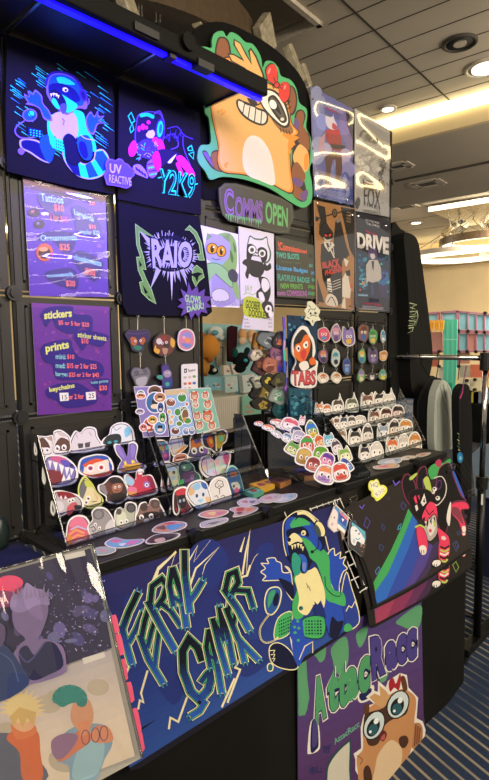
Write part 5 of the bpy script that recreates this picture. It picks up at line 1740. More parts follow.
s.board([(-30,140),(276,56),(296,120),(342,360),(-30,496)],'2e2848', .001)
r1 = random.Random(31)
for i in range(70):
    x, y = r1.uniform(-10,330), r1.uniform(90,440)
    if y > 480 - .4 * x or y < 135 - .28 * x: continue
    if x > 290 and y < 200: continue
    s.oval(x, y, r1.uniform(6,26), r1.uniform(6,22), r1.choice(['3a3460', '5a5088', '342c50', '6c60a0', '4a4480', '544a7a', '2a2444', '6a6a98']), r1.uniform(0,90))
for x, y, rx, ry, c in ((-4,190,66,44, 'c03458'),(-4,176,44,30, 'f04068'),(-2,210,60,26, '8a3a6a'),(24,160,40,22, 'e84a78')): s.oval(x + 8, y, rx, ry, c)
for i in range(200):
    x, y = r1.uniform(120,330), r1.uniform(150,380)
    s.oval(x, y, r1.uniform(1,3.4), r1.uniform(1,3), r1.choice(['8a84b0', 'b8b4d0', '6a6498', '7a78b8']))
s.blob([(40,260),(50,200),(90,170),(130,190),(150,240),(134,300),(120,330),(140,330),(190,350),(204,400),(190,440),(60,470),(36,400),(60,350),(80,330),(50,300)],'7a6894')
s.blob([(36,240),(40,200),(70,190),(84,160),(110,176),(138,184),(154,226),(120,226),(70,250)],'8c7cac')
for k in range(9): s.poly([(44 + k * 12,214 - (k % 3) * 8),(56 + k * 12,206),(40 + k * 14,176 - (k % 2) * 14)],'83739c')
s.blob([(60,372),(84,350),(110,380),(140,340),(176,350),(196,410),(150,440),(104,456),(76,430)],'232248')
s.line([(60,372),(90,400),(140,340)],1.6, '4a4a80', smooth=True)
s.blob([(-30,340),(20,350),(60,400),(90,470),(-30,520)],'2a3a68'); s.line([(0,370),(40,400),(60,460)],1.2, '4a5a90', smooth=True)
s.blob([(-30,290),(0,280),(20,300),(10,350),(-30,360)],'5a4a70')
for p, w in (([(240,180),(256,120),(270,90)],1.4),): pass
s.build('art_page', 'gloss_print', binder, 'upper print of a violet night scene with two figures', smooth=False)
s = Sheet(bpl, 0,530,3.056)
s.board([(-30,500),(340,366),(414,686),(300,740),(-30,860)],'a39689', .001)
bands(s, (-30,500),(340,366),(-30,860),(412,690), ['b4acae', 'c8bab0', 'd6c6b2', 'd8c8b0'], 10)
for x, y, r in ((150,530,30),(170,510,22),(24,620,34),(300,480,26),(200,700,40)): s.oval(x, y, r * 1.3, r, 'b4a894')
s.blob([(-30,640),(30,620),(70,640),(120,700),(140,764),(-30,800)],'5c6070'); s.blob([(34,616),(70,604),(116,616),(124,680),(130,760),(70,760),(60,680),(22,640)],'c8683c')
s.blob([(38,590),(100,590),(110,620),(60,640),(40,620)],'d07848')
s.blob([(36,590),(44,530),(90,516),(110,550),(104,600),(70,616)],'d8a880')
for k in range(14):
    a = math.pi * (0.95 + 1.15 * k / 13)
    s.poly([(68 + 44 * math.cos(a - .16), 548 + 40 * math.sin(a - .16)),(68 + 74 * math.cos(a), 548 + 66 * math.sin(a)),(68 + 44 * math.cos(a + .16), 548 + 40 * math.sin(a + .16))],'d8c28a')
s.oval(68,545,48,44, 'd8c28a'); s.poly([(30,570),(44,600),(56,572),(70,606),(84,572),(100,596),(112,556),(60,540)],'c8a868')
s.blob([(172,700),(190,630),(230,600),(280,590),(330,600),(344,650),(320,700),(290,764),(220,770),(210,720)],'7f9cb0'); s.blob([(250,640),(300,610),(320,660),(300,740),(240,764),(220,740)],'92b4be')
s.blob([(170,690),(210,640),(260,600),(280,640),(230,680),(190,706)],'c87858'); s.blob([(290,600),(330,600),(346,640),(310,650),(280,640)],'cf8862'); s.blob([(160,640),(200,620),(240,630),(210,680),(180,700),(160,680)],'8a6a88')
s.blob([(216,570),(230,520),(270,516),(286,560),(276,600),(240,610)],'c89270'); s.blob([(240,590),(270,580),(276,610),(250,630)],'cf8862')
for k in range(12):
    a = math.pi * (1.0 + 1.1 * k / 11)
    s.oval(214 + 38 * math.cos(a), 516 + 30 * math.sin(a), 17,15, '2f7a74' if k % 2 else '3a8a80', n=8)
s.blob([(168,520),(184,490),(220,478),(252,500),(250,520),(214,530),(190,540)],'34827a')
for cx, cy in ((262,632),(292,625),(318,620)): s.line([(cx + 12 * math.cos(k * .7), cy + 22 * math.sin(k * .7)) for k in range(9)],.8, '5a4060', True, True)
s.build('art_page', 'gloss_print', binder, 'lower print of two seated figures against a pale sky')
for q in ([(196,76),(258,62),(262,78),(200,92)],[(252,392),(318,372),(322,388),(256,410)]):
    s = Sheet(bpl.off(.0016), 0,530,3.056); s.board(q, 'd6d2ca', .0006); s.build('name_label', 'paper_print', binder, 'small white name label')
tlp, trp, blp, brp = [Vector(bpl.hit(x / 3.056,530 + y / 3.056)) for x, y in ((-30,128),(284,42),(-30,850),(434,690))]
rr = random.Random(6)
phs = [rr.uniform(0,6) for _ in range(6)]
def PB(a, b):
    q = (tlp * (1 - a) + trp * a) * (1 - b) + (blp * (1 - a) + brp * a) * b
    w = .5 * math.sin(7 * b + 3 * a + phs[0]) + .35 * math.sin(13 * b - 8 * a + phs[1]) + .3 * math.sin(19 * a + 6 * b + phs[2]) + .25 * math.sin(31 * a - 17 * b + phs[3])
    return bpl.at(q.x, q.y, .0060 + .0030 * w)
mb = MB(); mb.grid(PB, 40,60); mb.build('clear_sleeve', 'crinkled_sleeve', binder, 'crinkled clear plastic sleeve', smooth=True)
mb = MB()
for a, b in ((tlp, trp),(trp, brp)):
    n = 30
    mb.tube([bpl.at(*(a + (b - a) * i / n), .004 + .0008 * math.sin(i * 1.7)) for i in range(n + 1)],.0022,6)
mb.build('sleeve_edge', 'clear_edge', binder, smooth=True)
# the black block the binder leans on, just below the picture
lowz = min((Vector(bpl.at(*v, -.012))).z for v in (blp, brp))
ctr = bpl.at(*((blp + brp) / 2), -.03)
mb = MB(); mb.box((ctr.x - .22, ctr.y - .10,0),(ctr.x + .0, ctr.y + .10, lowz - .001)); mb.build('black_pedestal', 'black_cloth', None, 'black cloth-covered pedestal under the print binder', 'pedestal')

# ================================================================== acrylic stands and stickers
def frame_at(org, deg):
    a = math.radians(deg)
    ux, uy = Vector((math.cos(a), math.sin(a), 0)), Vector((-math.sin(a), math.cos(a), 0))
    o = Vector(org)
    return lambda x, y, z: o + ux * x + uy * y + Vector((0,0, z))

def acrylic_stand(label, org, deg, w, tiers, top, name='tiered_stand', lip=.014, tray=.035, divider=False):
    """tiers: (depth, height) of each tray's front edge, front one first, measured from org"""
    F = frame_at(org, deg)
    t = thing(name, label, 'sticker stand', F(w / 2, tiers[-1][0] / 2,0), 'clear acrylic sticker stands')
    e = .0025
    def slab(a, b, c, d, th):     # quad with thickness vector th
        mb.prism([a, b, c, d], th)
    for i, (y, z) in enumerate(tiers):
        ny, nz = tiers[i + 1] if i + 1 < len(tiers) else (y + tray, z)
        mb = MB()
        slab(F(0, y, z), F(w, y, z), F(w, ny, z), F(0, ny, z), Vector((0,0, e)))
        slab(F(0, y, z), F(w, y, z), F(w, y - .003, z + lip), F(0, y - .003, z + lip), F(0, e, 0) - F(0,0,0))
        if i + 1 < len(tiers):
            slab(F(0, ny, z), F(w, ny, z), F(w, ny, nz), F(0, ny, nz), F(0, e, 0) - F(0,0,0))
        mb.build('tray', 'clear_acrylic', t)
        mb = MB()
        mb.tube([F(0, y - .003, z + lip), F(w, y - .003, z + lip)],.0013,5)
        mb.build('tray_lip', 'clear_edge', t)
    yb, zb = tiers[-1][0] + tray, tiers[-1][1]
    f0 = tiers[0]
    prof = [(f0[0] - .006,0.0),(yb, 0.0),(yb, top),(tiers[-1][0] - .005, top),(f0[0] - .012, f0[1] + lip)]
    for x in ((0, w / 2, w) if divider else (0, w)):
        mb = MB()
        mb.prism([F(x, a, b) for a, b in prof], F(e, 0,0) - F(0,0,0))
        mb.build('side_panel', 'clear_acrylic', t)
        mb = MB()
        mb.tube([F(x, a, b + .001) for a, b in prof], .0016,5, True)
        mb.build('panel_edge', 'clear_edge', t)
    # bent wire foot in the left side
    mb = MB()
    ya, yc = f0[0] + (yb - f0[0]) * .35, yb - .02
    mb.tube([F(.006, a, b) for a, b in ((yc, .012),(yc, top * .42),(yc - .01, top * .44),(ya, .02),(ya + .006,.010))],.0022,7, True)
    mb.build('wire_foot', 'chrome', t, smooth=True)
    return F

ST1 = [(1.176,.002),(1.213,.062),(1.252,.128),(1.288,.192)]
acrylic_stand('four-tier clear acrylic stand of animal stickers at the left, under the price signs', (.598,0, ZB), 0,.318, ST1,.262)
ST2 = [(1.150,.002),(1.188,.062),(1.226,.122),(1.264,.180)]
acrylic_stand('clear acrylic stand with three sticker sheets at its back, in the middle', (.928,0, ZB), 0,.375, ST2,.235)
ST4 = [(1.088,.004),(1.132,.062),(1.174,.122),(1.214,.184)]
acrylic_stand('wide clear acrylic stand of small white-faced stickers at the right end', (1.648,0, ZB), 0,.652, ST4,.252, divider=True)
D3 = -11.0
O3 = Vector((1.405,1.020, ZB))
ST3 = [(0.0,.004),(.046,.040),(.092,.080),(.138,.120),(.184,.158),(.230,.190)]
F3 = acrylic_stand('stepped clear acrylic stand of bright stickers beside the window gap', O3, D3,.235, ST3,.205)
mb = MB(); mb.box((1.33,1.12, ZB),(1.42,1.26, ZB + .022)); mb.build('clear_tray', 'clear_acrylic', None, 'low clear tray lying beside the stepped stand', 'tray')
mb = MB(); mb.obox(F3(.12,.255,.09), F3(.10,0,0) - F3(0,0,0), F3(0,.012,0) - F3(0,0,0),(0,0,.09)); mb.build('black_box', 'black_plastic', None, 'black box behind the stepped acrylic stand', 'box')

def tierplane(tier, lean=8, dy=.010, deg=0):
    l = math.radians(lean)
    return Plane((0, tier[0] + dy, ZB + tier[1] + .004),(1,0,0),(0, math.sin(l), math.cos(l)))

SN = [0]
def scaled(p, f, dx=0, dy=0):
    cx, cy = sum(a for a, b in p) / len(p), sum(b for a, b in p) / len(p)
    return [(cx + (a - cx) * f + dx, cy + (b - cy) * f + dy) for a, b in p]
def sticker(plane, view, outline, base, label, feats=(), group='stickers in the left stand', border='ecebe6', f=.88, m='vinyl_print', line='2a2226', name='sticker'):
    SN[0] += 1
    s = Sheet(plane.off(.0016 * (SN[0] % 3)), *view)
    s.board(outline, border, .0012, True, 'd8d6d0')
    s.poly(spline(scaled(outline, f)), line)
    s.poly(spline(scaled(outline, f - .05)), base)
    for ft in feats:
        k, rest = ft[0], ft[1:]
        if k == 'b': s.blob(rest[0], rest[1])
        elif k == 'p': s.poly(rest[0], rest[1])
        elif k == 'o': s.oval(*rest)
        elif k == 'l': s.line(rest[0], rest[1], rest[2])
        elif k == 'e':      # a pair of eyes
            for x, y in rest[0]:
                r = rest[1]
                s.oval(x, y, r, r * 1.15, rest[2] if len(rest) > 2 else 'f4f2ee'); s.oval(x, y + r * .15, r * .5, r * .62, '1c181c'); s.oval(x + r * .2, y - r * .2, r * .2, r * .2, 'ffffff')
    return s.build(name, m, None, label, 'sticker', group)

V1, V2, V3, V5 = (20,415,5.753),(95,415,5.753),(160,385,4.657),(160,385,8.67)
p4, p3, p2, p1 = [tierplane(t) for t in ST1]
G1_ = 'stickers in the left stand'
sticker(p1, V1, [(84,228),(82,160),(100,122),(150,122),(186,116),(192,150),(186,226),(130,236)],'e6e0da', 'brown and white animal sticker, first on the top tier of the left stand', [('b', [(104,150),(130,130),(160,160),(170,190),(140,186),(114,200)],'54342a'),('e', [(128,200),(156,200)],12),('b', [(150,130),(180,124),(180,150)],'b09a90')])
sticker(p1, V1, [(186,226),(182,180),(196,140),(192,96),(230,84),(270,108),(290,140),(286,214),(236,230)],'e4ded8', 'brown-faced white sticker, second on the top tier of the left stand', [('b', [(206,160),(236,130),(280,150),(284,200),(240,206),(200,200)],'5c3a2e'),('e', [(214,190),(252,186)],15),('o', 240,110,30,12, 'c9c0ba', 20)])
sticker(p1, V1, [(270,214),(276,170),(290,130),(316,90),(346,100),(368,76),(400,66),(436,78),(446,120),(470,160),(486,190),(440,200),(360,216)],'d9d4d4', 'all-white eared sticker with grumpy eyes on the top tier', [('p', [(330,170),(362,166),(362,188),(336,192)],'4a4648'),('p', [(372,166),(402,160),(400,184),(374,188)],'4a4648'),('l', [(330,166),(362,166)],.8, '2a2226'),('l', [(372,164),(404,156)],.8, '2a2226'),('l', [(320,110),(330,130)],.5, '8a8688'),('l', [(396,96),(410,120)],.5, '8a8688')])
sticker(p1, V2, [(38,176),(44,140),(80,110),(90,70),(130,44),(180,46),(216,80),(226,120),(224,156),(150,170)],'dfe4e6', 'white-hooded sticker with dark face and glowing teal eyes', [('b', [(50,160),(70,120),(130,108),(150,130),(140,164),(80,178)],'1c2428'),('b', [(170,80),(196,66),(206,100),(180,130),(168,110)],'7fc4e4'),('o', 82,158,12,8, '3fa0a0', -10),('o', 118,152,12,8, '3fa0a0', -10),('l', [(96,60),(120,90),(150,70)],.6, '8a8e90')])
sticker(p2, V1, [(132,392),(126,330),(134,264),(150,234),(200,226),(260,240),(310,280),(334,330),(322,380),(270,408),(180,416)],'7f78b8', 'round lilac sticker that is all open mouth and sharp teeth', [('b', [(150,370),(140,330),(180,314),(240,330),(240,380),(190,400)],'7e3038'),('b', [(170,250),(210,236),(270,256),(310,300),(260,290),(210,270)],'c85a8a'),('b', [(230,262),(270,262),(316,300),(300,320),(260,300)],'5a52b8'),('p', [(160,262),(182,262),(172,310)],'f0eee8'),('p', [(186,266),(216,274),(206,326)],'f0eee8'),('p', [(222,278),(252,294),(238,344)],'f0eee8'),('p', [(256,300),(284,300),(268,352)],'f0eee8'),('p', [(286,304),(310,312),(292,350)],'f0eee8'),('p', [(236,386),(250,340),(264,380)],'f0eee8'),('p', [(262,376),(284,336),(290,376)],'f0eee8'),('o', 296,290,12,9, '2a2440', 20)])
sticker(p2, V1, [(336,330),(332,290),(350,250),(400,232),(450,224),(500,234),(530,268),(536,320),(490,356),(420,362),(370,350)],'e8d8c8', 'jester-capped sticker in red and blue with wheel-like eyes', [('b', [(344,300),(360,256),(410,244),(400,270),(370,290),(362,330)],'2f55b4'),('b', [(400,246),(470,232),(510,250),(470,262),(420,268)],'2f55b4'),('b', [(360,290),(400,262),(440,250),(480,262),(430,276),(390,300)],'d8552c'),('o', 404,306,24,22, 'f2efe8'),('o', 466,302,22,22, 'f2efe8'),('o', 404,306,13,12, 'c83a48'),('o', 466,302,12,12, 'c83a48'),('o', 404,306,5,5, '2a3a8a'),('o', 466,302,5,5, '2a3a8a'),('b', [(360,336),(420,344),(500,330),(520,300),(530,330),(470,352),(410,356)],'cc4634'),('b', [(510,270),(528,290),(526,320),(514,310)],'2f55b4')])
sticker(p2, V2, [(130,330),(140,280),(150,262),(120,220),(106,176),(122,164),(150,180),(176,232),(186,236),(190,190),(196,160),(226,154),(246,180),(236,250),(260,280),(292,290),(286,312),(220,330)],'7d68b4', 'purple long-eared rabbit sticker with a wide yellow grin', [('b', [(116,184),(136,180),(160,220),(166,250),(140,226)],'8f7cc4'),('b', [(204,176),(226,172),(228,220),(210,246)],'8f7cc4'),('b', [(160,290),(210,282),(256,276),(262,300),(216,316),(170,314)],'d8a83a'),('p', [(164,270),(176,262),(182,284),(170,288)],'e8d23a'),('p', [(206,262),(222,256),(230,274),(212,280)],'e8d23a'),('l', [(166,298),(210,300),(254,288)],.6, '5a3a1a'),('b', [(140,312),(180,322),(160,330)],'cf9c34')])
sticker(p3, V1, [(176,560),(178,500),(200,470),(192,440),(230,432),(290,446),(336,462),(366,500),(360,540),(300,552),(260,572),(210,590)],'bcb6b8', 'grey shark sticker with a wide red toothy jaw', [('b', [(212,446),(250,440),(300,452),(320,470),(290,476),(260,486),(226,476)],'8a1f2c'),('p', [(226,474),(244,486),(236,462)],'f0eee8'),('p', [(252,484),(272,480),(258,462)],'f0eee8'),('b', [(270,530),(310,500),(330,520),(300,560),(274,580)],'c85a60'),('e', [(284,494),(302,488)],11),('b', [(310,520),(350,520),(352,540),(320,545)],'2a2830'),('b', [(200,500),(240,500),(250,540),(210,560)],'d8d4d6')])
sticker(p3, V1, [(350,520),(336,470),(332,420),(350,370),(372,350),(396,372),(420,400),(440,440),(470,470),(480,500),(460,526),(410,540)],'dcd3a0', 'pale yellow sticker with a tall olive hat', [('b', [(346,470),(344,420),(364,376),(388,380),(380,430),(360,480)],'6a6a6e'),('b', [(370,380),(392,378),(420,410),(380,412)],'c2cc4a'),('e', [(392,478),(380,500)],13),('l', [(410,500),(440,496)],.7, '5a4a30'),('b', [(420,440),(450,470),(440,490)],'d8b894')],border='d4de6a')
sticker(p3, V2, [(66,500),(60,470),(20,440),(16,404),(46,392),(80,360),(110,348),(150,356),(180,400),(194,440),(190,480),(130,512)],'4a3430', 'brown long-haired sticker in a dark cap and robe', [('b', [(24,420),(50,400),(70,430),(66,460),(40,440)],'8a8486'),('b', [(76,372),(110,356),(150,372),(160,390),(110,396)],'2a2224'),('b', [(96,404),(130,392),(156,400),(150,436),(120,450),(100,440)],'a06a50'),('b', [(70,440),(60,400),(84,390),(96,440),(110,470)],'6a4034'),('b', [(90,460),(150,446),(184,470),(140,500),(96,500)],'2c2422'),('e', [(114,416),(138,412)],7),('l', [(112,438),(134,434)],.7, '5a2a24')])
sticker(p3, V2, [(182,476),(186,430),(170,390),(166,350),(190,342),(230,370),(236,330),(256,308),(280,322),(272,348),(316,342),(340,370),(360,444),(300,466),(220,484)],'c43a52', 'crimson block-shaped sticker with one eye and a small round friend', [('b', [(172,360),(196,352),(226,380),(210,408),(180,392)],'9cc4dc'),('o', 258,330,13,13, 'eceae6'),('o', 252,330,3,4, '22202a'),('o', 264,328,3,4, '22202a'),('b', [(300,350),(330,362),(350,440),(310,400)],'8a2440'),('o', 212,438,28,26, 'd89a50'),('o', 212,428,28,16, 'd87a9a'),('o', 296,400,20,20, '8a6ab8'),('o', 296,402,12,12, 'e8e4ee'),('o', 296,402,5,6, '1c181c')])
sticker(p4, V1, [(250,740),(262,690),(268,640),(284,600),(330,574),(380,586),(408,640),(410,700),(390,730),(320,768)],'d2607a', 'pink and orange flame-like sticker on the lowest tier of the left stand', [('b', [(280,640),(310,590),(360,590),(390,640),(340,650)],'e07a98'),('l', [(280,690),(320,660),(370,680)],2.2, 'e8a060'),('l', [(280,720),(330,690),(380,700)],2.2, 'e8a060'),('l', [(300,740),(340,720),(384,716)],1.6, 'e8e0d8'),('l', [(290,660),(330,640),(384,660)],1.4, 'b8c0e0'),('b', [(270,700),(290,690),(296,740),(280,750)],'d88a48')])
sticker(p4, V1, [(386,660),(392,630),(416,600),(410,560),(440,530),(490,534),(530,580),(546,640),(540,690),(490,710),(420,716)],'9a9696', 'grey round-eared mouse sticker with swirl cheeks', [('o', 450,570,34,32, '6e6a6c'),('o', 450,572,22,22, '8a8688'),('b', [(490,640),(530,600),(540,680),(500,700)],'d0cccc'),('o', 420,660,26,30, 'b8b4b4'),('l', [(404,650),(424,640),(434,660),(420,672),(412,660)],.8, '4a4648'),('l', [(410,690),(450,684)],.7, '4a4648'),('e', [(456,650),(432,630)],9)])
sticker(p4, V2, [(108,650),(110,600),(112,556),(140,530),(166,540),(176,506),(210,498),(240,520),(236,580),(226,640),(170,668)],'b2b6a2', 'pale green mouse sticker with dark round ear, half behind another', [('o', 206,534,28,28, '3c3a3c'),('o', 206,536,18,20, '5a565a'),('b', [(130,560),(170,560),(180,620),(140,640),(120,610)],'d3d8c0'),('o', 136,556,16,18, '55524c'),('e', [(150,616),(180,610)],11),('b', [(140,640),(180,630),(170,656)],'c8b8ac')])
sticker(p4, V2, [(222,640),(226,590),(240,560),(256,510),(290,498),(306,520),(318,486),(356,480),(380,520),(402,560),(408,600),(330,622)],'8a6a60', 'brown mouse sticker with dark glasses-like eye mask', [('o', 280,530,22,24, '4a3a38'),('o', 346,512,26,26, '4a3a38'),('o', 346,514,16,18, '6a5450'),('b', [(236,590),(290,560),(360,556),(366,580),(330,596),(290,592),(250,604)],'241e20'),('e', [(266,588),(322,582)],14),('b', [(280,600),(310,596),(300,622),(284,620)],'e8e0da'),('b', [(370,540),(396,570),(390,600),(372,590)],'3c3434')])

# ---- middle stand
q4, q3, q2, q1 = [tierplane(t) for t in ST2]
G2_ = 'stickers in the middle stand'
sheetpl = tierplane((1.270,.190), 4,.0)
def stickersheet(quad, bg, view, art, label, border='d8d4e0'):
    s = Sheet(sheetpl, *view)
    s.board(quad, border, .0015, side='c8c4cc')
    s.poly(scaled(quad, .97), bg)
    art(s)
    return s.build('sticker_sheet', 'gloss_print', None, label, 'sticker sheet', 'sticker sheets behind the middle stand')
T12 = (122,390,4.0)
def a1(s):
    for x, y, rx, ry, c in ((74,18,14,15, '4a8a50'),(74,24,18,10, 'c87a50'),(130,6,26,22, '6a4a34'),(130,50,34,40, '3a6a9a'),(150,30,22,18, 'b07a50'),(70,86,15,9, '8a80a0'),(104,140,18,26, 'c84a40'),(150,150,22,24, '5a90c0'),(160,110,12,20, '4f9a50'),(120,120,18,16, 'c8a040'),(84,150,14,14, 'd06a70'),(152,70,12,20, '3a5a8a')):
        s.oval(x, y, rx + 4, ry + 4, 'eceaf0'); s.oval(x, y, rx, ry, c); s.oval(x - 4, y - 3, rx * .24, ry * .26, '1c1820'); s.oval(x + 5, y - 3, rx * .24, ry * .26, '1c1820'); s.oval(x, y + ry * .4, rx * .5, ry * .25, 'e8d0b0')
stickersheet([(46,-14),(158,-16),(188,186),(84,190)],'8478b4', T12, a1, 'lilac sticker sheet of small plump creatures, leftmost of three')
def a2(s):
    s.poly([(40,46),(226,34),(232,80),(44,90)],'c8b48a')
    for x, y, rx, ry, c in ((90,150,38,34, '8a5238'),(188,110,36,36, '3f8a3c'),(204,260,50,70, '3f7f38'),(150,235,26,30, '4a9040'),(216,260,28,50, '7a5a3a'),(236,310,30,24, '4a9040'),(164,335,24,20, '5c8a34'),(130,396,34,30, '6a3a2c'),(224,400,26,28, '6a7ab0'),(272,396,26,30, '6a7ab0'),(76,232,15,16, 'd8b070'),(100,276,16,16, 'd8b070'),(92,322,16,18, 'd8b070'),(228,166,12,14, 'c86a50')):
        s.oval(x, y, rx + 7, ry + 7, 'e6ecf2'); s.oval(x, y, rx, ry, c)
    for x, y in ((86,130),(104,132),(176,78),(192,76),(166,198),(186,196),(124,380),(140,380),(218,390),(232,388),(264,386),(280,388)):
        s.oval(x, y, 9,12, 'f2f0ec'); s.oval(x, y, 4,7, '1c181c')
    s.oval(206,296,14,16, 'd89040')
stickersheet([(34,44),(232,24),(306,420),(92,452)],'8fb2d8', V5, a2, 'sky blue sticker sheet of green and brown critters, middle of three')
def a3(s):
    for x, y, r in ((296,96,34),(390,88,26),(410,166,30),(306,172,22),(318,268,28),(408,272,44),(338,350,28),(444,350,30),(300,140,20)):
        s.oval(x, y, r + 7, r * 1.1 + 7, 'e8e4e0'); s.oval(x, y, r, r * 1.1, 'b87450'); s.poly([(x - r * .9, y - r * .5),(x - r * .8, y - r * 1.3),(x - r * .3, y - r * .9)],'8a4a34'); s.poly([(x, y - r * .8),(x + r * .3, y - r * 1.4),(x + r * .9, y - r * .9),(x + r * .4, y - r * .7)],'d04038'); s.oval(x - r * .3, y, r * .24, r * .26, 'f0eee8'); s.oval(x + r * .3, y, r * .24, r * .26, 'f0eee8'); s.oval(x - r * .3, y, r * .12, r * .16, '1c181c'); s.oval(x + r * .3, y, r * .12, r * .16, '1c181c'); s.oval(x, y + r * .55, r * .5, r * .3, 'dcb48c')
stickersheet([(240,30),(434,20),(520,370),(318,424)],'7cb49c', V5, a3, 'mint green sticker sheet of tan raccoons with red bows, rightmost of three')
HL = ['d8c0e8', 'b8e0d8', 'f0d8b0', 'c0d0f0', 'e8b8d0', 'd8ecb8']
r1 = random.Random(13)
def holo(n, box): return [('o', r1.uniform(box[0], box[2]), r1.uniform(box[1], box[3]), r1.uniform(6,16), r1.uniform(5,14), r1.choice(HL), r1.uniform(0,90)) for _ in range(n)]
sticker(q1, T12, [(132,282),(118,260),(106,256),(124,240),(128,206),(160,198),(186,214),(192,250),(190,284),(160,292)],'5a6ac0', 'round rainbow bird sticker at the left of the middle stand', [('b', [(134,230),(150,206),(176,212),(186,236),(160,240)],'60b4c0'),('l', [(140,240),(150,214),(158,240),(166,212),(172,240)],1.6, 'd8603a'),('l', [(146,250),(156,224),(166,250)],1.4, 'd8c040'),('b', [(140,262),(180,250),(186,278),(150,284)],'8a4ab0'),('o', 172,262,8,8, 'e06a90'),('o', 146,268,7,6, '3a3a8a')],G2_, m='foil_print')
sticker(q1, V3, [(44,286),(46,250),(66,232),(84,244),(100,236),(112,274),(130,282),(100,312),(60,332)],'cfc8cc', 'pale grey winged sticker with an orange beak stripe', [('p', [(62,322),(110,284),(124,286),(100,308)],'d88a40'),('l', [(84,250),(90,290)],.6, '8a8488'),('l', [(100,246),(104,284)],.6, '8a8488')],G2_)
sticker(q1, V3, [(128,340),(136,300),(138,250),(148,232),(160,252),(184,246),(196,262),(214,272),(218,300),(228,320),(200,340)],'5a4a7e', 'purple owl-like sticker with orange flame brow and big eyes', [('p', [(140,296),(148,244),(166,276),(192,262),(212,280),(190,284),(170,294)],'d07a34'),('e', [(158,306),(194,300)],14),('b', [(200,286),(214,284),(222,310),(204,320)],'8a5ab0')],G2_)
sticker(q1, V3, [(196,280),(190,240),(204,220),(226,216),(250,222),(270,210),(300,206),(316,226),(308,262),(290,280),(284,310),(258,320),(234,300),(214,296)],'3a3448', 'dark moth sticker with orange and holographic wings', [('b', [(216,240),(240,236),(250,280),(236,292),(220,270)],'d06a3c'),('b', [(262,236),(290,222),(304,236),(284,290),(266,290)],'b8a040'),('l', [(258,226),(262,306)],1.6, 'd8d0a0'),('b', [(200,236),(220,226),(224,244),(206,254)],'4a5a90'),('o', 284,250,10,14, '7ac0a0', 20),('o', 236,262,8,12, 'e8b050', -20)],G2_, m='foil_print')
sticker(q2, V3, [(58,356),(66,330),(92,318),(122,322),(128,346),(100,356),(76,364)],'b07058', 'small flat brown sticker with lettered band', [('l', [(72,342),(116,334)],2.0, '5a3028'),('l', [(74,350),(112,344)],.9, 'e0c0a8')],G2_)
sticker(q2, T12, [(150,340),(152,300),(170,284),(200,290),(226,310),(230,350),(226,384),(196,398),(180,390),(160,370)],'d8dcc0', 'pale yellow-green holographic blob sticker', holo(12, (165,305,215,380)) + [('l', [(176,330),(190,326)],.8, '6a7a50'),('o', 206,330,6,7, '5a6a48')],G2_, m='foil_print')
sticker(q2, V3, [(84,470),(86,430),(80,390),(92,352),(124,348),(156,374),(164,400),(186,420),(190,452),(150,470),(120,480)],'4f4a66', 'dark mossy creature sticker edged in teal', [('b', [(96,370),(124,360),(146,380),(130,400),(104,396)],'5f8a78'),('b', [(110,410),(150,400),(160,440),(130,456),(106,440)],'6a4a78'),('o', 112,384,6,6, 'e0e0d0'),('b', [(92,444),(110,440),(104,470),(92,466)],'3fae5a'),('o', 150,430,10,12, '8a6a9a'),('b', [(160,420),(182,430),(176,452),(156,450)],'3f5a58')],G2_, border='a8d0c0', m='foil_print')
sticker(q2, V3, [(186,400),(182,360),(196,334),(226,330),(250,350),(262,340),(290,312),(322,308),(330,332),(322,372),(306,410),(260,434),(216,432)],'dcd6dc', 'white holographic rabbit sticker with pink ear', [('b', [(292,330),(318,316),(322,350),(306,372)],'d06a98')] + holo(22, (200,350,300,420)) + [('l', [(214,350),(220,410)],.6, '9a90a0'),('l', [(250,360),(262,420)],.6, '9a90a0')],G2_, m='foil_print')
sticker(q3, V3, [(310,440),(308,400),(322,378),(340,374),(362,392),(376,430),(386,470),(390,512),(360,530),(336,520),(320,480)],'3f6a9c', 'blue owl-like sticker with orange eyes and pale belly', [('o', 334,418,10,12, 'e08a50'),('o', 350,414,9,11, 'e08a50'),('b', [(330,460),(360,452),(372,480),(346,490)],'d8d8d0'),('b', [(346,484),(360,476),(366,500),(350,506)],'d86a98'),('p', [(336,470),(350,462),(344,482)],'2a2a38')],G2_, border='8ac0b8')
sticker(q4, V3, [(64,600),(58,560),(62,500),(80,480),(110,472),(128,484),(120,516),(140,560),(152,580),(120,602),(86,608)],'5a2a34', 'red-hooded dark cat sticker, first on the lowest tier of the middle stand', [('b', [(70,500),(100,480),(120,490),(110,510),(80,514)],'c03a44'),('b', [(84,520),(110,514),(122,550),(108,574),(84,566)],'1c181e'),('o', 92,540,6,8, '9ab0c0'),('o', 110,536,6,8, '9ab0c0'),('b', [(74,570),(110,580),(140,570),(110,596),(80,598)],'b83a48'),('o', 82,560,7,10, 'd8d0d0')],G2_)
sticker(q4, V3, [(118,510),(128,470),(150,450),(190,440),(218,458),(230,490),(244,540),(230,566),(200,584),(168,572),(140,548)],'d6dde4', 'white and sky blue oval sticker with tan patches', [('b', [(190,452),(214,460),(216,486),(196,476)],'3a6ab0'),('b', [(132,490),(150,470),(160,500),(140,516)],'d8b080'),('b', [(160,556),(190,566),(180,578)],'7ab0d8'),('b', [(212,520),(234,530),(220,556)],'e0b880'),('o', 170,516,6,9, '3a4a6a'),('o', 200,510,6,9, '3a4a6a'),('b', [(150,470),(180,456),(186,480),(160,490)],'8ac0e0'),('b', [(172,536),(200,530),(190,548)],'9ac8e0')],G2_)
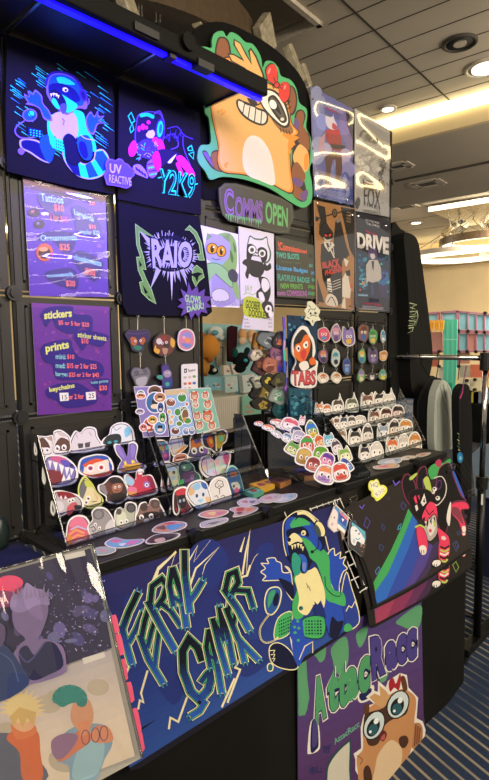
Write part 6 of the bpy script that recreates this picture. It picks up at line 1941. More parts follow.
sticker(q4, V3, [(226,520),(228,470),(244,440),(274,426),(306,434),(322,470),(332,520),(320,546),(280,556),(244,552)],'dcdad6', 'plain white doodle sticker of a sad stick figure', [('l', [(256,462),(270,444),(290,448),(294,470),(274,482),(258,474),(256,462)],.7, '2a2a2a'),('l', [(264,462),(272,460)],.6, '2a2a2a'),('l', [(280,460),(288,462)],.6, '2a2a2a'),('l', [(268,474),(276,468),(284,474)],.6, '2a2a2a'),('l', [(276,484),(276,508)],.7, '2a2a2a'),('l', [(252,520),(262,514),(270,526)],.6, '2a2a2a'),('l', [(282,520),(294,512),(304,524)],.6, '2a2a2a')],G2_, line='c8c6c2')

# ---- template stickers for the two crowded stands and the tabletop
def face(plane, view, cx, cy, rx, ry, cols, label, group, kind='ears', rot=0, m='vinyl_print'):
    """a small die-cut head: white border, fur colour, patch, eyes, mouth"""
    a = math.radians(rot)
    def T(x, y):
        X, Y = x * rx, y * ry
        return (cx + X * math.cos(a) - Y * math.sin(a), cy + X * math.sin(a) + Y * math.cos(a))
    O = {'ears': [(-1,.9),(-1.05,0),(-.95,-.7),(-.7,-1.15),(-.3,-.8),(.25,-.8),(.65,-1.2),(.95,-.7),(1.05,0),(1,.9),(0,1.05)],
         'round': [(-.95,.8),(-1.05,0),(-.8,-.75),(0,-1.05),(.8,-.75),(1.05,0),(.95,.8),(0,1.05)],
         'tall': [(-.9,.95),(-1,.1),(-.85,-.6),(-.2,-1.15),(.35,-1.1),(.8,-.5),(1,.2),(.9,.95),(0,1.05)],
         'horn': [(-1,.9),(-1.05,-.1),(-.9,-.6),(-.5,-.8),(.1,-.9),(.3,-1.7),(.6,-1.0),(1,-.3),(1.05,.9),(0,1.05)],
         'spread': [(-1.1,.3),(-.7,-.5),(-.2,-.9),(.5,-.95),(1.1,-.4),(.9,.3),(.6,.9),(-.3,1.0),(-.9,.9)]}[kind]
    c1_, c2_, c3_ = cols
    ft = [('b', [T(-.75,-.1), T(-.5,-.75), T(.1,-.7), T(.5,-.75), T(.8,-.1), T(.3,-.25), T(-.3,-.2)],c2_),
          ('b', [T(-.6,.35), T(0,.15), T(.6,.35), T(.5,.75), T(-.5,.75)],c3_)]
    out = []
    for sx in (-.36,.36):
        ft.append(('o', *T(sx, .12), rx * .2, ry * .26, 'f2f0ec', rot)); ft.append(('o', *T(sx + .04,.16), rx * .1, ry * .16, '1c181c', rot))
    ft.append(('l', [T(-.2,.55), T(0,.64), T(.22,.52)],.5, '3a2a2a'))
    return sticker(plane, view, [T(*p) for p in O], c1_, label, ft, group, f=.84, m=m)

r4, r3, r2_, r1_ = [tierplane(t) for t in ST4]
C3, C4 = (310,385,8.15),(360,385,7.52)
G4 = 'white-faced stickers in the right stand'
WB = 'dcd6ce'
A4 = [
 (r1_, C3,74,194,34,48, (WB, 'd8804a', 'ece8e2'), 'orange-topped white face sticker, first on the top tier of the right stand', 'ears'),
 (r1_, C3,138,200,34,44, (WB, 'c8703c', 'ece8e2'), 'ginger-browed white face sticker, second on the top tier of the right stand', 'round'),
 (r1_, C3,226,172,46,62, (WB, '4a3a32', 'ece8e2'), 'brown and white face sticker with a pale green round antenna', 'horn'),
 (r1_, C3,340,160,48,60, ('c6cfb4', '5a5a48', 'ece8e2'), 'greenish white face sticker with antenna, fourth on the top tier', 'horn'),
 (r2_, C3,160,326,36,50, ('d8ccc4', '7a5a4a', 'e8e2dc'), 'brown-patched white face sticker at the left of the second tier', 'ears'),
 (r2_, C3,216,316,34,50, ('d0c4bc', '6a4a3c', 'e8e2dc'), 'chestnut-browed face sticker, second on the second tier', 'tall'),
 (r2_, C3,274,308,36,54, (WB, '3a4656', 'ece8e2'), 'white face sticker with slate blue ears on the second tier', 'ears'),
 (r2_, C3,338,302,36,50, (WB, '55504c', 'e0dcd6'), 'white face sticker with grey brow on the second tier', 'round'),
 (r2_, C3,408,294,46,46, ('e6e2dc', 'c9c4be', 'ece8e2'), 'nearly blank white face sticker ending the second tier left half', 'round'),
 (r3, C3,246,424,50,64, ('d8cfc4', '8a6e5a', 'ece8e2'), 'tan-horned white face sticker at the left of the third tier', 'ears'),
 (r3, C3,366,432,52,66, (WB, '2a2622', 'ece8e2'), 'white face sticker with black pointed ears on the third tier', 'ears'),
 (r3, C3,468,400,44,76, (WB, '3c3632', 'd8d0c8'), 'tall striped white sticker in the middle of the third tier', 'tall'),
 (r4, C4,34,516,42,60, (WB, '2c2c34', 'e8e8ec'), 'white face sticker with black ears and blue eyes, first on the lowest tier', 'ears'),
 (r4, C4,124,496,52,62, ('e4e0da', 'cfc9c2', 'ece8e2'), 'blank white rounded face sticker, second on the lowest tier', 'tall'),
 (r1_, C4,56,126,48,60, ('d8cdc4', '7a5044', 'e4dcd6'), 'rosy brown-haired face sticker on the top tier, right half', 'ears'),
 (r1_, C4,146,112,46,56, (WB, '34302e', 'e4dcd6'), 'dark-haired white face sticker on the top tier, right half', 'ears'),
 (r1_, C4,218,112,46,54, ('e4e0d8', 'd4cec6', 'ece8e2'), 'white sticker with one tall spike ear at the end of the top tier', 'horn'),
 (r2_, C4,106,246,44,58, ('d4c4b8', '6a3a28', 'e0d4cc'), 'brown and orange face sticker on the second tier, right half', 'ears'),
 (r2_, C4,196,226,46,58, ('cdb8aa', '4a2c24', 'e0d4cc'), 'dark brown-haired face sticker on the second tier, right half', 'round'),
 (r2_, C4,284,206,46,56, ('c8a8a4', '2e2624', 'dcc8c4'), 'pinkish face sticker with black hair ending the second tier', 'round'),
 (r3, C4,176,356,46,62, ('d0d4d8', '8a98a8', 'e8e8ea'), 'blue-grey face sticker on the third tier, right half', 'ears'),
 (r3, C4,258,328,46,64, ('c8b09c', '2c2c34', 'dcc8b4'), 'tan face sticker with slate hair on the third tier', 'tall'),
 (r3, C4,342,318,50,60, (WB, 'd08a3c', 'ece8e2'), 'white face sticker with amber hair ending the third tier', 'round'),
 (r4, C4,242,464,46,66, ('d8c8b8', 'd06a34', 'ece8e2'), 'bright orange-patched face sticker on the lowest tier', 'ears'),
 (r4, C4,330,442,46,66, ('e2ddd6', 'c8bfb4', 'ece8e2'), 'ivory face sticker between two orange ones on the lowest tier', 'tall'),
 (r4, C4,412,424,50,62, ('d8bc98', 'c88440', 'ece0d0'), 'caramel-haired face sticker ending the lowest tier', 'tall'),
]
for pl_, v, cx, cy, rx, ry, cols, lab, kd in A4:
    face(pl_, v, cx, cy, rx * 1.04, ry * 1.02, cols, lab, G4, kd)

# sloped faces of the stepped stand
sl = Plane(F3(0,-.004,.016), F3(1,0,0) - F3(0,0,0), F3(0,.230,.196) - F3(0,0,0))
C1, C2 = (240,405,8.15),(285,405,7.52)
G3 = 'bright stickers on the stepped stand'
A3 = [
 (C1,152,152,34,20, ('e4dcd4', 'd86a40', 'f0ece6'), 'white sticker with one red-orange eye at the far back left', 'spread', 15),
 (C1,300,140,50,26, ('e8dcd4', 'c85a48', 'f0ece6'), 'white sticker with red streaks at the far back, centre', 'spread', 15),
 (C1,232,186,50,26, ('e8d8c8', 'd87038', 'f0ece6'), 'white sticker with orange patch, second row from the back', 'spread', 20),
 (C1,340,172,46,26, ('e6ded6', 'c8a0a0', 'f0ece6'), 'white and pink flecked sticker, second row from the back', 'spread', 20),
 (C2,40,148,68,50, ('ecdcdc', 'd85a70', 'f2eeee'), 'large round white sticker with red scribbles at the back', 'round', 20),
 (C2,128,116,22,34, ('eadfe0', 'd890a0', 'f2eeee'), 'small white sticker with pink ears near the blue-topped one', 'ears', 10),
 (C1,300,236,48,26, ('dfe2e2', 'b0b8b8', 'f0f0ee'), 'white mottled sticker along the left side of the stepped stand', 'spread', 35),
 (C2,84,196,44,36, ('5a6484', '3f4866', '8a92ac'), 'slate blue rounded sticker in the third row', 'round', 15),
 (C2,200,190,48,66, ('7aa84a', '2f78c8', 'd8b848'), 'blue-topped sticker with green face and big blue eyes', 'tall', -12),
 (C2,104,236,48,44, ('c9c4d4', 'a8a4bc', 'e0dce6'), 'lavender-white sticker in front of the slate blue one', 'round', 15),
 (C2,14,246,36,34, ('e2e6e8', '5a90b0', 'f0f0f0'), 'white and blue sticker at the left edge, third row', 'round', 30),
 (C2,330,264,40,46, ('8fc8d8', '6ab0c4', 'c8e4ea'), 'light sky blue sticker at the right of the stepped stand', 'ears', -10),
 (C2,260,274,40,46, ('d89048', 'c8582c', 'e8c07a'), 'bright orange sticker in the centre of the stepped stand', 'tall', -25),
 (C2,56,326,52,50, ('a8b860', '5a9a48', 'd0d89a'), 'green sticker with orange eyes on the left side of the stand', 'ears', 30),
 (C2,166,296,58,62, ('d0503c', '3fa04a', 'e0b0a0'), 'red sticker with green mask and navy cap', 'tall', 0),
 (C2,386,314,40,54, ('d8d0d0', '4a4048', 'ece4e4'), 'white sticker with charcoal hair at the right edge', 'tall', -20),
 (C2,142,388,62,68, ('b89a50', 'c8a85a', 'a8843e'), 'large round mustard yellow sticker at the left', 'round', 10),
 (C2,268,362,58,54, ('6aa828', '58982a', '8ac048'), 'round lime green sticker in the centre', 'round', 10),
 (C2,446,376,50,56, ('d8dc98', '7aa850', 'e8e8c0'), 'pale yellow sticker with big green eyes at the right', 'ears', -15),
 (C2,316,412,56,56, ('d87aa8', '5a3a98', 'e8a0c0'), 'pink-faced sticker with wide purple rim', 'round', 25),
 (C2,462,452,38,58, ('3a68b4', '2a4a94', '6a90cc'), 'deep blue leaf-shaped sticker at the right front', 'tall', -35),
 (C2,212,446,56,58, ('a8504c', '8a3a3c', 'c87a70'), 'rust red round-faced sticker in the front row', 'round', 15),
 (C2,302,522,74,72, ('e0d4d8', 'd88a58', '9a78b8'), 'white sticker with orange and violet pattern at the front', 'round', 20),
 (C2,416,504,66,74, ('e4d8d8', 'd05040', 'c85044'), 'white sticker with bright red lower half at the front right', 'round', -10),
]
for i, (v, cx, cy, rx, ry, cols, lab, kd, rot) in enumerate(A3):
    face(sl.off(.0022 * i / 2), v, cx, cy, rx, ry, cols, lab, G3, kd, rot)

# flat stickers and boxes lying on the cube tops
fl = floorplane(ZB + .0012)
VT, V6, V7 = (90,500,2.794),(210,440,6.11),(340,440,5.75)
G5 = 'stickers lying loose on the ledge'
def loose(view, pts, base, label, feats=(), h=0):
    sticker(fl.off(h), view, pts, base, label, feats, G5, f=.9, line='8a8486')
loose(VT, [(40,122),(68,106),(100,112),(150,110),(144,122),(100,134),(60,134)],'58b0d0', 'cyan and pink cloud-like sticker lying near the left stand', [('b', [(60,112),(90,112),(80,120),(60,120)],'d85a98'),('b', [(110,116),(140,114),(120,126),(100,126)],'d87ab0'),('b', [(80,124),(100,122),(90,130)],'ece8ea')])
loose(VT, [(4,142),(30,132),(66,134),(72,144),(44,154),(10,154)],'9ab8ac', 'pale teal sticker lying by the binder corner', [('b', [(20,140),(50,138),(40,148)],'c89a9a')])
loose(VT, [(154,116),(176,100),(206,94),(250,94),(244,106),(200,120),(164,124)],'2a2426', 'black-haired face sticker lying on the ledge', [('b', [(180,112),(204,106),(210,114),(188,120)],'d8b8a8'),('b', [(206,98),(236,98),(216,106)],'4a4448')],.0013)
loose(VT, [(172,86),(190,70),(230,60),(268,64),(266,78),(230,90),(190,92)],'d8a078', 'rainbow arc sticker lying under the left stand corner', [('b', [(214,74),(240,68),(262,70),(240,84),(220,84)],'5aa8d0'),('b', [(184,80),(206,72),(210,84)],'7a4a4a'),('b', [(204,66),(240,62),(230,70)],'d8606a')])
loose(VT, [(302,44),(322,32),(360,28),(388,32),(372,44),(334,52)],'d87a70', 'red and yellow sticker lying under the middle stand', [('b', [(326,38),(350,34),(346,44)],'e0c07a'),('b', [(352,36),(374,34),(362,42)],'c85a88')])
loose(VT, [(308,66),(336,56),(380,50),(384,60),(346,74),(312,78)],'b8b6b8', 'silver outline sticker lying beside the rail connector', [('b', [(330,66),(360,60),(346,70)],'6a686c'),('l', [(322,70),(350,66),(374,58)],.5, '4a484c')])
loose(V6, [(118,426),(150,412),(220,406),(292,414),(280,434),(210,462),(140,472),(150,446)],'d8b0a8', 'white and red pair sticker at the ledge front, left of the round connector', [('b', [(160,424),(200,416),(210,432),(170,440)],'c85a50'),('b', [(220,420),(270,420),(230,440)],'d88a60'),('b', [(160,446),(200,442),(180,458)],'6a4a50')])
loose(V6, [(164,382),(200,360),(250,354),(300,366),(310,384),(250,402),(190,406)],'d8d0d0', 'white flecked sticker behind the red pair sticker', [('b', [(190,382),(220,370),(230,386)],'c87a78'),('b', [(240,376),(280,372),(260,390)],'8a7a8a')])
loose(V6, [(300,376),(320,346),(380,330),(440,336),(430,360),(360,386)],'d8c8c8', 'pinkish white sticker beside the teal box', [('b', [(330,360),(370,346),(380,362)],'d09098'),('b', [(390,346),(420,342),(400,356)],'a8b0c8')],.0013)
loose(V6, [(372,374),(400,346),(470,330),(530,330),(520,360),(440,384)],'b8d0dc', 'pale blue glossy sticker below the orange box', [('b', [(410,366),(460,350),(480,364),(430,376)],'dce0e4'),('b', [(480,344),(510,340),(500,354)],'8ab8d0')],.0026)
loose(V7, [(216,132),(240,114),(300,106),(356,104),(346,130),(290,140),(240,142)],'b0cce4', 'sky blue and white sticker under the right stand', [('b', [(250,130),(300,116),(320,130),(270,136)],'e4e8ee'),('b', [(310,112),(344,110),(330,126)],'6a9cd0')],.0013)
loose(V7, [(190,154),(240,144),(300,138),(342,144),(330,158),(270,164),(206,168)],'e0a8a0', 'pink and yellow sticker in front of the sky blue one', [('b', [(220,154),(270,148),(260,160)],'e06a90'),('b', [(280,146),(320,146),(300,156)],'e8c86a')])
loose(V7, [(346,106),(380,92),(430,92),(440,100),(404,112),(360,116)],'d8d6d2', 'white sticker beside the last round connector', [('b', [(376,102),(400,98),(396,108)],'9a9694')])
loose(V7, [(436,88),(470,76),(520,72),(510,86),(460,98)],'e0c4b4', 'peach and white sticker at the far right end of the ledge', [('b', [(456,88),(490,80),(480,90)],'c88a78')])
for v, q, c, t, lab in ((V6, [(250,246),(310,228),(386,242),(318,266)],'2f57a8', .015, 'small blue flat box, backmost of the four by the stepped stand'),(V6, [(238,288),(306,268),(396,288),(312,320)],'d8a838', .016, 'small yellow flat box in front of the blue one'),
                        (V6, [(356,264),(420,244),(496,260),(432,288)],'c88a4a', .016, 'small orange flat box beside the yellow one'),(V6, [(206,326),(262,304),(328,324),(268,352)],'5fae94', .014, 'small teal flat box nearest the middle stand')):
    s = Sheet(floorplane(ZB + .0005), v[0], v[1] + 1.5, v[2])
    s.board(q, c, t, side=tuple(x * .8 for x in lin(c)))
    s.poly(scaled(q, .7), tuple(min(1, x * 1.4) for x in lin(c))); s.blob(scaled(q, .4), 'a04a48' if c != '2f57a8' else '9ab0d8')
    s.build('flat_box', 'vinyl_print', None, lab, 'box', 'small flat boxes on the ledge')

# ================================================================== keychains on the wall panels
mat('keyring_steel', 'a8a49c', 0.3,0.9)
def keychain(plane, view, top, cx, cy, outline, base, label, feats=(), group='keychains on the wall panels', border='d8d4cc', thick=.004, ringr=6):
    """steel ring + chain + printed charm; top is where it hangs (view coordinates)"""
    tp = plane.at(*plane.hit(view[0] + top[0] / view[2], view[1] + top[1] / view[2]), .006)
    t = thing('keychain', label, 'keychain', tuple(tp), group)
    s = Sheet(plane, *view)
    s.h = .003
    s.board(outline, border, thick, True, tuple(x * .8 for x in lin(border)))
    s.poly(spline(scaled(outline, .88)), base)
    for ft in feats:
        k, rest = ft[0], ft[1:]
        if k == 'b': s.blob(rest[0], rest[1])
        elif k == 'p': s.poly(rest[0], rest[1])
        elif k == 'o': s.oval(*rest)
        elif k == 'l': s.line(rest[0], rest[1], rest[2])
        elif k == 'e':
            for x, y in rest[0]:
                s.oval(x, y, rest[1], rest[1] * 1.2, 'eeeae4'); s.oval(x, y, rest[1] * .5, rest[1] * .7, '1a161a')
    s.build('charm', 'vinyl_print', t)
    kk = view[2]
    def V(x, y): return plane.at(*plane.hit(view[0] + x / kk, view[1] + y / kk), .005)
    mb = MB()
    r = ringr
    mb.tube([V(top[0] + r * math.cos(a), top[1] + r * 1.3 + r * 1.3 * math.sin(a)) for a in (k * math.pi / 7 for k in range(14))],.0011,5, True)
    mb.build('key_ring', 'keyring_steel', t, smooth=True)
    ty = min(p[1] for p in outline)
    y0 = top[1] + r * 2.4
    n = max(2, int((ty + 4 - y0) / (kk * .9)))
    mb = MB()
    pts = []
    for i in range(n * 2 + 1):
        f = i / (n * 2)
        pts.append(V(top[0] + (cx - top[0]) * f + (1.0 if i % 2 else -1.0) * kk * .12, y0 + (ty + 4 - y0) * f))
    if len(pts) > 1: mb.tube(pts, .0012,5)
    mb.build('chain', 'keyring_steel', t)
    return t
def el(cx, cy, rx, ry, wob=.12, n=9, seed=0):
    r = random.Random(seed + int(cx * 7 + cy))
    return [(cx + rx * (1 + r.uniform(-wob, wob)) * math.cos(6.283 * i / n), cy + ry * (1 + r.uniform(-wob, wob)) * math.sin(6.283 * i / n)) for i in range(n)]
kp = wallplane(YW - .010)
K6 = (120,310,5.753)
keychain(kp, K6, (96,26), 96,120, [(25,140),(50,112),(95,118),(150,110),(172,140),(160,182),(134,190),(128,235),(70,235),(56,200),(40,170)],'34264e', 'purple-crowned keychain with orange face, upper left below the black shirt', [('b', [(56,160),(80,156),(96,180),(84,206),(62,196)],'a85a2c'),('b', [(106,176),(130,156),(142,176),(124,200)],'a85a2c'),('b', [(70,214),(100,204),(124,216),(100,232)],'2a7a5c'),('e', [(84,178),(114,176)],6),('l', [(40,134),(90,138),(150,130)],.9, '4a3a72')],border='3a3440')
keychain(kp, K6, (246,36), 250,130, el(252,200,66,72,.06), '6a3a30', 'round brown keychain with yellow curved horns, below the black shirt', [('b', [(200,200),(190,236),(216,252),(224,230),(206,220)],'d0a03c'),('b', [(290,160),(312,180),(304,216),(286,200)],'d0a03c'),('o', 220,180,16,18, 'c8c4bc'),('o', 250,165,14,16, '8a2c2c'),('o', 262,205,18,14, '3a302c'),('e', [(238,190),(262,186)],7),('b', [(240,220),(270,222),(264,250),(246,250)],'b08a6a')],border='2c2624')
keychain(kp, K6, (374,36), 376,108, [(330,160),(340,122),(376,106),(414,122),(428,170),(418,216),(380,236),(342,222),(328,190)],'c87a90', 'pink and blue oval keychain with white edge, beside the starburst tag', [('b', [(350,140),(390,126),(410,150),(380,170)],'8a8ac0'),('b', [(344,190),(390,196),(408,200),(380,220)],'6a86c0'),('o', 384,172,16,14, 'd8905a'),('o', 364,158,8,8, 'e0b0b8')])
keychain(kp, K6, (110,246), 112,330, [(58,366),(72,334),(104,330),(130,340),(154,328),(172,356),(164,396),(140,438),(92,440),(74,404)],'77757a', 'grey mushroom-like keychain hanging beneath the purple-crowned one', [('b', [(90,396),(150,384),(140,432),(98,434)],'a8a6a8'),('o', 90,360,16,14, '5a585e'),('o', 140,352,14,12, '5a585e'),('l', [(70,380),(112,372),(160,366)],.8, '4a484e')],border='55535a')
keychain(kp, K6, (254,252), 258,312, [(234,316),(272,308),(284,336),(298,380),(302,420),(288,452),(240,452),(236,410),(206,392),(212,372),(236,372)],'4a3a7e', 'purple keychain with green arm and pale round face, below the horned one', [('o', 268,366,24,22, '9a8aa4'),('b', [(208,380),(236,374),(240,396),(216,396)],'3f9a78'),('b', [(250,410),(290,404),(290,440),(256,446)],'2f4a8a'),('o', 268,426,12,12, '4aa880'),('e', [(262,362),(276,362)],5)],border='2c2740')

# payment card behind the sticker sheets
cp = wallplane(YW - .006)
s = Sheet(cp, 120,310,5.753)
s.board([(350,320),(358,312),(436,308),(444,314),(446,500),(352,504)],'dcdad4', .0025, side='b8b6b0')
s.poly([(366,338),(382,336),(382,360),(366,362)],'26262a'); s.poly([(371,345),(377,344),(377,354),(371,355)],'dcdad4')
s.text('Square', (388,340),(430,336),(388,360), '3a3a40', .02)
for x, y, c in ((372,388, 'b8b0b0'),(398,386, 'c8b0a8'),(424,382, '6a9a5a'),(372,424, 'b06a60'),(398,422, 'd05a34'),(424,420, '3a66b0'),(372,452, 'a8a8b0'),(398,450, 'c8a868')):
    s.oval(x, y, 10,8, c)
s.build('payment_card', 'paper_print', None, 'white card of accepted payment marks propped behind the mint sticker sheet', 'card')

# right-hand keychain rail
K5 = (300,310,5.2)
def kv(x, y, h=0.0): return kp.at(*kp.hit(300 + x / 5.2,310 + y / 5.2), h)
rail_t = thing('keychain_rail', 'thin black rail with steel hooks across the right-hand wall panels', 'rail', tuple(kv(270,58,.02)))
mb = MB(); mb.tube([kv(104,44,.022), kv(432,72,.022)],.0025,6); mb.build('rod', 'black_metal', rail_t)
for x, y in ((116,44),(183,50),(246,54),(325,62),(374,66),(428,70)):
    mb = MB(); mb.tube([kv(x, y - 4,.0), kv(x, y - 3,.018), kv(x, y + 6,.022), kv(x + 3, y + 11,.016)],.0016,5); mb.build('hook', 'keyring_steel', rail_t)
GK = 'keychains on the right rail'
kp2 = kp.off(.004)
for (cx, cy, rx, ry, top, cols, lab, kd) in (
 (120,128,32,38, (116,50),('cc3f62', 'd85a78', '5a8ab8'), 'crimson pink keychain with blue top, first on the right rail', 0),
 (118,240,28,40, (117,172),('6a4a80', 'c87a4a', '3a3448'), 'purple and orange keychain, second down the first string', 1),
 (116,354,30,28, (117,288),('d8cfc4', 'c86a34', 'e8e2da'), 'white and ginger keychain at the bottom of the first string', 1),
 (184,124,26,50, (183,54),('8a6a9c', 'c88aa0', '5a4a70'), 'lilac oval keychain with pink teeth marks, second string', 0),
 (182,248,24,44, (183,180),('a8bcc0', '3a8a98', '2c2a30'), 'teal and pale grey keychain in the middle of the second string', 1),
 (186,352,28,30, (184,298),('d8ccbc', 'b8824a', 'e8e0d6'), 'white and tan keychain at the bottom of the second string', 1),
 (250,140,32,50, (246,58),('7a68a8', '8a78b8', 'd0a83c'), 'violet two-eared keychain with yellow base, third string', 2),
 (240,290,22,46, (244,194),('3f5a9a', '2f457e', '7a9ac8'), 'blue keychain at the bottom of the third string', 1),
 (326,118,30,50, (325,66),('8a5238', '5a3426', '3a5a9a'), 'brown and blue keychain at the top of the fourth string', 0),
 (318,240,22,42, (320,172),('4a9a58', 'c8a03c', '3a6ab0'), 'green keychain with yellow and blue, middle of the fourth string', 1),
 (315,342,22,38, (317,286),('5a9a50', '8a6aa8', 'c8c4a0'), 'mossy green keychain at the bottom of the fourth string', 0),
 (375,138,26,44, (374,70),('4f9a4a', '3a7a3a', 'c8a860'), 'leaf green keychain at the top of the fifth string', 1),
 (377,240,25,40, (376,186),('5a4a78', '3a3050', '8a7aa8'), 'dark violet bell-shaped keychain, middle of the fifth string', 2),
 (371,346,24,20, (374,284),('2c2828', '4a4444', 'd8d4cc'), 'black keychain with white teeth at the bottom of the fifth string', 0),
 (429,136,14,30, (428,74),('5a9ac0', '3a78a8', 'e0dcd4'), 'small sky blue keychain at the top of the last string', 1),
 (431,238,22,28, (430,170),('c8883c', 'a86a2c', 'd8b078'), 'amber round keychain in the middle of the last string', 0),
 (428,338,23,30, (430,270),('6a9a4a', '3a8aa0', 'd0c050'), 'green and yellow keychain at the bottom of the last string', 0)):
    a, b, c = cols
    if kd == 2:
        o = [(cx - rx, cy - ry),(cx - rx * .5, cy - ry * .9),(cx, cy - ry * .1),(cx + rx * .3, cy - ry),(cx + rx * .8, cy - ry * .8),(cx + rx, cy + ry * .6),(cx, cy + ry),(cx - rx, cy + ry * .5)]
    else:
        o = el(cx, cy, rx, ry, .14,10, seed=kd)
    keychain(kp2, K5, top, cx, cy, o, a, lab, [('b', el(cx, cy - ry * .3, rx * .6, ry * .4,.2,7), b),('b', el(cx, cy + ry * .45, rx * .5, ry * .3,.2,7), c),('e', [(cx - rx * .25, cy - ry * .05),(cx + rx * .3, cy - ry * .05)],rx * .2)],GK, border=('c8c4bc' if sum(lin(a)) > .6 else '55505a'), ringr=5)

# shark board, boards behind it, hanging white sticker, holographic strip
tp = wallplane(YW - .030)
s = Sheet(wallplane(YW - .016), 0,0,1)
s.board([(286.5,315),(317,317),(316,386),(288.5,389)],'1f3a58', .003, side='18283c')
s.scatter(random.Random(3),(288,317,312,334), 24, ['2f5a80', '3a7a98', '18304a', '5aa0b8'], .8,2.4)
s.build('blue_print', 'foil_print', None, 'dark blue metallic print behind the orange-faced cut-out', 'art print')
s = Sheet(tp, 244,195,4)
sh_ = [(196,764),(184,742),(190,700),(204,664),(188,630),(190,580),(206,545),(226,524),(250,530),(262,556),(276,580),(282,626),(276,652),(292,668),(288,700),(284,764),(236,772)]
s.board(sh_, 'e2e0da', .005, True, 'b8b6b0')
s.blob([(198,640),(194,590),(212,552),(234,538),(256,566),(270,600),(270,650),(284,674),(270,690),(230,706),(196,700),(206,670)],'1e1b1c')
s.blob([(196,640),(202,600),(222,590),(240,560),(256,566),(262,600),(252,640),(232,670),(216,664)],'d86a24'); s.blob([(204,612),(214,600),(222,612),(214,628)],'f0ece6'); s.blob([(232,598),(248,584),(252,604),(240,614)],'f0ece6'); s.oval(214,614,4,6, '1c181c'); s.oval(244,600,4,6, '1c181c')
s.blob([(222,630),(236,616),(246,630),(236,660),(224,650)],'c83a3a'); s.blob([(256,660),(274,648),(284,672),(264,680)],'d86a24'); s.blob([(216,676),(246,664),(256,690),(230,704)],'e6e2da')
s.text('TABS', (186,700),(284,700),(188,764), '7a1f2c', .06, (282,762)); s.text('TABS', (190,705),(280,705),(192,758), 'c84a52', .02, (278,756))
s.build('shark_cutout', 'paper_print', None, 'white-edged cut-out of an orange-faced creature over red letters TABS', 'cut-out sign')
s = Sheet(wallplane(YW - .028), 244,195,4)
wh = [(238,462),(250,448),(252,428),(268,426),(284,440),(302,462),(296,484),(304,500),(284,506),(272,524),(258,504),(240,498),(246,480)]
s.board(wh, 'dcdcc4', .003, True, 'a8a890')
for l in ([(254,470),(262,456),(276,458)],[(262,486),(274,480),(288,486)],[(256,440),(264,450)],[(284,450),(278,462)],[(250,490),(260,494)],[(290,470),(284,478)],[(270,500),(274,512)]): s.line(l, .7, '2a2824', smooth=True)
s.oval(264,474,4,5, '1c1a18'); s.oval(282,472,4,5, '1c1a18')
s.build('ghost_sticker', 'vinyl_print', None, 'cream spiky creature sticker hanging at the lower corner of the tan poster', 'sticker')
hp = wallplane(YW - .020)
s = Sheet(hp, 235,315,6.6)
hol = ['8a5ad8', '6a8ae0', 'c8b0e0', '40d0b0', '3a6ae8', '2a40d0', 'b060d8', 'd8d0c0', '40d8b8', '3060f0', '7a48e0']
st = [(318,14),(322,90),(322,170),(318,230),(322,300),(326,380),(328,450),(328,520),(328,580),(328,640),(326,680)]
q = [(x - 7, y) for x, y in st] + [(x + 8, y) for x, y in st[::-1]]
s.board(q, '6a70d0', .004, side='4a50b0')
for i in range(len(st) - 1):
    s.poly([(st[i][0] - 6, st[i][1]),(st[i][0] + 7, st[i][1]),(st[i + 1][0] + 7, st[i + 1][1] + 2),(st[i + 1][0] - 6, st[i + 1][1] + 2)],hol[i])
s.build('holographic_strip', 'foil_print', None, 'narrow vertical holographic strip between the charm bunch and the blue print', 'strip')
s = Sheet(wallplane(YW - .05), 235,315,6.6)
s.board([(340,482),(480,492),(486,690),(352,700)],'24566c', .012, side='1a3a4a')
s.scatter(random.Random(9),(356,500,470,680), 30, ['1f4a5c', '3a7f94', '16303e', '4f9aac'], 8,20)
s.build('teal_book', 'foil_print', None, 'teal metallic book standing below the orange-faced cut-out', 'book')

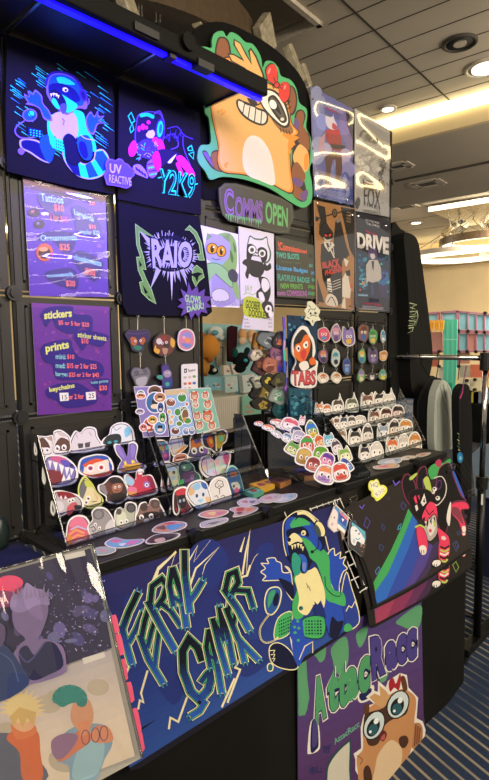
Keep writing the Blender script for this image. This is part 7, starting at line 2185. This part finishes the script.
# the bunch of charms in the window gap
rk = thing('keychain_rack', 'slim black hanging rod carrying the bunch of charms in the window gap', 'rack', tuple(atY(264,318, YW + .02)))
mb = MB(); a, b = atY(262,316, YW + .02), atY(262,420, YW + .02); mb.tube([Vector((a.x, a.y, GZ[2] + .02)), Vector((a.x, a.y, ZB))],.006,8); mb.build('pole', 'black_metal', rk)
VB4 = (235,315,6.6)
r1 = random.Random(17)
for i, (cx, cy, rx, ry, cols, lab) in enumerate((
 (145,180,32,58, ('9a6a24', '2a2018', 'd8a850'), 'gold and black striped charm at the upper left of the bunch'),
 (212,166,52,50, ('6a7480', '3a4450', 'a8b0b8'), 'steel grey-blue charm at the top of the bunch'),
 (278,170,46,52, ('2a2630', 'b86a3c', '4a3a50'), 'dark charm flecked with orange at the top right of the bunch'),
 (128,262,38,34, ('b8b09c', '6a5a48', 'd8d0bc'), 'cream charm at the left edge of the bunch'),
 (186,266,42,40, ('3a2a22', '7a5a34', '1c1614'), 'dark brown charm near the bunch centre'),
 (266,268,52,48, ('8a5a78', '5a3a58', 'a87a94'), 'mauve rounded charm on the right of the bunch'),
 (146,342,46,54, ('4a2426', '7a4a30', '2a1618'), 'maroon charm on the left of the bunch'),
 (212,342,48,46, ('a86a54', 'c88a6c', '6a3a34'), 'salmon brown charm in the middle of the bunch'),
 (282,346,42,52, ('5a3a6a', '3a3a9a', '7a4a80'), 'deep purple charm beside the holographic strip'),
 (138,432,46,40, ('8a8c7c', '4a4c40', 'b8bca8'), 'sage grey charm on the left, lower half of the bunch'),
 (210,434,42,48, ('2c281c', 'c8b43c', '1a1810'), 'black charm with yellow outline in the lower bunch'),
 (272,440,42,46, ('3a3a28', '6a6438', '1f1f18'), 'dark olive charm in the lower right of the bunch'),
 (138,524,46,42, ('1a1816', '3a3630', '0f0e0d'), 'plain black charm at the lower left of the bunch'),
 (200,524,42,42, ('7a6a2c', '3a341c', 'b8a44c'), 'olive gold charm in the lower bunch'),
 (266,534,48,50, ('8a968c', '4a8a6a', 'c0ccc0'), 'silvery green charm beside the strip, lower bunch'),
 (166,594,50,44, ('221e14', '9a8434', '141210'), 'black and gold charm at the bottom left of the bunch'),
 (224,606,42,42, ('26262a', '8a8a90', '141416'), 'black and silver charm at the bottom of the bunch'),
 (288,618,40,50, ('1f4448', '2f6a70', '142a2e'), 'dark teal charm at the bottom right of the bunch'))):
    pl_ = wallplane(YW + .012 - .006 * (i % 4) - .0012 * i)
    ft = [('b', el(cx + r1.uniform(-.3,.3) * rx, cy + r1.uniform(-.4,.4) * ry, rx * r1.uniform(.2,.5), ry * r1.uniform(.15,.4), .3,7, i + k), cols[1 + k % 2]) for k in range(9)] + [('l', [(cx + r1.uniform(-.6,.6) * rx, cy + r1.uniform(-.6,.6) * ry) for _ in range(3)],.6, cols[2])]
    keychain(pl_, VB4, (cx, cy - ry - 20), cx, cy - ry, el(cx + r1.uniform(-8,8), cy + r1.uniform(-10,10), rx * r1.uniform(1.0,1.3), ry * r1.uniform(1.0,1.25), .28,9, seed=i), cols[0], lab, ft, 'charm bunch in the window gap', border=tuple(x * .6 for x in lin(cols[0])), thick=.012, ringr=6)

# ================================================================== the neighbour booth seen through the gap
mat('teal_board', '8dbfc2', 0.6, var=0.06, scale=4)
mat('white_cloth', 'd6d0c2', 0.85, var=0.06, scale=3)
mat('pastel_teal', '4fae96', 0.7, var=0.08, scale=3)
YN = 3.9
W3 = (185,315,6.6)
def PN(x, y, dy=0): return atY(W3[0] + x / W3[2], W3[1] + y / W3[2], YN + dy)
def slab(name, pts, col, dy, thick, label, cat, m='paper_print', art=None, group=None, smooth=False):
    s = Sheet(wallplane(YN + dy), *W3)
    s.board(pts, col, thick, smooth)
    if art: art(s)
    return s.build(name, m, None, label, cat, group)
# table with pleated white skirt
tz = PN(240,545).z
xa_, xb_ = PN(60,545).x, PN(470,545).x
nt_ = thing('booth_table', 'white-skirted table of the teal booth behind the window gap', 'table', ((xa_ + xb_) / 2, YN + .3,0))
mb = MB(); mb.box((xa_, YN, tz - .02),(xb_, YN + .59, tz)); mb.build('tabletop', 'white_cloth', nt_)
mb = MB()
mb.grid(lambda a, b: Vector((xa_ + (xb_ - xa_) * a, YN - .012 - .012 * math.sin(a * 190) * (0.4 + .6 * b),(tz - .005) * (1 - b) + .01 * b)), 160,6)
mb.build('pleated_skirt', 'white_cloth', nt_, smooth=True)
slab('teal_backdrop', [(-40,50),(370,66),(520,70),(520,560),(-40,560)],'8cbcc0', .62,.02, 'pale teal backdrop board of the neighbouring booth', 'backdrop')
slab('teal_sign', [(372,530),(520,530),(520,830),(376,830)],'7fb8a4', -.05,.01, 'mint sign with coral lettering hanging on the white table skirt', 'sign', art=lambda s: [s.text(t, (392,596 + i * 34),(452,592 + i * 34),(392,618 + i * 34), 'c8685a', .03) for i, t in enumerate(('STICKERS', 'PRINTS', 'CHARMS', 'PINS', '$5'))])
# plushes and goods
def plush(name, label, parts, group='plush toys in the teal booth', cat='plush toy'):
    p0 = parts[0]
    c = PN(p0[1], p0[2], p0[5])
    t = thing(name, label, cat, (c.x, c.y, c.z - .15), group)
    for nm, x, y, rx, ry, dy, col in parts:
        q = PN(x, y, dy)
        ax = abs(PN(x + rx, y, dy).x - q.x); az = abs(PN(x, y + ry, dy).z - q.z)
        mb = MB(); mb.ball(q, 1.0, lin(col), 16,10, (ax, min(ax, az) * .8, az)); mb.build(nm, 'plush_print', t, smooth=True)
    return t
plush('bear_plush', 'large orange bear plush peeking beside the black panel', [('head', 152,214,66,84,.1, 'cf8a3a'),('ear', 168,140,20,16,.12, '9a5a28'),('ear', 100,126,30,18,.12, 'b87230'),('paw', 166,292,18,22,.05, '9a5c28'),('body', 120,340,36,58,.12, 'b8823a'),('belt', 122,350,37,16,.115, '5a3420'),('leg', 124,396,22,20,.1, '7a5028')])
plush('white_ring_plush', 'white ring-shaped plush with teal middle high on the teal backdrop', [('ring', 204,116,46,42,.5, 'd0d8d6'),('middle', 200,116,20,18,.42, '5a9aa4'),('tail', 240,148,18,18,.5, 'd0d8d6')])
plush('black_plush', 'black plush with teal ears on the neighbouring booth', [('head', 372,300,50,54,.2, '15181a'),('ear', 330,250,16,34,.2, '1a4a44'),('ear', 412,246,18,34,.2, '16302e'),('muzzle', 400,300,12,12,.1, '3a9ab0'),('body', 360,350,40,34,.2, '121416')])
plush('tan_plush', 'peach and cream plush hanging on the teal backdrop', [('head', 380,130,24,44,.4, 'd0a070'),('face', 378,172,22,26,.36, 'd8b898')])
plush('peach_plush', 'second peach plush half hidden behind the price sheet', [('head', 440,134,24,40,.4, 'd8b08a'),('face', 438,166,20,22,.36, 'd8b8a0')])
plush('cow_plush', 'small black and white plush on the booth table', [('body', 184,372,34,24,.2, '1a1a1a'),('head', 172,346,20,18,.18, '222020'),('patch', 196,364,12,12,.06, 'd8d4cc')])
slab('striped_scarf', [(276,82),(300,70),(336,78),(330,200),(312,312),(276,306),(274,200)],'32161e', .45,.03, 'dark maroon tail-like scarf hanging in the teal booth', 'scarf', 'plush_print')
slab('beige_panel', [(190,168),(266,178),(266,330),(206,334)],'b8b09a', .58,.02, 'beige framed panel leaning in the teal booth', 'panel', art=lambda s: [s.line([(222,214),(242,214),(242,328)],.9, '4a4238')])
for pts, c, dy, lab in (([(100,404),(240,410),(236,492),(104,490)],'7ab6c2', .1, 'pale blue box with white label on the booth table'),([(228,336),(264,330),(280,392),(232,396)],'d0ccc0', .25, 'white card box with red mark standing behind the blue box'),([(278,326),(322,324),(340,388),(296,392)],'d8cfc8', .25, 'white box with pink print at the centre of the booth table'),([(236,408),(318,400),(324,500),(240,512)],'b8d0cc', .06, 'mint card box with pink dots at the table front'),([(322,400),(360,392),(370,510),(330,516)],'6aa8b8', .1, 'blue-green box beside the patterned box'),([(350,398),(430,384),(450,490),(362,512)],'c9d4d0', .03, 'white box patterned with dark teal bars at the right of the table')):
    def art(s, c=c):
        r = random.Random(len(c) + int(pts[0][0]))
        x0, x1 = min(p[0] for p in pts), max(p[0] for p in pts); y0, y1 = min(p[1] for p in pts), max(p[1] for p in pts)
        for k in range(7): s.oval(r.uniform(x0 + 14, x1 - 14), r.uniform(y0 + 20, y1 - 16), 9,6, r.choice(['d8d8d4', 'c86a68', '3f6a70', 'e0b8b0']))
    slab('goods_box', pts, c, dy, .06, lab, 'box', art=art, group='boxes on the neighbour table')
# plastic pouch and chair in the aisle
def chair(name, c, rz, label, back='stripe'):
    t = thing('stacking_chair', label, 'chair', (c[0], c[1], 0), 'aisle chairs')
    a = math.radians(rz); R = lambda x, y, z: Vector((c[0] + x * math.cos(a) - y * math.sin(a), c[1] + x * math.sin(a) + y * math.cos(a), z))
    mb = MB(); mb.obox(R(0,0,.45), R(.22,0,.45) - R(0,0,.45), R(0,.22,.45) - R(0,0,.45),(0,0,.03)); mb.build('seat', 'black_fabric', t, bevel=.02)
    mb = MB(); mb.obox(R(0,.22,.70), R(.21,0,0) - R(0,0,0), R(0,.02,0) - R(0,0,0),(0,.0,.20)); mb.build('backrest', 'black_fabric', t, bevel=.02)
    for sx in (-.2,.2):
        for sy in (-.19,.19):
            mb = MB(); mb.tube([R(sx, sy, .42), R(sx * 1.05, sy * 1.08,0)],.011,8); mb.build('leg', 'black_metal', t)
        mb = MB(); mb.tube([R(sx, .2,.42), R(sx, .23,.6), R(sx, .225,.88)],.011,8); mb.build('back_post', 'black_metal', t)
    return t
c = atZ(246,470,.9)
chair('', (2.55,2.55), 150, 'black stacking chair in the aisle seen under the window gap')
chair('', (3.1,3.0), 165, 'black stacking chair farther along the aisle under the window gap')
chair('', (4.05,2.10), 60, 'black stacking chair behind the clothes rack at the right edge')

# ================================================================== right side: hoodie, clothes rack
hz = wallplane(1.40)
ho = thing('black_hoodie', 'black hoodie hung off the wall end with pale script down its sleeve', 'hoodie', tuple(atY(400,395,1.40)))
s = Sheet(hz, 0,0,1)
s.board([(380,236),(390,231),(397,236),(404,242),(405,262),(404,300),(402,350),(400,392),(380,384)],'131313', .06, True, '0f0f0f')
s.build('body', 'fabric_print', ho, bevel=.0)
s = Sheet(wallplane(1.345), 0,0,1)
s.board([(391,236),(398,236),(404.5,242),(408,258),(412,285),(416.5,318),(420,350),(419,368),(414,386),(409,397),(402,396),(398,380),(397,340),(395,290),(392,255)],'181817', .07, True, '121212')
for l in ([(398,250),(403,300),(410,330)],[(404,262),(409,300),(416,345)],[(400,340),(409,360),(417,362)],[(401,375),(408,380),(414,380)]): s.line(l, .8, '0c0c0c', smooth=True)  # shade of the sleeve folds painted as darker strokes
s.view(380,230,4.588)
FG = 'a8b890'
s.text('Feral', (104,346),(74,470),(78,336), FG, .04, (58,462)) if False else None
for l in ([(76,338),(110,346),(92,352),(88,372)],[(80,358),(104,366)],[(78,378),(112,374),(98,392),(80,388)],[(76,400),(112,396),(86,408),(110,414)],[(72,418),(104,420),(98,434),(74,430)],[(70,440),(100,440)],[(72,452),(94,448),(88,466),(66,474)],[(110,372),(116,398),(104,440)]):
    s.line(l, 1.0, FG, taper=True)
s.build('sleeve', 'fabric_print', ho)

rx_, ry_ = 2.51,0.90
zt = atX(484,358, rx_).z
rk = thing('clothes_rack', 'rolling garment rack with chrome pole and black lower tube at the right', 'clothes rack', (rx_, 1.3,0))
ye = 1.90
zc_ = atX(482.5,482, rx_).z
for k, yy in enumerate((ry_, ye)):
    mb = MB(); mb.tube([(rx_, yy, zc_),(rx_, yy, zt - .01)],.0125,12); mb.build('upper_pole', 'chrome', rk, smooth=True)
    mb = MB(); mb.tube([(rx_, yy, .075),(rx_, yy, zc_)],.0185,12); mb.build('lower_pole', 'black_metal', rk, smooth=True)
    mb = MB(); mb.tube([(rx_, yy, zc_ - .03),(rx_, yy, zc_ + .025)],.026,12); mb.tube([(rx_ + .02, yy, zc_),(rx_ + .055, yy, zc_)],.013,8); mb.build('collar', 'black_plastic', rk)
    mb = MB(); mb.tube([(rx_, yy, zt - .055),(rx_, yy, zt + .024)],.025,12); mb.build('corner_joint', 'black_plastic', rk)
    mb = MB(); mb.bar((rx_ - .16, yy, .058),(rx_ + .34, yy, .058), .05,.034); mb.build('foot_bar', 'black_metal', rk, bevel=.006)
    for xx in (rx_ - .14, rx_ + .32):
        mb = MB(); mb.disc((xx, yy, .021),(0,1,0), .021,.02,14); mb.build('caster', 'black_plastic', rk)
mb = MB(); mb.tube([(rx_, ry_, zt),(rx_, ye, zt)],.0125,12); mb.build('top_bar', 'chrome', rk, smooth=True)
mb = MB(); mb.tube([(rx_, ry_, .16),(rx_, ye, .16)],.012,10); mb.build('lower_bar', 'black_metal', rk, smooth=True)
s = Sheet(Plane((rx_, ry_ - .019,0),(1,0,0),(0,0,1)), 0,0,1); s.board([(481.3,494),(483.2,494),(482.6,505),(480.9,505)],'cfccc4', .001); s.build('white_tag', 'paper_print', rk)
mat('pale_green_fleece', 'b4beb4', 0.95, var=0.08, scale=12, bs=0.4, bscale=200, spec=0.1)
def garment(yy, px_pts, col, label, hook, cat='garment', thick=.035, fold_shade_trim=(), m='fabric_print'):
    pl_ = wallplane(yy)
    s = Sheet(pl_, 0,0,1)
    top = atY(*hook, yy)
    t = thing('hanging_garment', label, cat, (rx_, yy, zt), 'clothes on the rack')
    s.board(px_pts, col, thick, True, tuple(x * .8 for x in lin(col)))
    for l, w, c in fold_shade_trim: s.line(l, w, c, smooth=True)  # strokes paint fold shade into the cloth colour, plus straps and pattern
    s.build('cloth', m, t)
    mb = MB()
    sh = atY(hook[0], hook[1] + 22, yy)
    mb.tube([Vector((rx_ - .012, yy, zt + .002)), Vector((rx_ - .008, yy, zt + .016)), Vector((rx_ + .006, yy, zt + .018)), Vector((rx_ + .014, yy, zt + .004)), Vector((rx_ + .004, yy, zt - .03)), Vector((sh.x, yy, sh.z))],.0022,6)
    mb.build('hanger', 'black_metal', t, smooth=True)
    return t
BG = '1b1c1d'
garment(1.36, [(413,404),(419,386),(424,377),(430,380),(431,420),(430,452),(416,448)],BG, 'black jacket at the far end of the rack beside the hoodie', (424,358), fold_shade_trim=[([(420,392),(424,420),(421,444)],.8, '101112')])
garment(1.28, [(417,402),(422,388),(428,378),(433,382),(434,420),(433,452),(419,450)],'3a3c3e', 'charcoal grey jacket second on the rack', (428,358), fold_shade_trim=[([(424,392),(427,420),(425,446)],1.0, '26282a'),([(421,400),(422,430)],.8, '55585a')])
garment(1.21, [(419,408),(424,391),(431,379),(436,383),(436,420),(435,452),(420,452)],'242526', 'black patterned jacket third on the rack', (431,358), fold_shade_trim=[([(425,400),(428,430)],.8, '4a4c4e'),([(428,396),(426,420)],.6, '8a8c8c')])
garment(1.12, [(427,420),(428.5,396),(432,384),(435,379.5),(440,382),(444.5,390),(447.5,404),(450,420),(451.5,432),(449,441),(445,448),(440,449.5),(434,450),(428,449)],'b6beb4', 'pale grey-green hoodie hanging nearest the wall end', (436,358), fold_shade_trim=[([(433,386),(437,402),(442,419),(443,440)],.9, '8a948c'),([(440,384),(445,400),(448,424),(444,444)],.8, '939d94'),([(430,400),(431,430),(430,446)],.7, 'a0a9a0'),([(436,384),(439,398)],1.0, '6a7270')])
t = garment(1.02, [(451.5,396),(455,386),(459.5,384),(463,392),(465,430),(464.5,470),(463,520),(455,515),(453,470),(452,430)],'161618', 'long black garment with pink strap and blue charm at the rack front', (458,358), fold_shade_trim=[([(458,392),(459,430),(458,470)],.8, '0c0c0e'),([(455,392),(456.5,378),(459,366)],1.0, '9a4a78'),([(452.5,398),(455,392)],1.2, 'b03a6a')])
pl_ = wallplane(1.02)
s = Sheet(pl_.off(.034), 0,0,1)
s.board([(457.2,455),(459.5,452),(462,454),(462.4,459),(460.2,463),(457.6,461)],'2f86c0', .003, True); s.oval(459.8,458,1.2,2.2, '8ac8d8')
s.build('blue_charm', 'vinyl_print', t, 'round blue charm')
s = Sheet(pl_.off(.034), 0,0,1)
for k in range(6): s.line([(457.5 + (k % 2), 433 + k * 3.2),(459.5,435 + k * 3.2)],.8, ['8a9a58', '3a7a6a', 'b8b890'][k % 3])
s.build('bead_strand', 'vinyl_print', t)

# pale blue cloth over a low table behind the pole
bp2 = Plane((3.3,0,0),(0,-1,0),(0,0,1))
mat('pale_blue_cloth', '8fa4b8', 0.9, var=0.06, scale=6, spec=0.15)
def PX2(px, py, X=3.3): return atX(px, py, X)
mb = MB()
a_ = [PX2(*p) for p in ((471.5,454),(480,447),(496,443),(520,440),(520,505),(475,495))]
mb.prism(a_, (0.35,0,0)); mb.build('draped_crate', 'pale_blue_cloth', None, 'pale blue cloth-covered display hanging behind the rack pole', 'cloth-covered display')
a2_ = [PX2(*p) for p in ((476,494),(520,504))]
zlow = min(p.z for p in a_)
mb = MB(); yc_ = (a_[0].y + a_[3].y) / 2; mb.box((3.34, a_[3].y, 0.0),(3.62, a_[0].y - .05, zlow - .002)); mb.build('dark_plinth', 'navy_cloth', None, 'dark plinth under the pale blue covered display', 'plinth')

# ================================================================== pastel grid booths across the hall
mat('mauve_frame', '9a6478', 0.6)
XB = 11.0
BP = Plane((XB, 0,0),(0,-1,0),(0,0,1))
V1B = (415,300,6.61)
pb = thing('pastel_grid_booth', 'pastel pink and blue cube-grid booth wall across the hall', 'booth wall', tuple(atX(462,380, XB)))
def bpanel(pts, col, X=XB, name='grid_panel', parent=None, thick=.04, label=None):
    s = Sheet(Plane((X, 0,0),(0,-1,0),(0,0,1)), *V1B)
    s.board(pts, col, thick)
    return s.build(name, 'paper_print', parent if parent is not None else pb, label)
BLU, PNK = '86bccc', 'c48a80'
for pts, c in (([(64,96),(154,92),(154,132),(66,136)],BLU),([(186,86),(276,80),(276,130),(186,128)],BLU),
               ([(300,82),(350,84),(350,196),(300,194)],BLU),([(358,90),(406,94),(406,198),(358,196)],BLU),([(414,96),(462,98),(462,200),(414,198)],BLU),([(470,100),(520,102),(520,202),(470,200)],BLU),
               ([(300,222),(346,222),(346,332),(300,332)],BLU),([(352,222),(406,224),(406,332),(352,332)],PNK),([(412,224),(460,226),(460,332),(412,332)],BLU),([(468,226),(520,228),(520,332),(468,332)],BLU),
               ([(62,212),(186,212),(186,336),(62,336)],PNK),([(62,346),(160,346),(160,440),(62,440)],'c06a50'),([(372,426),(520,426),(520,512),(372,512)],'c0664c'),([(284,346),(366,346),(366,420),(284,420)],'b88070'),
               ([(300,522),(372,518),(372,650),(300,655)],'d0c8b0'),([(376,518),(440,516),(440,636),(376,648)],'d6cca8'),([(160,440),(190,440),(190,560),(160,560)],'d8d0c0'),([(300,430),(366,430),(366,512),(300,512)],'a8a090')):
    bpanel(pts, c)
fr = []
for pts in ([(54,90),(66,86),(66,345),(54,345)],[(154,86),(166,84),(166,130),(154,132)],[(176,80),(186,80),(186,130),(176,130)],[(278,72),(298,72),(298,430),(278,430)],[(350,80),(358,82),(358,345),(350,345)],[(406,90),(413,90),(413,345),(406,345)],[(461,94),(469,94),(469,345),(461,345)],[(54,84),(166,76),(166,92),(54,98)],[(176,76),(290,68),(298,82),(176,88)],[(296,70),(520,92),(520,102),(296,82)],[(296,196),(520,202),(520,224),(296,220)],[(296,332),(520,334),(520,346),(296,344)],[(54,336),(200,336),(200,346),(54,346)]):
    bpanel(pts, '9c6a7c', XB - .02, 'frame_bar', thick=.05)
for x, y in ((290,204),(352,206),(408,210),(460,214),(288,340),(346,340),(404,342),(460,342),(160,340),(464,86),(342,532),(396,526),(340,600),(394,592),(288,438),(158,438)):
    mb = MB(); p = atX(V1B[0] + x / V1B[2], V1B[1] + y / V1B[2], XB - .07); mb.disc(p, (1,0,0), .032,.05,12); mb.build('connector', 'black_plastic', pb)
for pts, lab, X in (([(-8,106),(60,108),(58,470),(46,640),(-8,640)],'teal sheer curtain panel left of the orange banner across the hall', 10.88),([(190,128),(284,130),(276,470),(262,640),(214,655),(190,560)],'teal sheer curtain panel right of the orange banner across the hall', 10.88)):
    s = Sheet(Plane((X, 0,0),(0,-1,0),(0,0,1)), *V1B)
    s.board(pts, '4fb096', .03)
    x0, x1 = min(p[0] for p in pts), max(p[0] for p in pts)
    for k in range(5):
        x = x0 + (x1 - x0) * (.15 + .17 * k); s.line([(x, 140),(x + 2,400),(x - 3,560)],.8, '66bea4' if k % 2 else '44a088')
    s.poly([(x0 + 6,560 if x0 > 0 else 570),(x0 + 60,545),(x0 + 58,640),(x0 + 26,645),(x0 + 6,580)],'24906c')
    s.line([(x0,258),(x1 - 2,262)],.7, '8ac8b4')
    s.build('sheer_curtain', 'fabric_print', None, lab, 'curtain', 'teal curtains across the hall')
pn = thing('pennant_banner', 'orange pennant banner strung across the pastel booth wall across the hall', 'banner', tuple(atX(434,322,10.86)))
s = Sheet(Plane((10.86,0,0),(0,-1,0),(0,0,1)), *V1B)
s.board([(64,138),(196,134),(196,142),(64,146)],'b87a2c', .02)
s.build('string', 'fabric_print', pn)
for k in range(4):
    s = Sheet(Plane((10.84,0,0),(0,-1,0),(0,0,1)), *V1B)
    x = 66 + k * 33
    s.board([(x, 140),(x + 28,138),(x + 26,200),(x + 20,186),(x + 13,212),(x + 8,190),(x + 1,214)],'d89a30', .02)
    s.line([(x + 8,150),(x + 8,182)],.6, 'b87a20'); s.line([(x + 18,150),(x + 18,178)],.6, 'b87a20')
    s.build('pennant', 'fabric_print', pn)
# dark tables and goods under the far booths
for px, py, w, h, lab in ((470,404,1.5,.75, 'dark-clothed table under the pastel booth at the right edge'),):
    p = atX(px, py, 7.5)
    mb = MB(); mb.box((7.5, p.y - w / 2,.0),(8.1, p.y + w / 2, p.z)); mb.build('dark_table', 'black_cloth', None, lab, 'table', 'dark tables across the aisle')
for px, py, c, lab in ((462,404, 'b0a898', 'small cream goods pile on the far dark table, left'),(467,401, 'c06a60', 'small red goods box on the far dark table'),(474,400, 'd8c848', 'small yellow goods box on the far dark table'),(482,402, '8a98a8', 'small grey-blue goods box on the far dark table')):
    p = atX(px, py, 7.7)
    zt2 = max(atX(474,404,7.5).z, 0)
    mb = MB(); mb.box((7.62, p.y - .09, zt2 + .001),(7.8, p.y + .09, zt2 + .15), lin(c)); mb.build('goods_box', 'paper_print', None, lab, 'box', 'boxes on the far dark table')
